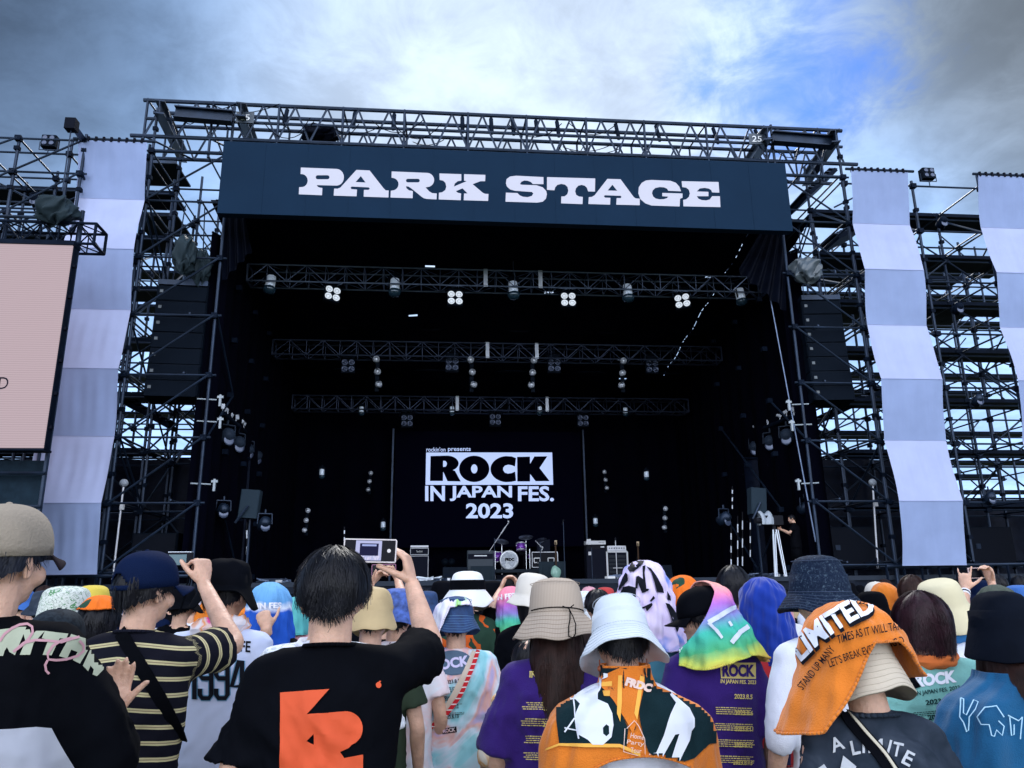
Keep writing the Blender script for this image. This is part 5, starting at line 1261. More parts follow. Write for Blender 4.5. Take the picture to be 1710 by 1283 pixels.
def digits(w):
    its = [stroke_px([(318, 1112), (325, 1104), (325, 1168)], w)]
    for x in (334, 361): its += [stroke_px([(x+3, 1104), (x+15, 1104), (x+19, 1110), (x+19, 1160), (x+15, 1166), (x+4, 1166), (x, 1160), (x, 1150)], w), stroke_px([(x+19, 1133), (x+4, 1133), (x, 1127), (x, 1110), (x+4, 1104)], w)]
    return its+[stroke_px([(404, 1168), (404, 1104), (399, 1104), (387, 1146), (411, 1146)], w)]
h3.decal(h3.shirt, digits(11), SKYB, 'number_outline', off=0.002, cut=8)
h3.decal(h3.shirt, digits(7.5), PRINTB, 'number', off=0.005, cut=8)
h3.decal(h3.shirt, [stroke_px([(370, 1027), (400, 1033), (425, 1043), (443, 1056)], 2)], SKYB, 'shoulder_piping', off=0.004, cut=8)
# ---- speckled grey shirt hidden behind the central person
h5 = Person('person in a speckled pale grey shirt mostly hidden behind the tall central person', 545, 955, 2.95, vox=0.011)
h5.hair(HAIR, 'short', n=300, seed=2, width=0.003)
SPEK = mat_ramp('speckled_cloth', [(0.35, (0.42, 0.47, 0.52)), (0.5, (0.66, 0.70, 0.76)), (0.62, (0.74, 0.77, 0.84))], scale=60, detail=3)
h5.tee(SPEK, loose=1.3, sl=0.9, slr=1.25, seed=4, name='shirt')
h5.neck_towel(WHITEC, r=0.078, z=1.462, w=0.020, seed=2, name='shirt_collar')
# ---- tan bucket hat + white rock shirt
h6 = Person('person in a crinkled tan bucket hat just right of the tall central person', 621, 988, 3.7, hat=0.02, vox=0.012, hp=8)
h6.hair(HAIR, 'short', n=300, seed=5, width=0.003); h6.tee(mat('olive_dark_cotton', (0.03, 0.045, 0.03), 0.9), seed=2, loose=1.05)
h6.bucket(mat('tan_nylon', (0.48, 0.36, 0.19), 0.7, var=0.1), r=0.104, h=0.12, brim=0.128, drop=0.08, soft=0.04, seed=8, floppy=0.012, label='crinkled tan bucket hat')
h6b = Person('person in a white t-shirt with a red box and black scribbles by the raised forearm', 664, 992, 4.0, vox=0.013)
h6b.hair(HAIR, 'short', n=250, seed=6, width=0.004)
PW = mat_ramp('pale_pink_white', [(0.4, (0.72, 0.74, 0.82)), (0.55, (0.78, 0.62, 0.66)), (0.65, (0.74, 0.76, 0.84))], scale=5)
h6b.tee(PW, seed=3, loose=1.1)
h6b.bucket(mat('blue_white_print', (0.05, 0.10, 0.35), 0.8, var=0.5, vscale=40), seed=2, brim=0.14, label='blue patterned hat')
h6b.decal(h6b.shirt, [poly_px([[(634, 1038), (648, 1037), (648, 1050), (634, 1051)]])], mat('red_print', (0.55, 0.03, 0.04), 0.7), 'red_box', cut=7)
h6b.decal(h6b.shirt, [text_px('ROCK', (633, 1049), (647, 1048), 8, 0.03), ], PRINTW, 'red_box_lettering', off=0.005, cut=7)
h6b.decal(h6b.shirt, [text_px('2023', (635, 1061), (654, 1060), 6, 0.02)]+[stroke_px(q, 1.3) for q in ([(655, 1058), (665, 1050), (672, 1056), (668, 1066), (658, 1064)], [(650, 1075), (662, 1068), (672, 1074), (684, 1064), (688, 1070)], [(656, 1082), (668, 1078), (680, 1081)])], PRINTB, 'scribbles', cut=7)
# second phone with both hands, further forward
h6c = Person('person filming with a small phone whose hands show beside the tall person', 645, 1000, 4.6, vox=0.0085, arms={
    'R': {'E': (676, 1010, 4.75), 'W': (664, 968, 4.95), 'hand': {'y': (-0.5, 0.05, 0.8), 'z': (0.8, 0.3, -0.2), 't': -1, 'curl': (45, 40, 20), 'tc': 5}},
    'L': {'E': (608, 1012, 4.75), 'W': (620, 975, 4.95), 'hand': {'y': (0.55, 0.05, 0.7), 'z': (-0.8, 0.3, -0.2), 't': 1, 'curl': (45, 40, 20), 'tc': 5}}})
h6c.hair(HAIR, 'short', n=250, seed=9, width=0.004); h6c.tee(BLACKC, seed=4)
phone('small phone held sideways in two hands beside the wrist of the tall central person', P(641, 952, 4.98), 0.150, 0.070, (1, 0, 0.02), (0, 0.05, 1), False, mat('phone_case_purple', (0.20, 0.05, 0.14), 0.3))
# ---- tie-dye shirt woman
h7 = Person('person in a tie-dye festival t-shirt with a pastel towel over the denim bucket hat', 762, 1003, 4.1, hat=0.015, vox=0.011, trousers=1, hp=6)
TIE = mat_ramp('tie_dye', [(0.28, (0.20, 0.50, 0.58)), (0.42, (0.30, 0.62, 0.70)), (0.50, (0.62, 0.70, 0.82)), (0.56, (0.75, 0.45, 0.42)), (0.62, (0.50, 0.42, 0.68)), (0.72, (0.25, 0.52, 0.66))], scale=3.2, dist=1.6, loc=(2, 1, 0))
h7.hair(HAIRB, 'short', n=500, seed=5, width=0.003)
h7.tee(TIE, loose=1.18, sl=0.98, slr=1.25, seed=31, amp=0.008, length=-0.02)
DEN = mat('blue_denim', (0.014, 0.045, 0.14), 0.8, var=0.35, vscale=25, bump=0.4, bscale=200)
h7.bucket(DEN, r=0.102, h=0.115, brim=0.138, drop=0.075, stitch=mat('denim_thread', (0.10, 0.2, 0.35), 0.8), tilt=2, soft=0.012, seed=3, label='blue denim bucket hat')
TWP = mat_ramp('pastel_towel', [(0.35, (0.75, 0.76, 0.82)), (0.47, (0.70, 0.62, 0.82)), (0.52, (0.70, 0.74, 0.80)), (0.58, (0.30, 0.62, 0.16)), (0.62, (0.72, 0.78, 0.82)), (0.72, (0.55, 0.72, 0.80))], scale=4.0, stretch=(1, 1, 0.6))
h7.hood(TWP, lambda p: 0.14+0.30*max(0, min(1, (-p-0.35)/0.8)) if p < 0 else 0.13, phimax=0.9, phimin=-2.4, rx=0.132, ry=0.15, rz=0.135, flare=0.5, seed=4, folds=0.008, label='pastel towel lying over the denim hat')
h7.decal(h7.shirt, [poly_px([arc(757, 1107, 32, 21, 0, 350, 26)])], mat('grey_oval', (0.06, 0.11, 0.18), 0.7), 'oval_print', off=0.002, cut=6)
h7.decal(h7.shirt, [text_px('ROCK', (723, 1122), (785, 1112), 18, 0.045)], mat('lilac_print', (0.55, 0.52, 0.75), 0.7), 'oval_lettering', off=0.006, cut=6)
h7.decal(h7.shirt, [text_px(t, a, b, 6.5, 0.02) for t, a, b in (('2023.8.5', (743, 1143), (768, 1140)), ('2023.8.6', (744, 1157), (768, 1155)), ('2023.8.11', (742, 1171), (766, 1169)), ('2023.8.12', (742, 1185), (766, 1183)), ('2023.8.13', (740, 1202), (766, 1199)))]
    + lines_px((738, 1150), (772, 1147), 1, 3, 1, 1)+lines_px((738, 1164), (772, 1162), 2, 2.5, 0.9, 2)+lines_px((738, 1178), (772, 1176), 1, 2.5, 0.9, 3)+lines_px((736, 1193), (776, 1190), 2, 2.5, 0.9, 4), PRINTB, 'date_list', off=0.004, cut=6)
h7.decal(h7.shirt, [poly_px([[(738, 1217), (762, 1213), (763, 1223), (739, 1226)]])], PRINTB, 'small_logo_box', off=0.003, cut=6)
h7.decal(h7.shirt, [text_px('ROCK', (740, 1224.5), (761, 1221.5), 7, 0.04)], TIE, 'small_logo_lettering', off=0.007, cut=6)
h7.strap(mat('beige_strap', (0.55, 0.46, 0.38), 0.7), [(797, 1080), (780, 1120), (757, 1165), (735, 1200), (712, 1222)], w=0.035, name='beige_bag_strap')
h7.strap(mat_stripes('red_cord', (0.50, 0.02, 0.03), (0.70, 0.66, 0.66), 0.028, 0.22, rough=0.6), [(801, 1079), (789, 1115), (770, 1160), (746, 1193), (706, 1226)], w=0.022, name='red_cord_strap', off=0.016)
sk = MB(); sk.grid(lambda u, v: Vector(((0.17+0.07*v+0.008*math.sin(u*2*math.pi*14+v*3)*(0.4+v))*math.cos(2*math.pi*u), (0.125+0.07*v+0.008*math.sin(u*2*math.pi*14+v*3)*(0.4+v))*math.sin(2*math.pi*u), 1.0-0.62*v)), 120, 16, wrap=True)
sk.build('skirt', mat('brown_skirt', (0.20, 0.13, 0.09), 0.85, var=0.15), h7.e, True)
# ---- sun hat with black band
h8 = Person('person in a white hat with a wide black band and a white flap', 779, 955, 5.6, hat=0.05, vox=0.012, hy=-25)
h8.hair(HAIR, 'short', n=300, seed=5, width=0.004)
h8.tee(mat_ramp('orange_green_cloth', [(0.42, (0.02, 0.05, 0.035)), (0.5, (0.55, 0.10, 0.02)), (0.58, (0.02, 0.05, 0.035))], scale=5, const=True), seed=8, loose=1.1, name='jersey')
h8.bucket(mat('white_hat_cloth', (0.74, 0.76, 0.80), 0.8), r=0.128, h=0.13, brim=0.19, drop=0.10, band=BLACKC, seed=8, floppy=0.02, top=0.85, label='white hat with a wide black band')
# ---- far little groups beside it
h9 = Person('person in a soft black bucket hat looking right, near the middle', 822, 975, 6.2, hat=0.02, vox=0.011, yaw=-62)
h9.hair(HAIR, 'short', n=300, seed=3, width=0.004); h9.eyes(); h9.tee(BLACKC, seed=5); h9.bucket(BLACKC, r=0.105, h=0.12, brim=0.14, drop=0.05, seed=1, soft=0.01)
h9b = Person('person with a rainbow head towel holding a phone up in front of the drums', 853, 985, 5.6, hat=0.0, vox=0.0085, arms={
    'R': {'E': (878, 1010, 5.8), 'W': (867, 985, 6.0), 'hand': {'y': (-0.35, 0.05, 0.9), 'z': (0.9, 0.2, 0), 't': -1, 'curl': (30, 30, 15), 'tc': 0, 'spread': 8}},
    'L': {'E': (825, 1010, 5.8), 'W': (836, 985, 6.0), 'hand': {'y': (0.35, 0.05, 0.9), 'z': (-0.9, 0.2, 0), 't': 1, 'curl': (30, 30, 15), 'tc': 0, 'spread': 8}}})
h9b.tee(BLACKC, seed=5)
def mat_rainbow(name, stops, axis=2, lo=1.3, hi=1.75, wob=0.10, wsc=5.0, tilt=(0, 0, 1)):
    m = bpy.data.materials.new(name); m.use_nodes = True; MATS[name] = m; t = m.node_tree; b = t.nodes['Principled BSDF']; b.inputs['Roughness'].default_value = 0.85; b.inputs['Specular IOR Level'].default_value = 0.15
    co = t.nodes.new('ShaderNodeTexCoord'); d = t.nodes.new('ShaderNodeVectorMath'); d.operation = 'DOT_PRODUCT'; d.inputs[1].default_value = tilt; t.links.new(co.outputs['Object'], d.inputs[0])
    n = t.nodes.new('ShaderNodeTexNoise'); n.inputs['Scale'].default_value = wsc; n.inputs['Detail'].default_value = 5; t.links.new(co.outputs['Object'], n.inputs['Vector'])
    ma = t.nodes.new('ShaderNodeMath'); ma.operation = 'MULTIPLY_ADD'; t.links.new(n.outputs['Fac'], ma.inputs[0]); ma.inputs[1].default_value = wob; t.links.new(d.outputs['Value'], ma.inputs[2])
    mr = t.nodes.new('ShaderNodeMapRange'); t.links.new(ma.outputs[0], mr.inputs[0]); mr.inputs[1].default_value = lo+wob*0.5; mr.inputs[2].default_value = hi+wob*0.5
    r = t.nodes.new('ShaderNodeValToRGB'); cr = r.color_ramp
    while len(cr.elements) < len(stops): cr.elements.new(0.5)
    for e, (p, c) in zip(cr.elements, stops): e.position = p; e.color = (*c, 1)
    t.links.new(mr.outputs[0], r.inputs[0]); t.links.new(r.outputs[0], b.inputs['Base Color'])
    bp = t.nodes.new('ShaderNodeBump'); bp.inputs['Strength'].default_value = 0.25; bp.inputs['Distance'].default_value = 0.01; n2_ = t.nodes.new('ShaderNodeTexNoise'); n2_.inputs['Scale'].default_value = 180; t.links.new(co.outputs['Object'], n2_.inputs['Vector']); t.links.new(n2_.outputs['Fac'], bp.inputs['Height']); t.links.new(bp.outputs[0], b.inputs['Normal'])
    return m
RB = [(0.0, (0.72, 0.36, 0.10)), (0.13, (0.72, 0.60, 0.08)), (0.30, (0.10, 0.50, 0.22)), (0.48, (0.08, 0.50, 0.40)), (0.60, (0.28, 0.22, 0.60)), (0.74, (0.45, 0.14, 0.55)), (0.88, (0.80, 0.25, 0.35))]
RAIN = mat_rainbow('rainbow_towel', RB, lo=1.30, hi=1.72)
t9 = h9b.hood(RAIN, lambda p: 0.40, phimax=2.0, seed=2)
h9b.decal(t9, [text_px('IN FES.', (829, 1003), (862, 999), 9, 0.03)], PRINTW, 'towel_lettering', off=0.008, cut=6)
phone('small dark camera phone held up in two hands in front of the drum riser', P(852, 969, 6.05), 0.10, 0.07, (1, 0, 0), (0, 0.05, 1), False, CASE)
# ---- white bucket, black clothes
h10 = Person('person in a cream white bucket hat and black clothes left of the beige corduroy hat', 888, 967, 4.6, hat=0.02, vox=0.012)
h10.hair(HAIR, 'long', n=500, L0=0.34, seed=2, width=0.004); h10.tee(BLACKC, loose=1.15, seed=6, sl=1.2)
h10.bucket(mat('cream_canvas', (0.62, 0.58, 0.52), 0.85, var=0.05, bump=0.2), r=0.108, h=0.13, brim=0.15, drop=0.06, soft=0.02, seed=4, troll=8, label='cream white bucket hat')
h10.strap(mat('orange_strap', (0.65, 0.24, 0.03), 0.7), [(905, 1036), (890, 1052), (868, 1066)], w=0.03)
h10.decal(h10.shirt, [stroke_px(q, 2) for q in ([(866, 1000), (872, 1020), (868, 1040)], [(860, 1012), (878, 1014)], [(862, 1026), (880, 1030)])], mat('mint_print', (0.35, 0.65, 0.5), 0.7), 'mint_marks', cut=6)
# ---- beige corduroy hat with long brown hair, purple shirt
PUR = mat('purple_cotton', (0.028, 0.009, 0.135), 0.85, var=0.15, vscale=4, bump=0.3, bscale=220, sheen=0.1, spec=0.2)
YEL = mat('yellow_print', (0.62, 0.50, 0.16), 0.6)
h11 = Person('person with long brown hair under a beige corduroy bucket hat, wearing a purple festival t-shirt', 928, 982, 2.95, hat=0.02, vox=0.010, hp=4, yaw=-6)
h11.hair(HAIRB, 'long', n=2200, L0=0.50, seed=11, width=0.0024, push=0.04, taper=-0.12, maxphi=2.2, vol=0.004)
h11.tee(PUR, loose=1.22, sl=1.0, slr=1.25, seed=14, amp=0.010)
h11.bucket(mat_stripes('beige_corduroy', (0.42, 0.35, 0.29), (0.36, 0.295, 0.24), 0.006, 0.5, axis=0, rough=0.9, wob=0.002), r=0.112, h=0.135, brim=0.178, drop=0.090, tilt=2, soft=0.012, seed=9, floppy=0.012, stitch=mat('beige_thread', (0.30, 0.24, 0.19), 0.9), label='beige corduroy bucket hat with a black drawcord')
def hat_cord(p, m, pts):
    mb = MB()
    for q in pts: mb.path([p.hatT@Vector(v) for v in q], 0.0022, 6)
    mb.build('drawcord', m, p.hat, True)
hat_cord(h11, BLACKC, [[(0.114*math.sin(a), -0.114*1.12*math.cos(a), 0.006+0.012*math.cos(a)) for a in [(-1.1+0.22*i) for i in range(12)]],
    [(0.045, -0.128, 0.012), (0.05, -0.134, 0.0), (0.058, -0.150, -0.02), (0.066, -0.172, -0.05), (0.062, -0.195, -0.085), (0.052, -0.205, -0.10)], [(0.045, -0.128, 0.012), (0.048, -0.134, -0.004), (0.046, -0.152, -0.03), (0.038, -0.178, -0.06), (0.036, -0.200, -0.095), (0.052, -0.205, -0.10)], [(0.045, -0.130, 0.012), (0.02, -0.138, 0.02)], [(0.045, -0.130, 0.012), (0.065, -0.13, 0.026)]])
h11.decal(h11.shirt, [text_px('IN JAPAN FES.', (884, 1135), (962, 1138), 12, 0.025)]+[text_px(t, a, b, 8, 0.025) for t, a, b in (('2023.8.5', (908, 1160), (948, 1161)), ('2023.8.6', (908, 1187), (948, 1188)), ('2023.8.11', (906, 1214), (948, 1215)), ('2023.8.12', (906, 1240), (948, 1241)))]
    + [poly_px([[(884, 1121), (900, 1122), (900, 1124), (884, 1123)]])]+lines_px((872, 1174), (960, 1176), 4, 3.6, 1.6, 5)+lines_px((868, 1201), (960, 1203), 4, 3.6, 1.6, 6)+lines_px((874, 1230), (960, 1232), 4, 3.6, 1.6, 7)+lines_px((872, 1258), (960, 1260), 4, 3.6, 1.6, 8), YEL, 'back_print', off=0.004, cut=7)
# ---- pale yellow shoulder behind her
h11b = Person('person in a pale yellow and white top squeezed behind the purple t-shirt shoulder', 880, 1000, 3.7, vox=0.013, sc=0.80)
h11b.hair(HAIR, 'short', n=200, seed=5, width=0.004); h11b.tee(mat_ramp('yellow_white_cloth', [(0.45, (0.72, 0.68, 0.60)), (0.52, (0.70, 0.36, 0.10)), (0.56, (0.74, 0.70, 0.66))], scale=6), seed=3, loose=1.15, sl=1.1)
# ---- white bucket hat with towel cape
h12 = Person('person in a plain white bucket hat with an orange and black towel round the shoulders', 1037, 1008, 2.55, hat=0.02, vox=0.008, hp=8)
h12.hair(HAIR, 'short', n=2600, seed=21, width=0.0018, vol=0.004)
h12.tee(WHITEC, loose=0.96, sl=1.0, slr=0.85, seed=21)
h12.bucket(mat('white_canvas_hat', (0.56, 0.62, 0.70), 0.85, var=0.03, bump=0.15, bscale=120), r=0.104, h=0.130, brim=0.158, drop=0.088, tilt=15, soft=0.006, seed=2, floppy=0.012, top=0.84, stitch=mat('white_thread', (0.50, 0.56, 0.64), 0.9), label='plain white bucket hat')
for sx_ in (-1, 1):
    q = MB(); c = h12.hs@Vector((sx_*0.086, -0.004, 1.552)); q.tube(c, c+Vector((0, 0, -0.02)), 0.002); q.ell(c+Vector((0, 0, -0.03)), (0.009, 0.009, 0.011)); q.build('earring', mat('amber_earring', (0.30, 0.07, 0.02), 0.3), h12.e, True)
ORT = mat('orange_towel_cloth', (0.66, 0.185, 0.022), 0.9, var=0.12, vscale=7, bump=0.35, bscale=200, sheen=0.2, spec=0.1)
cp = h12.cape(ORT, lambda p: 1.265-0.17*min(1, abs(p)/1.0)**2, phimax=2.5, ztop=1.535, seed=5, folds=0.007, grow=0.016, rtop=0.062, wide=1.10, label='orange, black and white band towel worn like a cape')
def c4(pts): return [(820+x/3.535, 920+y/3.535) for x, y in pts]
DKG = mat('towel_dark_green', (0.008, 0.022, 0.028), 0.9, var=0.2, bump=0.3, bscale=200, spec=0.1)
h12.decal(cp, [poly_px([c4([(580, 640), (590, 570), (800, 560), (800, 640), (800, 700), (900, 735), (905, 800), (880, 905), (850, 1060), (820, 1050), (770, 960), (640, 800), (620, 760), (600, 700)])]),
    poly_px([c4([(385, 830), (440, 780), (560, 720), (640, 740), (640, 800), (770, 960), (810, 1050), (800, 1160), (402, 1138), (385, 1000)])]),
    poly_px([c4([(905, 735), (900, 650), (960, 660), (1020, 740), (1150, 800), (1300, 930), (1400, 1060), (1400, 1130), (1290, 1140), (1200, 1225), (1050, 1275), (930, 1190), (905, 1120), (880, 1010), (870, 900)])])], DKG, 'dark_areas', off=0.002, cut=5)
h12.decal(cp, [poly_px([c4([(760, 690), (790, 600), (850, 600), (905, 735), (905, 800), (880, 905), (862, 1010), (835, 1080), (800, 1010), (720, 880), (640, 790), (650, 740)])])], ORT, 'orange_wedge', off=0.004, cut=8)
ORL = mat('towel_light_orange', (0.80, 0.42, 0.08), 0.9, spec=0.1)
h12.decal(cp, [poly_px([c4([(752, 735), (775, 735), (770, 900), (762, 1010), (742, 960)])]), poly_px([c4([(880, 735), (903, 745), (880, 890), (862, 1000), (845, 960)])]), poly_px([c4([(320, 1180), (402, 1150), (560, 1160), (760, 1160), (880, 1215), (880, 1190), (760, 1140), (402, 1136), (330, 1165)])]), poly_px([c4([(650, 775), (715, 770), (715, 800), (650, 800)])]), poly_px([c4([(660, 828), (705, 828), (700, 860), (668, 860)])])], ORL, 'light_bands', off=0.006, cut=8)
h12.decal(cp, [poly_px([c4([(470, 760), (520, 720), (600, 712), (690, 725), (688, 745), (655, 760), (650, 810), (632, 840), (632, 880), (690, 905), (715, 960), (722, 1030), (710, 1100), (660, 1145), (600, 1145), (570, 1115), (510, 1080), (498, 1010), (502, 960), (525, 905), (500, 880), (440, 885), (440, 860), (480, 850), (452, 820), (455, 790)]), c4([(680, 1025), (695, 1035), (697, 1080), (680, 1095), (662, 1080), (660, 1045)])]), stroke_px(c4([(488, 870), (500, 1000), (520, 1110)]), 2.2), stroke_px(c4([(435, 1070), (495, 990)]), 2.6), stroke_px(c4([(435, 1045), (510, 1060)]), 2.2),
    poly_px([c4([(1040, 815), (1075, 850), (1170, 930), (1200, 990), (1200, 1040), (1180, 1065), (1170, 1120), (1090, 1290), (1040, 1300), (1110, 1080), (1085, 1085), (1000, 1240), (975, 1300), (930, 1240), (930, 1200), (975, 1190), (1020, 1090), (1060, 960), (1090, 900), (1060, 860)])])], mat('towel_white', (0.66, 0.70, 0.80), 0.9, spec=0.1), 'white_figures', off=0.007, cut=7)
h12.decal(cp, [text_px('FRDC', (1042, 1145), (1086, 1158), 15, 0.07), text_px('Home', (1052, 1232), (1074, 1236), 8, 0.0), text_px('Party', (1046, 1244), (1074, 1248), 9, 0.0), text_px('Tour', (1052, 1256), (1070, 1258), 8, 0.0), stroke_px(c4([(800, 1050), (845, 1005), (870, 1035), (905, 1110), (908, 1220), (782, 1185), (790, 1050)]), 1.2)], mat('towel_pink_white', (0.72, 0.55, 0.50), 0.9), 'towel_lettering', off=0.009, cut=7)
# ---- lavender and black towel over the head
h13 = Person('person with a lavender, white and black graphic towel draped over the head like a cone', 1075, 942, 3.7, hat=0.03, vox=0.013)
h13.tee(mat('dusty_blue_cloth', (0.06, 0.22, 0.32), 0.85), seed=5, loose=1.1)
LAV = mat_ramp('lavender_towel', [(0.40, (0.66, 0.58, 0.80)), (0.50, (0.64, 0.54, 0.82)), (0.60, (0.14, 0.24, 0.66)), (0.7, (0.50, 0.48, 0.82))], scale=4.5, loc=(3, 0, 2))
tw = h13.hood(LAV, lambda p: 0.42+0.06*math.sin(2*p+1)+(0.14 if p > 0.6 else 0), phimax=2.2, rx=0.125, ry=0.135, rz=0.140, flare=1.6, seed=7, folds=0.010, label='lavender graphic towel')
def c6(pts): return [(960+x/7.545, 930+y/7.545) for x, y in pts]
h13.decal(tw, [poly_px([c6(q)]) for q in ([(740, 60), (800, 30), (880, 40), (860, 90), (790, 150), (740, 190), (690, 190), (665, 150), (690, 90), (730, 70), (745, 100), (780, 105), (800, 80), (770, 60)],
    [(640, 200), (665, 220), (670, 300), (580, 400), (545, 430), (560, 370), (600, 270)], [(770, 250), (800, 240), (860, 285), (850, 120), (890, 110), (880, 200), (900, 400), (940, 405), (925, 430), (850, 460), (800, 330), (790, 400), (760, 400)],
    [(610, 380), (680, 365), (770, 390), (770, 500), (740, 550), (720, 500), (740, 470), (640, 450), (590, 500), (560, 540), (550, 500)], [(870, 110), (960, 150), (1050, 280), (1110, 400), (1120, 460), (1030, 440), (1000, 320), (960, 200), (900, 120)],
    [(940, 560), (990, 490), (1010, 520), (960, 570)], [(840, 640), (970, 580), (980, 610), (910, 690), (890, 640), (850, 660)], [(1140, 580), (1200, 600), (1290, 730), (1320, 860), (1290, 950), (1220, 800), (1180, 680)], [(1160, 430), (1200, 500), (1210, 560), (1170, 540)])], PRINTB, 'black_figures', off=0.006, cut=6)
# ---- rainbow towel with purple shirt (face in profile)
h14 = Person('person in glasses facing left, rainbow towel over a black visor, purple festival t-shirt', 1180, 968, 3.25, hat=0.05, vox=0.0095, hy=60, hp=4)
h14.eyes(); h14.hair(HAIR, 'long', n=900, L0=0.22, maxphi=2.5, seed=6, width=0.003)
h14.tee(PUR, loose=1.06, sl=1.0, slr=1.05, seed=24, amp=0.008)
h14.cap(BLACKC, opening=False, yaw=6, r=0.104, tilt=8, name='visor_hat', label='black visor hat')
ra = MAT_RAIN2 = mat_rainbow('rainbow_towel_large', [(0.0, (0.72, 0.34, 0.12)), (0.14, (0.74, 0.50, 0.10)), (0.22, (0.60, 0.66, 0.12)), (0.30, (0.08, 0.42, 0.20)), (0.48, (0.06, 0.50, 0.40)), (0.60, (0.26, 0.30, 0.66)), (0.72, (0.42, 0.16, 0.60)), (0.84, (0.80, 0.25, 0.42)), (0.95, (0.85, 0.40, 0.35))], lo=1.345, hi=1.78, wob=0.12, tilt=(-0.18, 0, 1))
tw = h14.hood(ra, lambda p: 0.415+0.02*math.sin(p*3), phimax=2.3, pfn=lambda v: -0.75-1.35*min(1, max(0, (v-0.25)/0.6)), rx=0.128, ry=0.150, rz=0.138, flare=1.75, seed=3, folds=0.010, label='bright rainbow towel draped over the back of the head', back=0.2)
h14.decal(tw, [stroke_px(q, w) for q, w in (([(1228, 985), (1240, 1010), (1222, 1016), (1200, 1030), (1183, 1040)], 8), ([(1183, 1040), (1196, 1052), (1206, 1066)], 5), ([(1236, 1008), (1240, 1028)], 4), ([(1250, 1046), (1236, 1056), (1222, 1074)], 8), ([(1217, 1038), (1222, 1046)], 4))], mat('towel_pale_blue', (0.60, 0.66, 0.85), 0.9), 'pale_marks', off=0.008, cut=5)
h14.decal(tw, [text_px('203', (1131, 1098), (1141, 1080), 7, 0.03)], PRINTW, 'towel_number', off=0.008, cut=6)
gl = MB()
for k in (-1, 1): gl.path([h14.hs@Vector((k*0.031+0.021*math.cos(a), 0.104, 1.600+0.019*math.sin(a))) for a in [i*math.pi/8 for i in range(17)]], 0.0012, 5)
gl.path([h14.hs@Vector((-0.010, 0.105, 1.603)), h14.hs@Vector((0.010, 0.105, 1.603))], 0.0012); gl.path([h14.hs@Vector((-0.052, 0.102, 1.604)), h14.hs@Vector((-0.08, 0.0, 1.604))], 0.0012); gl.path([h14.hs@Vector((0.052, 0.102, 1.604)), h14.hs@Vector((0.08, 0.0, 1.604))], 0.0012)
gl.build('glasses', mat('glasses_wire', (0.25, 0.22, 0.24), 0.3, 0.6), h14.e)
h14.decal(h14.shirt, [poly_px([[(1202, 1107), (1262, 1107), (1262, 1134), (1204, 1133)]])], YEL, 'logo_box', off=0.003, cut=7)
h14.decal(h14.shirt, [text_px('ROCK', (1206, 1131), (1260, 1131), 21, 0.05)], PUR, 'logo_box_lettering', off=0.007, cut=7)
h14.decal(h14.shirt, [text_px('IN JAPAN FES. 2023', (1203, 1143), (1262, 1145), 8.5, 0.02)]+[text_px(t, a, b, 8, 0.025) for t, a, b in (('2023.8.5', (1226, 1167), (1256, 1168)), ('2023.8.6', (1227, 1194), (1257, 1195)), ('2023.8.11', (1227, 1221), (1257, 1222)), ('2023.8.12', (1226, 1248), (1256, 1249)), ('2023.8.13', (1224, 1277), (1256, 1278)))]
    + sum([lines_px((1190, y), (1260, y+2), 4, 3.4, 1.5, 40+y) for y in (1182, 1209, 1236, 1263)], []), YEL, 'back_print', off=0.005, cut=7)
# ---- orange cap and black hair behind
h15 = Person('person with an orange and green towel hood just left of the rainbow towel', 1140, 962, 4.6, hat=0.02, vox=0.013)
h15.tee(BLACKC, seed=2); h15.hair(HAIR, 'short', n=200, seed=1, width=0.004)
OG = mat_ramp('orange_green_towel', [(0.46, (0.75, 0.16, 0.02)), (0.54, (0.02, 0.06, 0.04))], scale=6, const=True)
h15.hood(OG, lambda p: 0.30, phimax=2.2, seed=4)
h15b = Person('person with smooth black hair above the blue towel hood', 1222, 943, 4.4, hat=0.01, vox=0.012)
h15b.tee(BLACKC, seed=3); h15b.hair(HAIR, 'long', n=900, L0=0.26, seed=7, width=0.003)
# ---- blue towel hood and red cloth with white discs
h16 = Person('person with a deep blue towel hood over a red cloth with big white discs', 1272, 968, 3.6, hat=0.03, vox=0.012)
h16.tee(WHITEC, loose=1.0, sl=1.1, slr=0.9, seed=11)
rc = h16.cape(mat('red_velour', (0.42, 0.012, 0.02), 0.9, var=0.12, sheen=0.2), lambda p: 0.93, phimax=1.9, ztop=1.42, seed=8, folds=0.006, wide=1.2, name='red_towel', label='red towel with white discs')
h16.decal(rc, [poly_px([arc(1257, 1164, 25, 56, 0, 350, 30)]), poly_px([arc(1311, 1164, 26, 52, 0, 350, 30)])], mat('disc_white', (0.62, 0.66, 0.80), 0.9), 'white_discs', off=0.006, cut=8)
h16.decal(rc, [poly_px([[(1235, 1250), (1320, 1250), (1320, 1300), (1235, 1300)]])], mat('navy_band', (0.012, 0.02, 0.09), 0.9), 'navy_band', off=0.006, cut=8)
h16.hood(mat('blue_velour', (0.008, 0.035, 0.30), 0.9, var=0.15, sheen=0.3, spec=0.1), lambda p: 0.47, phimax=2.3, rx=0.118, ry=0.13, rz=0.135, flare=1.0, seed=9, folds=0.008, label='deep blue towel hood')
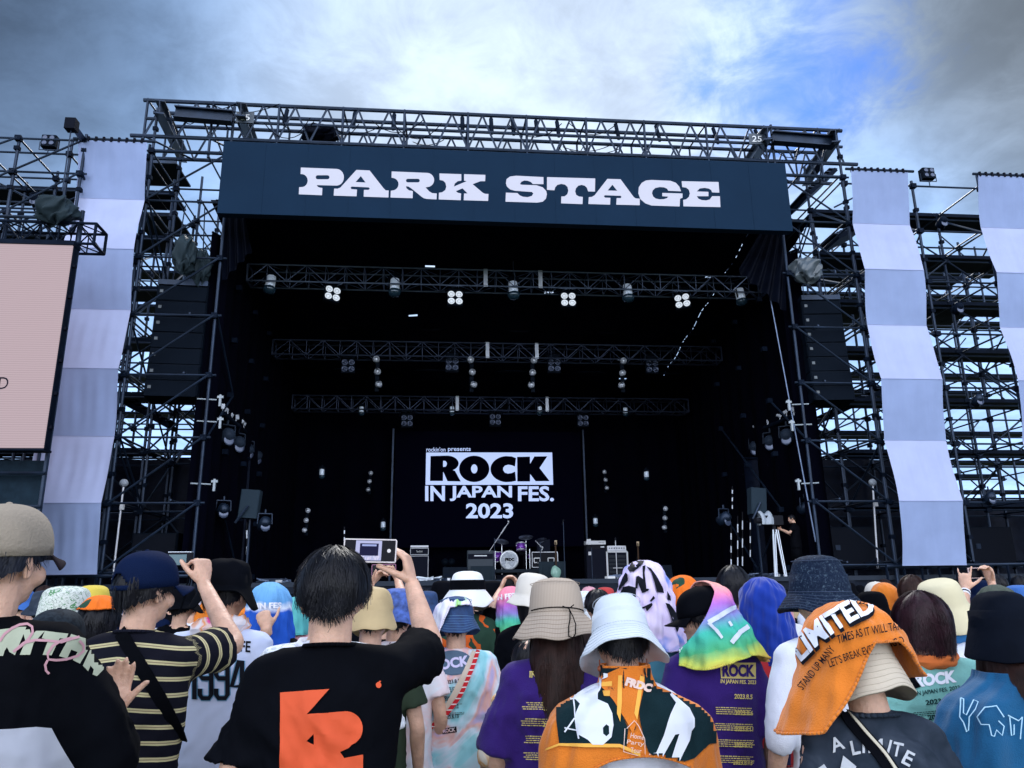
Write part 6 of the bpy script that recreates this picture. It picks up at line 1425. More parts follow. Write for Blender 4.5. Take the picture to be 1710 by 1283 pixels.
# ---- dark knit bucket
h17 = Person('person in a big frosted dark denim bucket hat in front of the camera tripod', 1365, 942, 2.95, hat=0.03, vox=0.012)
h17.tee(WHITEC, loose=1.0, seed=16, sl=1.2, slr=1.05, amp=0.003); h17.hair(HAIR, 'short', n=300, seed=3, width=0.003)
h17.bucket(mat_ramp('frosted_denim', [(0.42, (0.006, 0.012, 0.030)), (0.58, (0.012, 0.022, 0.045)), (0.72, (0.06, 0.09, 0.13))], scale=110, detail=2), r=0.116, h=0.140, brim=0.166, drop=0.07, soft=0.012, seed=3, top=0.82, stitch=mat('navy_thread', (0.03, 0.05, 0.10), 0.9), label='frosted dark denim bucket hat')
# ---- orange towel over cream bucket, charcoal shirt
h18 = Person('person in charcoal t-shirt with an orange slogan towel over a cream bucket hat', 1432, 1030, 2.02, hat=0.02, vox=0.010, hp=8, hr=-4)
h18.hair(HAIR, 'short', n=900, seed=18, width=0.0018)
CHAR = mat_ramp('washed_charcoal', [(0.35, (0.016, 0.024, 0.038)), (0.55, (0.028, 0.038, 0.058)), (0.7, (0.045, 0.058, 0.082))], scale=9, detail=6, rough=0.9)
h18.tee(CHAR, loose=1.14, sl=1.0, slr=1.02, seed=18, amp=0.010)
h18.collar(CHAR, r=0.072, z=1.470, w=0.014)
h18.bucket(mat('cream_twill', (0.50, 0.44, 0.36), 0.85, var=0.05, bump=0.2), r=0.108, h=0.125, brim=0.136, drop=0.100, zc=-0.003, tilt=4, stitch=mat('cream_thread', (0.42, 0.37, 0.30), 0.9), seed=6, label='cream bucket hat')
tw = h18.hood(ORT, lambda p: 0.222+0.215*max(0, min(1, (-p-0.1)/0.9))**1.2+(0.10*max(0, min(1, (p-0.45)/0.6))), phimax=2.3, rx=0.158, ry=0.168, rz=0.160, flare=lambda p: 1.7+1.9*max(0, min(1, -p/1.2)), seed=12, folds=0.007, cz=0.012, label='orange slogan towel')
h18.decal(tw, [text_px(t, a, b, h_, 0.01, 0, 1.0, ar) for t, a, b, h_, ar in (('STAND UP MANY', (1342, 1154), (1396, 1086), 13, 0), ('TIMES AS IT WILL TAKE', (1400, 1076), (1510, 1052), 14, 3), ("LET'S BREAK EVERYTHING D", (1387, 1116), (1510, 1076), 14, 3))], PRINTB, 'slogan', off=0.008, cut=6)
h18.decal(tw, [text_px('LIMITED', (1342, 1112), (1468, 1028), 38, 0.05, 0, 1.0, 10)], PRINTB, 'big_letters_shadow', off=0.007, cut=6)
h18.decal(tw, [text_px('LIMITED', (1340, 1106), (1466, 1022), 36, 0.035, 0, 1.0, 10)], PRINTW, 'big_letters', off=0.011, cut=6)
h18.decal(h18.shirt, [text_px(ch, a, b, 24, 0.02) for ch, a, b in (('A', (1391, 1258), (1412, 1250)), ('L', (1424, 1262), (1438, 1259)), ('I', (1440, 1258), (1444, 1258)), ('M', (1450, 1258), (1474, 1258)), ('I', (1480, 1259), (1484, 1260)), ('T', (1487, 1262), (1504, 1266)), ('E', (1504, 1274), (1518, 1281)))]
    + [poly_px([[(1366, 1283), (1376, 1276), (1381, 1283), (1372, 1296)]]), poly_px([[(1400, 1300), (1408, 1262), (1430, 1280), (1428, 1300)]])], mat('grey_print', (0.42, 0.45, 0.50), 0.7), 'arched_lettering', off=0.004, cut=7)
h18.strap(BLACKC, [(1385, 1168), (1410, 1190), (1440, 1225), (1470, 1258), (1492, 1290)], w=0.040, name='bag_strap')
h18.strap(mat('cream_piping', (0.5, 0.47, 0.38), 0.7), [(1392, 1166), (1418, 1189), (1448, 1224), (1478, 1257), (1500, 1290)], w=0.008, name='strap_piping', off=0.014)
# ---- maroon bob
h19 = Person('person with a maroon bob, orange towel at the neck and mint festival t-shirt', 1536, 989, 2.9, hat=0.01, vox=0.010, hy=16)
h19.hair(HAIRM, 'long', n=3400, L0=0.285, seed=33, width=0.0016, maxphi=2.35, taper=0.06, vol=0.010, fly=120, jag=0.05)
MINT = mat('mint_cotton', (0.17, 0.42, 0.40), 0.85, var=0.06, bump=0.25, bscale=200)
h19.tee(MINT, loose=1.2, sl=1.0, slr=1.25, seed=41, amp=0.008)
h19.neck_towel(mat('orange_green_neck', (0.62, 0.15, 0.03), 0.9, var=0.1), r=0.080, z=1.472, w=0.024, seed=9)
h19.decal(h19.shirt, [text_px('ROCK', (1529, 1149), (1598, 1140), 21, 0.055)], PRINTW, 'print_heading', off=0.004, cut=7)
h19.decal(h19.shirt, [text_px('IN JAPAN FES. 2023', (1530, 1164), (1603, 1154), 9, 0.015)]+[text_px(t, a, b, 8.5, 0.03) for t, a, b in (('2023.8.5', (1546, 1178), (1592, 1172)), ('2023.8.6', (1550, 1203), (1594, 1197)), ('2023.8.11', (1552, 1226), (1596, 1220)))]
    + lines_px((1520, 1192), (1606, 1184), 3, 3.2, 1.3, 61)+lines_px((1522, 1216), (1606, 1208), 3, 3.2, 1.3, 62), mat('dark_green_print', (0.008, 0.03, 0.035), 0.7), 'date_list', off=0.005, cut=7)
h19.strap(BLACKC, [(1500, 1102), (1512, 1125), (1528, 1150)], w=0.05)
# ---- cream bucket behind
h20 = Person('person in a pale cream bucket hat behind the maroon bob, wearing white', 1572, 978, 3.8, hat=0.02, vox=0.012)
h20.hair(HAIR, 'long', n=400, L0=0.34, seed=3, width=0.004); h20.tee(WHITEC, seed=20, loose=1.3, sl=1.2, slr=1.3)
h20.bucket(mat('pale_cream_canvas', (0.62, 0.56, 0.38), 0.85, var=0.05), r=0.115, h=0.13, brim=0.16, drop=0.11, tilt=-6, troll=-14, seed=3, soft=0.01, label='pale cream bucket hat')
h20.neck_towel(mat('blue_neck_towel', (0.02, 0.16, 0.42), 0.9), r=0.085, w=0.03, seed=4)
# ---- right edge black bucket, blue towel
h21 = Person('long haired person in black bucket hat with blue shoulder towel at the right edge', 1672, 1003, 2.55, hat=0.02, vox=0.010)
h21.hair(HAIRB, 'long', n=2000, L0=0.42, seed=13, width=0.0022, push=0.10, taper=-0.1, maxphi=2.2, vol=0.008)
h21.tee(WHITEC, loose=1.02, sl=1.1, slr=0.95, seed=17)
h21.bucket(mat('black_twill', (0.004, 0.006, 0.012), 0.8, var=0.2, bump=0.2), r=0.116, h=0.130, brim=0.145, drop=0.110, tilt=2, soft=0.02, seed=7, top=0.78, label='plain black bucket hat')
cp = h21.cape(mat('sea_blue_towel', (0.010, 0.085, 0.20), 0.9, var=0.12, bump=0.3, bscale=200, sheen=0.2, spec=0.1), lambda p: 1.19-0.05*min(1, abs(p))**2, phimax=2.4, ztop=1.49, seed=15, folds=0.009, grow=0.020, rtop=0.09, wide=1.16, label='sea blue towel with dripping outlined letters')
def c5(pts): return [(1180+x/3.226, 900+y/3.226) for x, y in pts]
h21.decal(cp, [stroke_px(c5(q), 2.0) for q in ([(1370, 860), (1365, 960), (1385, 990), (1400, 1040), (1410, 1030), (1415, 960), (1450, 920), (1465, 880), (1440, 870), (1400, 950), (1385, 940), (1385, 865), (1370, 860)],
    [(1600, 960), (1560, 900), (1500, 910), (1460, 960), (1480, 1000), (1520, 1000), (1535, 1060), (1550, 1065), (1560, 1030), (1590, 1060), (1600, 1010), (1570, 980)], [(1620, 950), (1680, 980), (1700, 960)], [(1630, 960), (1640, 1060), (1655, 1055), (1655, 1000)], [(1700, 960), (1690, 1080)])], mat('outline_print', (0.35, 0.58, 0.75), 0.8), 'outlined_letters', off=0.007, cut=7)
h21.decal(h21.shirt, [text_px('ban', (1674, 1288), (1716, 1286), 16, 0.03)], PRINTB, 'shirt_lettering', off=0.004)
# ---- raised hands with phone at the right
h22 = Person('person in a grey green hood holding a phone up with both hands at the right', 1662, 975, 4.1, hat=0.03, vox=0.0085, arms={
    'L': {'E': (1608, 1040, 4.2), 'W': (1612, 985, 4.4), 'hand': {'y': (0.15, 0.05, 1), 'z': (-0.6, -0.7, 0.1), 't': 1, 'tc': 5, 'indiv': [(5, 5, 5), (60, 60, 30), (55, 60, 30), (10, 10, 5)], 'spread': 8}},
    'R': {'E': (1672, 1030, 4.2), 'W': (1656, 974, 4.4), 'hand': {'y': (-0.12, 0.05, 1), 'z': (0.9, 0.3, 0.1), 't': -1, 'curl': (50, 45, 20), 'tc': 0, 'td': (0.5, 0.6, -0.6)}}})
h22.tee(mat('olive_cotton', (0.05, 0.07, 0.045), 0.9), seed=22)
h22.hood(mat('grey_green_hood', (0.05, 0.065, 0.05), 0.9), lambda p: 0.30, phimax=2.2, seed=22)
for i, (y, m_) in enumerate(((0.0, PRINTW), (0.016, PRINTB), (0.030, PRINTW))):
    q = MB(); E = Vector(h22.arms['L']['E']); Wv = Vector(h22.arms['L']['W']); d = (Wv-E).normalized(); c = Wv-d*(0.035+y); q.tube(c, c+d*0.012, 0.031, 20); q.build('wristband', m_, h22.e, True)
phone('phone held sideways in two raised hands below the middle right banner', P(1633, 957, 4.45), 0.120, 0.062, (1, 0, 0.02), (0, 0.05, 1), False, mat('phone_case_pink', (0.55, 0.42, 0.42), 0.3))
# ---- hats and towels in the left corner
h23 = Person('person in a washed black cap between the left edge person and the striped shirt', 97, 1018, 2.9, hat=0.02, vox=0.013)
h23.hair(HAIR, 'short', n=300, seed=1, width=0.003); h23.tee(BLACKC, seed=7, loose=1.15); h23.cap(mat_ramp('washed_black', [(0.4, (0.008, 0.012, 0.018)), (0.6, (0.02, 0.028, 0.038))], scale=40), opening=False, label='washed black cap')
h24 = Person('person in a white and green doodle pattern bucket hat at the left', 110, 994, 3.9, hat=0.02, vox=0.013)
h24.hair(HAIR, 'short', n=300, seed=1, width=0.003); h24.tee(BLACKC, seed=9)
h24.bucket(mat_ramp('green_doodles', [(0.44, (0.60, 0.64, 0.60)), (0.50, (0.04, 0.10, 0.06)), (0.53, (0.60, 0.64, 0.60)), (0.62, (0.10, 0.25, 0.12))], scale=26, dist=3, const=True), r=0.12, h=0.14, brim=0.16, drop=0.10, seed=3, label='white bucket hat with green doodles')
h25 = Person('person in an orange and green towel headband with a chequered black towel over the shoulders', 168, 1000, 3.6, hat=0.01, vox=0.013)
h25.hair(HAIR, 'short', n=500, seed=1, width=0.003, vol=0.008); h25.tee(BLACKC, seed=12, loose=1.25)
h25.hood(OG, lambda p: 0.12, phimax=2.8, seed=14)
cp = h25.cape(BLACKC, lambda p: 1.05, phimax=2.3, seed=25, wide=1.05, ztop=1.5)
rr = random.Random(2); its = []
for i in range(9):
    for j in range(6):
        x = 152+i*7.2+(j % 2)*3.6; y = 1022+j*2.9-i*1.0
        its.append(([Vector((x, y, 0)), Vector((x+4, y-0.6, 0)), Vector((x+4, y+1.3, 0)), Vector((x, y+1.9, 0))], [(0, 1, 2, 3)]))
h25.decal(cp, its, mat('mint_white_print', (0.50, 0.62, 0.55), 0.8), 'chequered_print', off=0.007, cut=8)
h25.decal(cp, [poly_px([[(150, 1016), (168, 1012), (168, 1018), (152, 1022)]]), poly_px([[(170, 1011), (182, 1008), (182, 1015), (172, 1018)]]), poly_px([[(184, 1008), (199, 1003), (200, 1010), (186, 1013)]])], PRINTW, 'white_letters', off=0.008, cut=8)
h26 = Person('person in a yellow bucket hat just above the chequered towel', 156, 984, 5.2, hat=0.02, vox=0.014)
h26.hair(HAIR, 'short', n=200, seed=1, width=0.004); h26.tee(BLACKC, seed=1); h26.bucket(mat('yellow_cloth', (0.60, 0.46, 0.06), 0.85), r=0.105, h=0.12, brim=0.14, seed=2, soft=0.02)
# ---- blue towel with lettering, its hand
h27 = Person('person with a blue and white lettered towel over the head beside the white jersey', 451, 976, 4.2, hat=0.02, vox=0.0095, arms={'L': {'E': (415, 1095, 4.1), 'W': (446, 1052, 4.02), 'hand': {'y': (-0.3, 0.0, 0.9), 'z': (0.2, -1, 0.1), 't': 1, 'curl': (75, 70, 40), 'tc': 10}}})
h27.tee(BLACKC, seed=27)
tw = h27.hood(mat_rainbow('blue_white_towel', [(0.0, (0.70, 0.74, 0.85)), (0.16, (0.68, 0.73, 0.85)), (0.20, (0.015, 0.09, 0.50)), (0.62, (0.02, 0.10, 0.52)), (0.66, (0.66, 0.72, 0.85)), (0.74, (0.12, 0.32, 0.62)), (1.0, (0.16, 0.38, 0.66))], lo=1.33, hi=1.76, wob=0.07, wsc=9), lambda p: 0.42, phimax=2.1, rx=0.118, ry=0.13, rz=0.125, flare=1.1, seed=27, label='blue towel with white lettering')
h27.decal(tw, [text_px('IN FES', (430, 1017), (470, 1016), 10, 0.04)], PRINTW, 'towel_lettering', off=0.008, cut=6)
# ================================================================== CROWD FURTHER FORWARD
_cm = {}
def shared(kind):
    if kind in _cm: return _cm[kind]
    arms = {'L': {'E': (-0.235, -0.03, 1.125), 'W': (-0.245, 0.07, 0.89)}, 'R': {'E': (0.235, -0.03, 1.125), 'W': (0.245, 0.07, 0.89)}}
    if kind.endswith('up'):
        arms = {'L': {'E': (-0.26, 0.16, 1.30), 'W': (-0.10, 0.30, 1.50)}, 'R': {'E': (0.26, 0.16, 1.30), 'W': (0.10, 0.30, 1.50)}}
    mb = MB()
    if kind.startswith('body'): body_parts(mb, arms); r = remesh(mb, 'body', 0.014, 2)
    else: tee_parts(mb, arms, 1.15, 0.03, 0.9, 1.15); r = remesh(mb, 't_shirt', 0.02, 3); fold(r, 0.010, 77, 24)
    _cm[kind] = r; return r
class Extra(Person):
    def __init__(s, label, px, py, Y, shirt, hat=0.0, up=False, yaw=0, group='crowd in front of the stage'):
        p = P(px, py, Y); s.S = p.z/(1.722+hat); s.S = max(0.84, min(1.06, s.S))
        s.e = thing('person', label, 'person', (p.x, Y, 0), R(yaw), group); s.e.scale = (s.S,)*3
        s.M = Matrix.Translation((p.x, Y, 0))@Matrix.Rotation(R(yaw), 4, 'Z')@Matrix.Scale(s.S, 4); s.Mi = s.M.inverted(); s.hs = head_mat(0, 0, 0); s.hm = None
        k = 'up' if up else 'down'
        meshobj(shared('body_'+k), 'body', SKIN, s.e).data
        s.shirt = meshobj(shared('tee_'+k), 't_shirt', shirt, s.e)
        meshobj(TROU, 'trousers', TRS[int(px) % 3], s.e)
        for q in (-1, 1): meshobj(SHO[q], 'shoe', SHOE, s.e)
CC = {'black': BLACKC, 'white': WHITEC, 'purple': PUR, 'mint': MINT, 'navy': NAVYC, 'orange': ORT, 'grey': SPEK, 'red': mat('red_cotton', (0.42, 0.03, 0.03), 0.85), 'blue': mat('blue_cotton', (0.03, 0.12, 0.40), 0.85),
      'yellow': mat('yellow_cotton', (0.62, 0.50, 0.08), 0.85), 'tan': mat('tan_cotton', (0.36, 0.27, 0.16), 0.85), 'pink': mat('pink_cotton', (0.62, 0.30, 0.36), 0.85), 'tie-dye': TIE, 'charcoal': CHAR, 'rainbow': RAIN, 'cream': MATS['cream_canvas'], 'olive': MATS['olive_cotton'], 'denim': DEN, 'teal': mat('teal_cotton', (0.08, 0.38, 0.40), 0.85)}
used = set()
def extra(px, py, Y, head, hc, shirt, where, seed=0, up=False, cat=None):
    hat = {'bucket hat': 0.05, 'cap': 0.02, 'towel': 0.02, 'hair': 0.0, 'bob': 0.0}[head]
    hd_ = {'bucket hat': '%s bucket hat' % hc, 'cap': '%s cap' % hc, 'towel': '%s head towel' % hc, 'hair': 'short %s hair' % hc, 'bob': 'long %s hair' % hc}[head]
    lb = 'distant person with %s and %s shirt, %s' % (hd_, shirt, where)
    if head in ('bucket hat', 'cap'): lb = 'distant person in %s and %s shirt, %s' % (hd_, shirt, where)
    assert lb not in used, lb
    used.add(lb); assert len(lb.split()) <= 16, lb
    e = Extra(lb, px, py, Y, CC[shirt], hat, up, yaw=((seed*37) % 30)-15)
    if head == 'bucket hat': e.hair(HAIR, 'short', n=90, seed=seed, width=0.006); e.bucket(CC[hc], seed=seed, soft=0.015, r=0.102, brim=0.14+0.01*(seed % 3), h=0.115, floppy=0.01)
    elif head == 'cap': e.hair(HAIR, 'short', n=90, seed=seed, width=0.006); e.cap(CC[hc], opening=False)
    elif head == 'towel': e.hood(CC[hc], lambda p: 0.36, phimax=2.2, seed=seed, nu=50, nv=20, flare=0.9)
    elif head == 'hair': e.hair(HAIR, 'short', n=260, seed=seed, width=0.005, vol=0.006)
    else: e.hair(HAIR if hc == 'black' else HAIRB, 'long', n=300, L0=0.30, seed=seed, width=0.005, vol=0.006)
    return e
EX = [
 (76, 984, 6.5, 'bucket hat', 'charcoal', 'black', 'below the left banner'), (52, 992, 8.5, 'hair', 'black', 'grey', 'beside the beige cap'), (128, 990, 9.0, 'cap', 'black', 'white', 'behind the doodle hat'),
 (186, 990, 7.5, 'hair', 'black', 'navy', 'left of the navy cap'), (306, 976, 6.0, 'bucket hat', 'black', 'black', 'behind the raised camera'), (325, 992, 8.0, 'cap', 'white', 'white', 'left of the floppy hat'),
 (478, 1000, 7.5, 'cap', 'white', 'orange', 'right of the blue lettered towel'), (494, 998, 6.2, 'towel', 'teal', 'pink', 'right of the blue lettered towel'), (504, 984, 9.5, 'hair', 'black', 'black', 'left of the central head'),
 (590, 990, 7.0, 'cap', 'navy', 'mint', 'behind the central head'), (690, 985, 8.2, 'hair', 'black', 'white', 'right of the raised forearm'), (714, 985, 6.6, 'bucket hat', 'denim', 'grey', 'left of the pastel towel'), (738, 968, 6.9, 'bucket hat', 'black', 'olive', 'just left of the banded white hat'),
 (803, 985, 8.4, 'bob', 'black', 'red', 'right of the banded white hat'), (845, 992, 9.0, 'hair', 'black', 'blue', 'below the drum kit'), (905, 984, 8.5, 'bob', 'brown', 'white', 'below the drum kit'), (938, 984, 8.0, 'hair', 'black', 'purple', 'behind the corduroy hat'),
 (976, 988, 6.0, 'towel', 'grey', 'black', 'right of the corduroy hat'), (998, 986, 5.2, 'hair', 'black', 'navy', 'above the plain white hat'), (1010, 979, 7.2, 'bucket hat', 'red', 'black', 'left of the lavender towel'), (984, 980, 8.6, 'cap', 'pink', 'white', 'right of the corduroy hat'),
 (1112, 986, 8.0, 'hair', 'black', 'teal', 'right of the lavender towel'), (1190, 984, 8.4, 'cap', 'navy', 'orange', 'behind the rainbow towel'), (1300, 992, 6.8, 'towel', 'pink', 'white', 'right of the blue towel hood'), (1312, 985, 9.0, 'hair', 'black', 'tan', 'right of the blue towel hood'),
 (1462, 972, 6.4, 'cap', 'cream', 'black', 'right of the frosted denim hat'), (1475, 974, 5.6, 'towel', 'orange', 'olive', 'right of the frosted denim hat'), (1455, 985, 4.9, 'bucket hat', 'black', 'yellow', 'right of the frosted denim hat'), (1492, 990, 7.6, 'hair', 'black', 'yellow', 'left of the maroon bob'),
 (1521, 963, 5.3, 'bob', 'brown', 'black', 'above the maroon bob'), (1582, 984, 6.4, 'towel', 'yellow', 'white', 'behind the pale cream hat'), (1603, 990, 8.6, 'hair', 'black', 'purple', 'right of the pale cream hat'), (1642, 967, 5.9, 'bucket hat', 'navy', 'black', 'below the raised phone'),
 (1700, 975, 5.4, 'bucket hat', 'blue', 'white', 'at the right edge'), (1598, 978, 10.0, 'cap', 'red', 'black', 'below the right banner'), (1680, 985, 9.0, 'hair', 'black', 'mint', 'at the right edge'),
]
for i, a in enumerate(EX): extra(*a, seed=i+1)
rr = random.Random(19); places = [(-60, 130, 'far under the pink screen'), (130, 330, 'far at the left wing'), (330, 520, 'far left before the stage'), (520, 700, 'far before the left amplifiers'), (700, 860, 'far before the logo screen'), (860, 1000, 'far before the bass amplifier'), (1000, 1200, 'far before the dark right backdrop'), (1200, 1360, 'far before the camera operator'), (1360, 1520, 'far at the right wing'), (1520, 1780, 'far below the right banners')]
combos = [(h, c, s_) for h in ('bucket hat', 'cap', 'towel', 'hair', 'bob') for c in ('black', 'white', 'navy', 'cream', 'blue', 'orange', 'red', 'grey') for s_ in ('black', 'white', 'purple', 'mint', 'navy', 'grey', 'blue', 'red', 'orange')]
combos = [(h, ('black' if h == 'hair' else c if h != 'bob' else ('black', 'brown')[len(c) % 2]), s_) for h, c, s_ in combos]
for k, (x0, x1, where) in enumerate(places):
    for j in range(8):
        for _ in range(50):
            h, c, s_ = rr.choice(combos)
            if rr.random() < 0.62: c = 'black' if h != 'bob' else c; s_ = rr.choice(('black', 'black', 'white', 'navy'))
            hd_ = (h, c, s_, where)
            if hd_ not in used: break
        used.add(hd_)
        Y = (8.2, 9.6, 11.2, 12.8)[j % 4]+rr.uniform(-0.4, 0.4); px = x0+(x1-x0)*(j+0.5)/8+rr.uniform(-8, 8); H = rr.uniform(1.54, 1.72)
        q = P(px, 985, Y); py = PCY-(Vector((q.x, Y, H))-CAMP).dot(CU)/(Vector((q.x, Y, H))-CAMP).dot(CF)*FPX
        try: extra(px, py, Y, h, c, s_, where, seed=100+k*8+j)
        except AssertionError: pass

# ================================================================== BAND GEAR ON THE STAGE
def at(px, Y): p = P(px, 950, Y); return Vector((p.x, Y, ZD+0.002))
SILV = mat('amp_trim_silver', (0.5, 0.52, 0.58), 0.4, 0.4); WCASE = mat('white_case_trim', (0.62, 0.64, 0.68), 0.5); AMPG = mat('amp_grille', (0.010, 0.012, 0.022), 0.8)
GREYT = mat('teal_grey_cloth', (0.020, 0.032, 0.045), 0.7)
def frame_lines(mb, x0, x1, z0, z1, y, t=0.012):
    mb.box(((x0+x1)/2, y, z0), (x1-x0, 0.006, t)); mb.box(((x0+x1)/2, y, z1), (x1-x0, 0.006, t)); mb.box((x0, y, (z0+z1)/2), (t, 0.006, z1-z0)); mb.box((x1, y, (z0+z1)/2), (t, 0.006, z1-z0))
t = thing('guitar_amplifier', 'guitar amplifier head on a tall white piped speaker cabinet left of the drums', 'amplifier', at(700, 26.0))
MB().box((0, 0, 0.50), (0.62, 0.42, 0.86), bev=0.02).build('cabinet', AMPG, t); f = MB(); frame_lines(f, -0.29, 0.29, 0.09, 0.91, -0.215); f.build('cabinet_piping', SILV, t)
MB().box((0, 0, 1.06), (0.62, 0.3, 0.24), bev=0.02).build('head', AMPG, t); f = MB(); frame_lines(f, -0.29, 0.29, 0.96, 1.16, -0.155); f.build('head_piping', SILV, t)
f = MB(); vs, fs = text_mesh('Two-Rock', 0.0, 0.3); f.add([Vector((-0.10+v.x*0.2, -0.16, 1.03+v.y*0.06)) for v in vs], fs); f.build('name_script', WHITEP, t)
f = MB(); f.box((0, -0.08, 1.22), (0.58, 0.1, 0.06)); [f.tube((-0.24+0.08*i, -0.14, 1.22), (-0.24+0.08*i, -0.16, 1.22), 0.014) for i in range(7)]; f.build('control_panel', SILV, t)
t = thing('combo_amplifier', 'grey combo amplifier half covered by a cloth left of the drum riser', 'amplifier', at(802, 25.0))
MB().box((0, 0, 0.55), (0.84, 0.35, 0.95), bev=0.03).build('cabinet', mat('grey_tolex', (0.035, 0.05, 0.07), 0.7), t); MB().box((0, -0.18, 0.84), (0.78, 0.01, 0.16)).build('grille', AMPG, t); MB().box((0, -0.19, 0.86), (0.4, 0.01, 0.03)).build('badge_strip', SILV, t)
def cloth_over(parent, w, d, z0, z1, y, m, seed, n=60):
    MB().grid(lambda u, v: Vector((-w/2+w*u, y-0.03-0.04*(1-v)*math.sin(u*22+seed+math.sin(u*5)*2), z0+(z1-z0)*v)), n, 8).build('cloth', m, parent, True)
    MB().box((0, y+d/2, z1+0.01), (w, d, 0.02)).build('cloth_top', m, parent)
t2 = thing('cloth_cover', 'black pleated cloth hanging in front of the grey combo amplifier', 'cover', at(806, 24.6)); cloth_over(t2, 0.74, 0.2, 0.05, 0.52, 0, GREYT, 2)
t2 = thing('pedal_table', 'low table under a pleated grey cloth right of the drum kit', 'table', at(922, 24.2)); cloth_over(t2, 0.84, 0.4, 0.05, 0.62, 0, GREYT, 5); MB().box((0, 0.2, 0.3), (0.7, 0.35, 0.5)).build('table_body', CASE, t2)
t = thing('drum_riser', 'low black drum riser under the drum kit', 'riser', at(865, 25.6))
MB().box((0, 0.6, 0.40), (1.65, 1.6, 0.10)).build('platform', mat('riser_grey', (0.02, 0.028, 0.04), 0.6), t)
for x in (-0.78, 0, 0.78): MB().box((x, -0.1, 0.18), (0.07, 0.07, 0.35)).build('leg', CASE, t)
MB().box((-0.38, 0.1, 0.18), (0.6, 0.02, 0.22)).build('front_panel', AMPG, t); MB().box((0.4, 0.1, 0.18), (0.6, 0.02, 0.22)).build('front_panel', AMPG, t)
zR = 0.45
dk = thing('drum_kit', 'purple drum kit with a pale printed bass drum head and cymbals on the riser', 'drum kit', at(860, 25.7))
PURD = mat('purple_sparkle_shell', (0.16, 0.035, 0.36), 0.25, 0.3, var=0.2, vscale=60); CHR = mat('chrome', (0.65, 0.68, 0.74), 0.25, 0.6); CYM = mat('cymbal_bronze', (0.06, 0.07, 0.10), 0.35, 0.6)
X = lambda px: P(px, 935, 25.7).x-dk.location.x
bx_ = X(850); RX = Matrix.Rotation(R(90), 3, 'X')
b = MB().lathe([(0.29, -0.2), (0.30, -0.19), (0.30, 0.19), (0.29, 0.2)], 40, (bx_, 0.22, zR+0.30), RX).build('bass_drum', PURD, dk, True)
MB().lathe([(0.275, -0.012), (0.315, -0.012), (0.315, 0.03), (0.275, 0.03)], 40, (bx_, 0.0, zR+0.30), RX, caps=False).build('hoop', CHR, b, True)
MB().lathe([(0.001, 0), (0.285, 0)], 40, (bx_, -0.015, zR+0.30), RX, caps=False).build('drum_head', mat_ramp('printed_drum_head', [(0.35, (0.55, 0.60, 0.66)), (0.5, (0.36, 0.40, 0.48)), (0.6, (0.66, 0.70, 0.74))], scale=6), b)
f = MB(); vs, fs = text_mesh('FRDC', 0.08); f.add([Vector((bx_-0.13+v.x*0.30, -0.022, zR+0.27+v.y*0.10)) for v in vs], fs); f.build('drum_head_lettering', CASE, b)
for (px, z, r, h, y, nm) in ((871, zR+0.72, 0.165, 0.24, 0.1, 'tom'), (833, zR+0.42, 0.20, 0.34, 0.6, 'floor_tom'), (893, zR+0.42, 0.17, 0.16, 0.5, 'snare_drum')):
    d_ = MB().lathe([(r, 0), (r*1.0, h)], 28, (X(px), y, z-h/2), Matrix.Rotation(R(-14 if nm == 'tom' else 0), 3, 'X')).build(nm, PURD, dk, True)
    f = MB(); f.lathe([(r*1.04, 0), (r*1.04, 0.03)], 28, (X(px), y, z+h/2-0.02), Matrix.Rotation(R(-14 if nm == 'tom' else 0), 3, 'X')).lathe([(r*1.04, 0), (r*1.04, 0.03)], 28, (X(px), y, z-h/2), Matrix.Rotation(R(-14 if nm == 'tom' else 0), 3, 'X'))
    f.build('rims', CHR, d_, True); f = MB()
    for k in range(6): a = k*math.pi/3+0.3; f.ell((X(px)+r*1.03*math.cos(a), y+r*1.03*math.sin(a), z+(0.05 if k % 2 else -0.03)), (0.016, 0.016, 0.025))
    f.build('lugs', CHR, d_, True)
for px, py, r, tl in ((839, 904, 0.24, 8), (880, 897, 0.24, -5), (905, 902, 0.2, -14)):
    z = P(px, py, 25.9).z-ZD; x = X(px)
    c_ = MB().lathe([(0.01, 0.03), (0.04, 0.022), (0.06, 0.010), (r, -0.012), (r, -0.016), (0.01, 0.01)], 32, (x, 0.2, z), Matrix.Rotation(R(24), 3, 'X')@Matrix.Rotation(R(tl), 3, 'Y')).build('cymbal', CYM, dk, True)
    f = MB(); f.tube((x, 0.22, 0), (x, 0.22, z), 0.013); [f.tube((x, 0.22, 0.3), (x+0.25*math.cos(k*2.1), 0.22+0.25*math.sin(k*2.1), 0.02), 0.01) for k in range(3)]; f.build('cymbal_stand', CHR, c_)
for px, h in ((827, 1.05), (885, 1.1), (890, 0.9), (822, 0.9)):
    x = X(px); MB().tube((x, 0.05, 0), (x, 0.05, h), 0.016).tube((x, 0.05, 0.45), (x+0.07, 0.1, 0.42), 0.012).build('stand_tube', CHR, dk)
MB().lathe([(0.16, 0), (0.17, 0.03), (0.15, 0.08)], 20, (X(880), 0.9, zR+0.5)).tube((X(880), 0.9, 0.4), (X(880), 0.9, zR+0.5), 0.03).build('throne', CASE, dk, True)
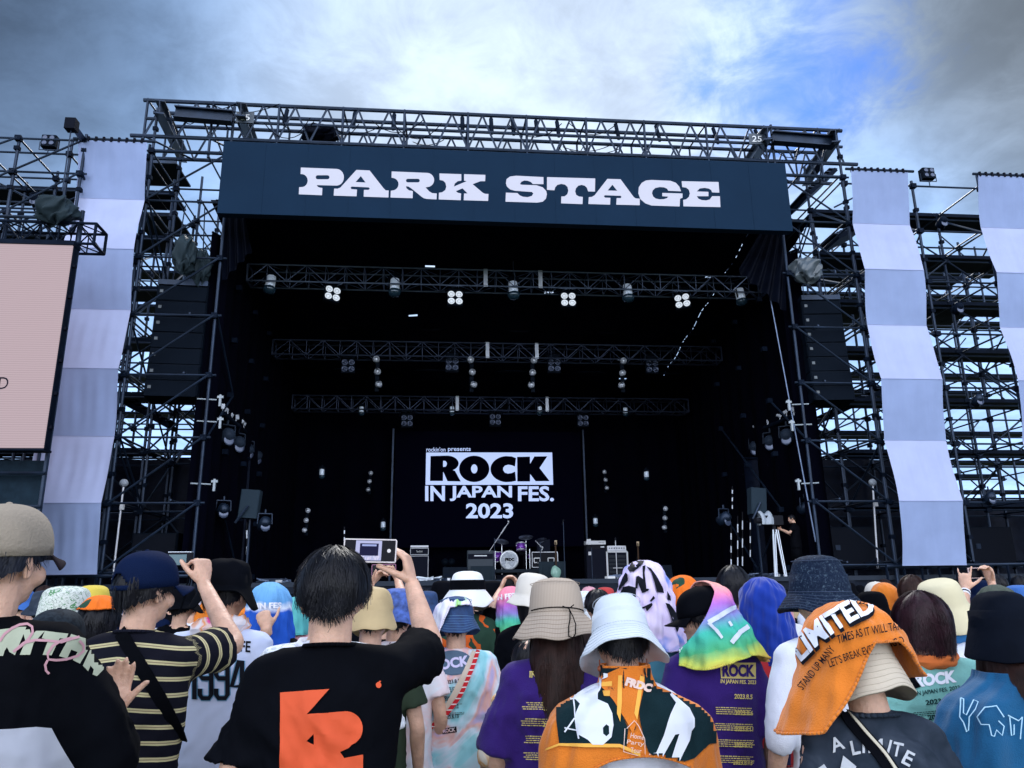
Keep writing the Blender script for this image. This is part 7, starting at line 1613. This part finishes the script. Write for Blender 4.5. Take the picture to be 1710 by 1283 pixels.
def mic_stand(label, px, Y, h, boom=None, m=STEEL, up=True):
    t = thing('microphone_stand', label, 'microphone stand', at(px, Y)); p0 = t.location
    f = MB(); f.tube((0, 0, 0), (0, 0, h), 0.013, 8)
    for k in range(3): f.tube((0, 0, 0.12), (0.28*math.cos(k*2.09+0.5), 0.28*math.sin(k*2.09+0.5), 0.01), 0.009)
    f.build('stand', m, t); tip = Vector((0, 0, h))
    if boom:
        a = P(boom[0], boom[1], Y)-p0; b = P(boom[2], boom[3], Y)-p0; f = MB(); f.tube(a, b, 0.010, 8); f.tube(a.lerp(b, 0.62), a.lerp(b, 0.86), 0.022, 8); f.build('boom', SILV, t); tip = b
    MB().ell(tip+Vector((0, 0, 0.03)), (0.03, 0.03, 0.035)).tube(tip, tip+Vector((-0.04, 0, -0.08)), 0.016).build('microphone', SILV if boom else CASE, t, True); return t
mic_stand('microphone stand with a long silver boom reaching over the left cymbal', 826, 24.0, 1.35, (817, 921, 849, 873))
mic_stand('tall dark microphone stand right of the drum kit', 943, 22.5, 1.72)
mic_stand('thin microphone stand in front of the bass amplifier cabinet', 989, 22.0, 0.95)
mic_stand('straight silver microphone stand in front of the equipment rack', 1030, 22.0, 1.15, m=SILV)
mic_stand('microphone stand near the right of the drum kit with a short boom', 903, 24.4, 1.25, (894, 903, 906, 916))
def guitar(label, px, Y, top, body):
    t = thing('electric_guitar', label, 'guitar', at(px, Y)); z1 = P(px, top, Y).z-ZD
    MB().lathe([(0.02, -0.02), (0.155, -0.02), (0.155, 0.02), (0.02, 0.02)], 24, (0, 0, 0.30), RX, lambda v, a: Vector((v.x*(1-0.18*math.sin(a)**2), v.y*1.25+0.02*math.cos(3*a), v.z))).build('body', body, t, True)
    MB().box((0.01, -0.03, (z1+0.45)/2), (0.045, 0.02, z1-0.55)).build('neck', mat('rosewood', (0.05, 0.03, 0.02), 0.5), t)
    h_ = MB(); h_.box((0.012, -0.03, z1-0.08), (0.06, 0.02, 0.13)); [h_.tube((0.03, -0.03, z1-0.12+0.025*i), (0.06, -0.03, z1-0.12+0.025*i), 0.006) for i in range(5)]; h_.build('headstock', mat('maple', (0.66, 0.50, 0.32), 0.5), t)
    MB().path([(-0.15, 0.1, 0), (-0.05, 0.03, 0.4), (0.0, 0.03, 0.8)], 0.012).path([(0.15, 0.1, 0), (0.05, 0.03, 0.4)], 0.012).build('guitar_stand', CASE, t)
guitar('electric guitar with a pale headstock on a stand right of the keyboard case', 928, 23.6, 902, mat('mint_guitar', (0.25, 0.45, 0.38), 0.3)); guitar('bass guitar with a pale headstock standing alone on the right of the stage', 1066, 23.0, 904, mat('sunburst', (0.15, 0.05, 0.02), 0.3))
t = thing('flight_case', 'open black flight case with white handles behind the guitar on the riser side', 'case', at(910, 25.6))
MB().box((0, 0.2, 0.75), (0.86, 0.5, 0.5), bev=0.02).build('case_body', CASE, t); f = MB(); frame_lines(f, -0.42, 0.42, 0.51, 0.99, -0.06, 0.02); f.build('edge_trim', SILV, t)
for x in (-0.26, 0.2): f = MB(); frame_lines(f, x-0.1, x+0.1, 0.66, 0.80, -0.07, 0.03); f.build('handle', WCASE, t)
MB().box((0.0, 0.3, 1.22), (0.42, 0.3, 0.38)).build('speaker_on_top', AMPG, t); MB().box((0, 0.2, 0.25), (0.8, 0.5, 0.5)).build('table_stand', AMPG, t)
t = thing('bass_amplifier', 'tall black bass cabinet with a white topped amplifier head right of the logo', 'amplifier', at(995, 25.0))
MB().box((0, 0, 0.58), (0.66, 0.42, 0.90), bev=0.02).build('cabinet', AMPG, t); MB().box((0, 0, 1.10), (0.64, 0.4, 0.14), bev=0.01).build('lower_head', CASE, t); MB().box((0, 0, 1.24), (0.64, 0.4, 0.12), bev=0.01).build('white_head', WCASE, t)
MB().box((-0.22, -0.1, 1.33), (0.12, 0.1, 0.05)).build('tuner', WCASE, t); MB().box((-0.22, -0.215, 0.90), (0.09, 0.01, 0.11)).build('paper_label', WCASE, t); MB().box((0.0, -0.24, 0.06), (0.74, 0.1, 0.09)).build('white_base', WCASE, t); MB().box((0.2, -0.205, 1.10), (0.12, 0.01, 0.03)).build('badge', SILV, t)
f = MB(); [f.tube((0.1+0.05*i, -0.2, 1.25), (0.1+0.05*i, -0.22, 1.25), 0.012) for i in range(4)]; f.build('knobs', CASE, t)
t = thing('equipment_rack', 'white edged equipment rack full of black units right of the bass cabinet', 'rack', at(1029, 25.0))
f = MB(); frame_lines(f, -0.33, 0.33, 0.08, 0.95, -0.22, 0.055); f.build('rack_frame', WCASE, t); MB().box((0, 0, 0.5), (0.62, 0.42, 0.84)).build('rack_body', AMPG, t)
for i in range(6): MB().box((0, -0.225, 0.20+0.12*i), (0.54, 0.01, 0.085)).build('rack_unit', mat('rack_unit_grey', (0.03, 0.035, 0.045), 0.5), t)
MB().box((0, -0.24, 0.44), (0.3, 0.01, 0.02)).build('light_strip', WCASE, t); MB().box((0, 0, 1.06), (0.62, 0.4, 0.15), bev=0.01).build('top_unit', SILV, t); f = MB(); [f.tube((-0.24+0.08*i, -0.2, 1.06), (-0.24+0.08*i, -0.22, 1.06), 0.02) for i in range(7)]; f.build('knobs', CASE, t)
# monitor speakers, cable piles along the front edge
def wedge(label, px, Y):
    t = thing('stage_monitor', label, 'loudspeaker', at(px, Y)); b = MB(); w = 0.3
    b.add([Vector(v) for v in ((-w, -0.2, 0), (w, -0.2, 0), (w, 0.25, 0), (-w, 0.25, 0), (-w, -0.1, 0.36), (w, -0.1, 0.36), (w, 0.25, 0.12), (-w, 0.25, 0.12))], [(0, 3, 2, 1), (0, 1, 5, 4), (4, 5, 6, 7), (1, 2, 6, 5), (0, 4, 7, 3), (2, 3, 7, 6)]).build('cabinet', SPK, t)
    MB().box((0, -0.16, 0.17), (0.5, 0.01, 0.06)).build('handle', STEELD, t)
def cablepile(label, px, Y, seed, w=0.5, m=ALU):
    t = thing('cable_pile', label, 'cable', at(px, Y)); rr = random.Random(seed); f = MB()
    pts = [Vector((rr.uniform(-w, w), rr.uniform(-0.15, 0.15), rr.uniform(0.01, 0.14))) for _ in range(26)]; p, r = resample(pts, [0.012]*26, 4); f.path(p, 0.013, 5); f.build('cable', m, t)
    for k in range(3): MB().box((rr.uniform(-w, w), -0.1, 0.05), (rr.uniform(0.1, 0.25), 0.12, 0.09), Matrix.Rotation(rr.uniform(-1, 1), 3, 'Z')).build('connector_box', WCASE if k % 2 else STEEL, t)
for i, (px, lb) in enumerate(((716, 'tangle of pale cable on the stage edge under the left amplifier'), (462, 'tangle of cable on the stage edge at the far left'), (1045, 'tangle of cable on the stage edge under the rack'), (1275, 'clutter of grey connectors on the stage edge by the camera tripod'), (1310, 'clutter of pale cable at the feet of the camera operator'))): cablepile(lb, px, 19.0, i, m=ALU if i else ALUB)
for px, lb in ((600, 'black wedge monitor on the stage front left of the drums'), (760, 'black wedge monitor on the stage front before the combo amplifier'), (1100, 'black wedge monitor on the stage front at the right')): wedge(lb, px, 19.5)
# side-fill panels on stands, poles
def panel_stand(label, pts, Y, foot):
    a = P(*pts[0], Y); b = P(*pts[1], Y); t = thing('side_fill_speaker', label, 'loudspeaker', (a.x, Y, ZD)); w = abs(b.x-a.x); h = a.z-b.z; z = (a.z+b.z)/2-ZD; x = (b.x-a.x)/2
    MB().box((x, 0, z), (w, 0.3, h), Matrix.Rotation(R(4), 3, 'Y'), bev=0.02).build('cabinet', mat('blue_grey_panel', (0.020, 0.034, 0.050), 0.5), t)
    MB().tube((x, 0.1, 0), (x, 0.1, z), 0.03).tube((x, -0.2, z-0.05), (x-0.25*math.copysign(1, x+0.01), -0.25, z-0.45), 0.03).build('bracket', STEEL, t)
    MB().box((x, 0.1, 0.02), (0.5, 0.5, 0.04)).build('foot', CASE, t)
panel_stand('flat blue grey speaker on a bracket at the left inside the stage', ((404, 819), (432, 866)), 18.6, 0); panel_stand('flat blue grey speaker on a bracket at the right inside the stage', ((1249, 816), (1279, 860)), 18.6, 0)
def pole(label, px, Y, ptop, pbot, m=ALUB, dash=True):
    a = P(px, pbot, Y); b = P(px, ptop, Y); t = thing('pole', label, 'pole', a)
    n = 6; f = MB(); g_ = MB()
    for i in range(n): (f if i % 2 == 0 else g_).tube((b-a)*i/n, (b-a)*(i+1)/n, 0.018)
    f.build('bright_sections', m, t); g_.build('dark_sections', CASE, t)
for i, (px, a, b) in enumerate(((1221, 880, 945), (1232, 862, 945), (1240, 855, 945), (1253, 862, 930), (1223, 812, 850), (412, 872, 955), (575, 880, 915))): pole(['leftmost of the thin silver poles right of the dark backdrop', 'second thin silver pole from the left on the right of the stage', 'third and tallest thin silver pole on the right of the stage', 'silver pole nearest the flat right speaker', 'short pole hanging above the leftmost silver pole', 'silver pole under the flat left speaker', 'lone thin pole in the dark left of the central head'][i], px, 21, a, b)
# balls on poles beside the banners
for px, pt, pb, x2, lb in ((207, 807, 968, 188, 'pole with a pale ball on top beside the left banner'), (1457, 806, 950, 1466, 'pole with a pale ball on top beside the right banner')):
    a = P(x2, pb, 17.6); b = P(px, pt, 17.6); t = thing('ball_pole', lb, 'pole', a)
    MB().tube((0, 0, 0), b-a, 0.022, 8).build('pole_tube', SILV, t); MB().ell(b-a, (0.09, 0.09, 0.09)).build('ball', mat('pale_ball', (0.30, 0.34, 0.40), 0.6), t, True)
    MB().box((b-a)*0.75+Vector((0.03, -0.03, 0)), (0.08, 0.06, 0.14)).build('clip', WCASE, t); f = MB(); [f.tube((0, 0, 0.25), (0.3*math.cos(k*2.1), 0.3*math.sin(k*2.1), 0), 0.012) for k in range(3)]; f.build('tripod', STEEL, t)
# side lighting pipes with lamps receding into the stage
for s, a, b, lb in ((-1, (372, 690, 18.2), (455, 760, 26.0), 'left'), (1, (1326, 694, 18.2), (1196, 750, 26.0), 'right')):
    A = P(*a); B = P(*b); t = thing('lighting_pipe', 'horizontal lighting pipe running back along the %s stage curtain' % lb, 'pipe', A)
    MB().tube((0, 0, 0), B-A, 0.06, 8).build('pipe_tube', STEELD, t); f = MB()
    for k in range(16): q = (B-A)*k/15; f.box(q+Vector((0.05*math.sin(k*5), 0, 0.16+0.04*math.sin(k*3))), (0.07, 0.07, 0.12), Matrix.Rotation(k, 3, 'Y')); f.tube(q, q+Vector((0, 0, 0.2)), 0.015)
    f.build('clamps', ALUB, t)
    for k in range(6): par('%s side lamp hanging from the receding %s pipe' % (['nearest', 'second', 'third', 'fourth', 'fifth', 'farthest'][k], lb), A+(B-A)*(0.08+0.17*k)+Vector((0, 0, -0.18)), mat('par_can_blue', (0.02, 0.03, 0.05), 0.4), R(-40*s), 1.5)
    for k, (px, py) in enumerate(((362, 668), (362, 705), (352, 809)) if s < 0 else ((1322, 676), (1327, 710), (1338, 808))):
        q = P(px, py, 17.0); c_ = thing('bracket_clamp', ['upper', 'middle', 'lower'][k]+' white bracket sticking in from the %s stage post' % lb, 'clamp', q)
        MB().tube((0, 0, 0), (s*0.42, 0, 0.02), 0.016).build('arm', WHITEM, c_); MB().box((-s*0.08, -0.02, -0.02), (0.05, 0.06, 0.26), bev=0.01).box((-s*0.08, -0.02, 0.06), (0.13, 0.04, 0.05)).build('clamp_block', WHITEM, c_)
# low hanging lamp bar at both sides
for px, py, lb in ((374, 836, 'single lamp under the lower left bracket'), (1343, 832, 'single lamp under the lower right bracket'), (443, 858, 'small clamp light right of the flat left speaker'), (1208, 850, 'small clamp light left of the silver poles')): par(lb, P(px, py, 18.6), STEEL, 0.4, 1.2)
# long cable at the right of the stage opening
t = thing('slanting_cable', 'long slanting cable from the front truss down to the right stage post', 'cable', P(1283, 480, 17.6)); MB().tube((0, 0, 0), P(1362, 905, 17.2)-t.location, 0.018).build('cable_line', ALU, t)
# camera operator
tp = thing('camera_tripod', 'tall tripod with a rain covered video camera at the right of the stage', 'tripod', at(1299, 18.1)); p0 = tp.location
zt = P(1297, 885, 18.1).z-ZD
for k, (x, y) in enumerate(((-0.12, -0.1), (0.12, -0.1), (0.0, 0.2))):
    MB().tube((x*0.3, y*0.3, zt), (x, y, 0.0), 0.02).tube((x*0.3+0.05, y*0.3, zt), (x+0.04, y, 0.0), 0.012).build('leg', ALUB, tp)
MB().tube((0, 0, zt-0.1), (0, 0, zt+0.1), 0.05).build('head', CASE, tp)
vc = thing('video_camera', 'broadcast video camera under a pale rain cover on the stage tripod', 'camera', p0+Vector((0, 0, zt+0.1)))
bc = MB().box((-0.02, 0, 0.12), (0.5, 0.2, 0.22), bev=0.03).build('camera_body', CASE, vc); MB().tube((-0.28, 0, 0.12), (-0.45, -0.02, 0.12), 0.07, 12).build('lens', CASE, vc)
MB().grid(lambda u, v: Vector((-0.35+0.3*u+0.02*math.sin(v*9), (0.14+0.02*math.sin(u*11))*math.cos(math.pi*v), 0.02+0.30*math.sin(math.pi*v)*(1+0.12*math.sin(u*9)))), 16, 14).build('rain_cover', mat('pale_cover', (0.30, 0.35, 0.42), 0.4, bump=0.3, bscale=20), vc, True)
def zscale(p, Y, z0): return z0
op = Person('camera operator in black shorts and t-shirt standing on stage at the tripod', 1323, 852, 18.0, vox=0.012, yaw=62, sc=1.0, hp=14, arms={'R': {'E': (0.25, 0.10, 1.18), 'W': (0.12, 0.34, 1.30)}, 'L': {'E': (-0.24, 0.12, 1.20), 'W': (-0.08, 0.36, 1.32)}})
op.e.location.z = ZD; op.e.scale = (0.86,)*3; op.tee(BLACKC, seed=1, loose=1.15, length=0.05); op.hair(HAIR, 'short', n=200, width=0.008)
for c_ in ALLKIDS(op.e):
    if c_.name.startswith('trousers'): bpy.data.objects.remove(c_)
f = MB(); f.lathe([(0.15, 0.98), (0.19, 0.75), (0.20, 0.50), (0.15, 0.50)], 24, (0, 0, 0), None, lambda v, a: Vector((v.x, v.y*0.75, v.z))).build('shorts', BLACKC, op.e, True)
# fence line between crowd and stage
t = thing('crowd_barrier', 'dark steel crowd barrier in front of the stage skirt', 'barrier', (0, 15.4, 0)); iv = Matrix.Translation((0, -15.4, 0))
MB().tube((-14, 15.4, 1.1), (14, 15.4, 1.1), 0.03).tube((-14, 15.4, 0.15), (14, 15.4, 0.15), 0.03).build('rails', STEEL, t, inv=iv); f = MB(); [f.tube((-14+0.14*i, 15.4, 0.15), (-14+0.14*i, 15.4, 1.1), 0.009, 4) for i in range(200)]; f.build('bars', STEEL, t, inv=iv)
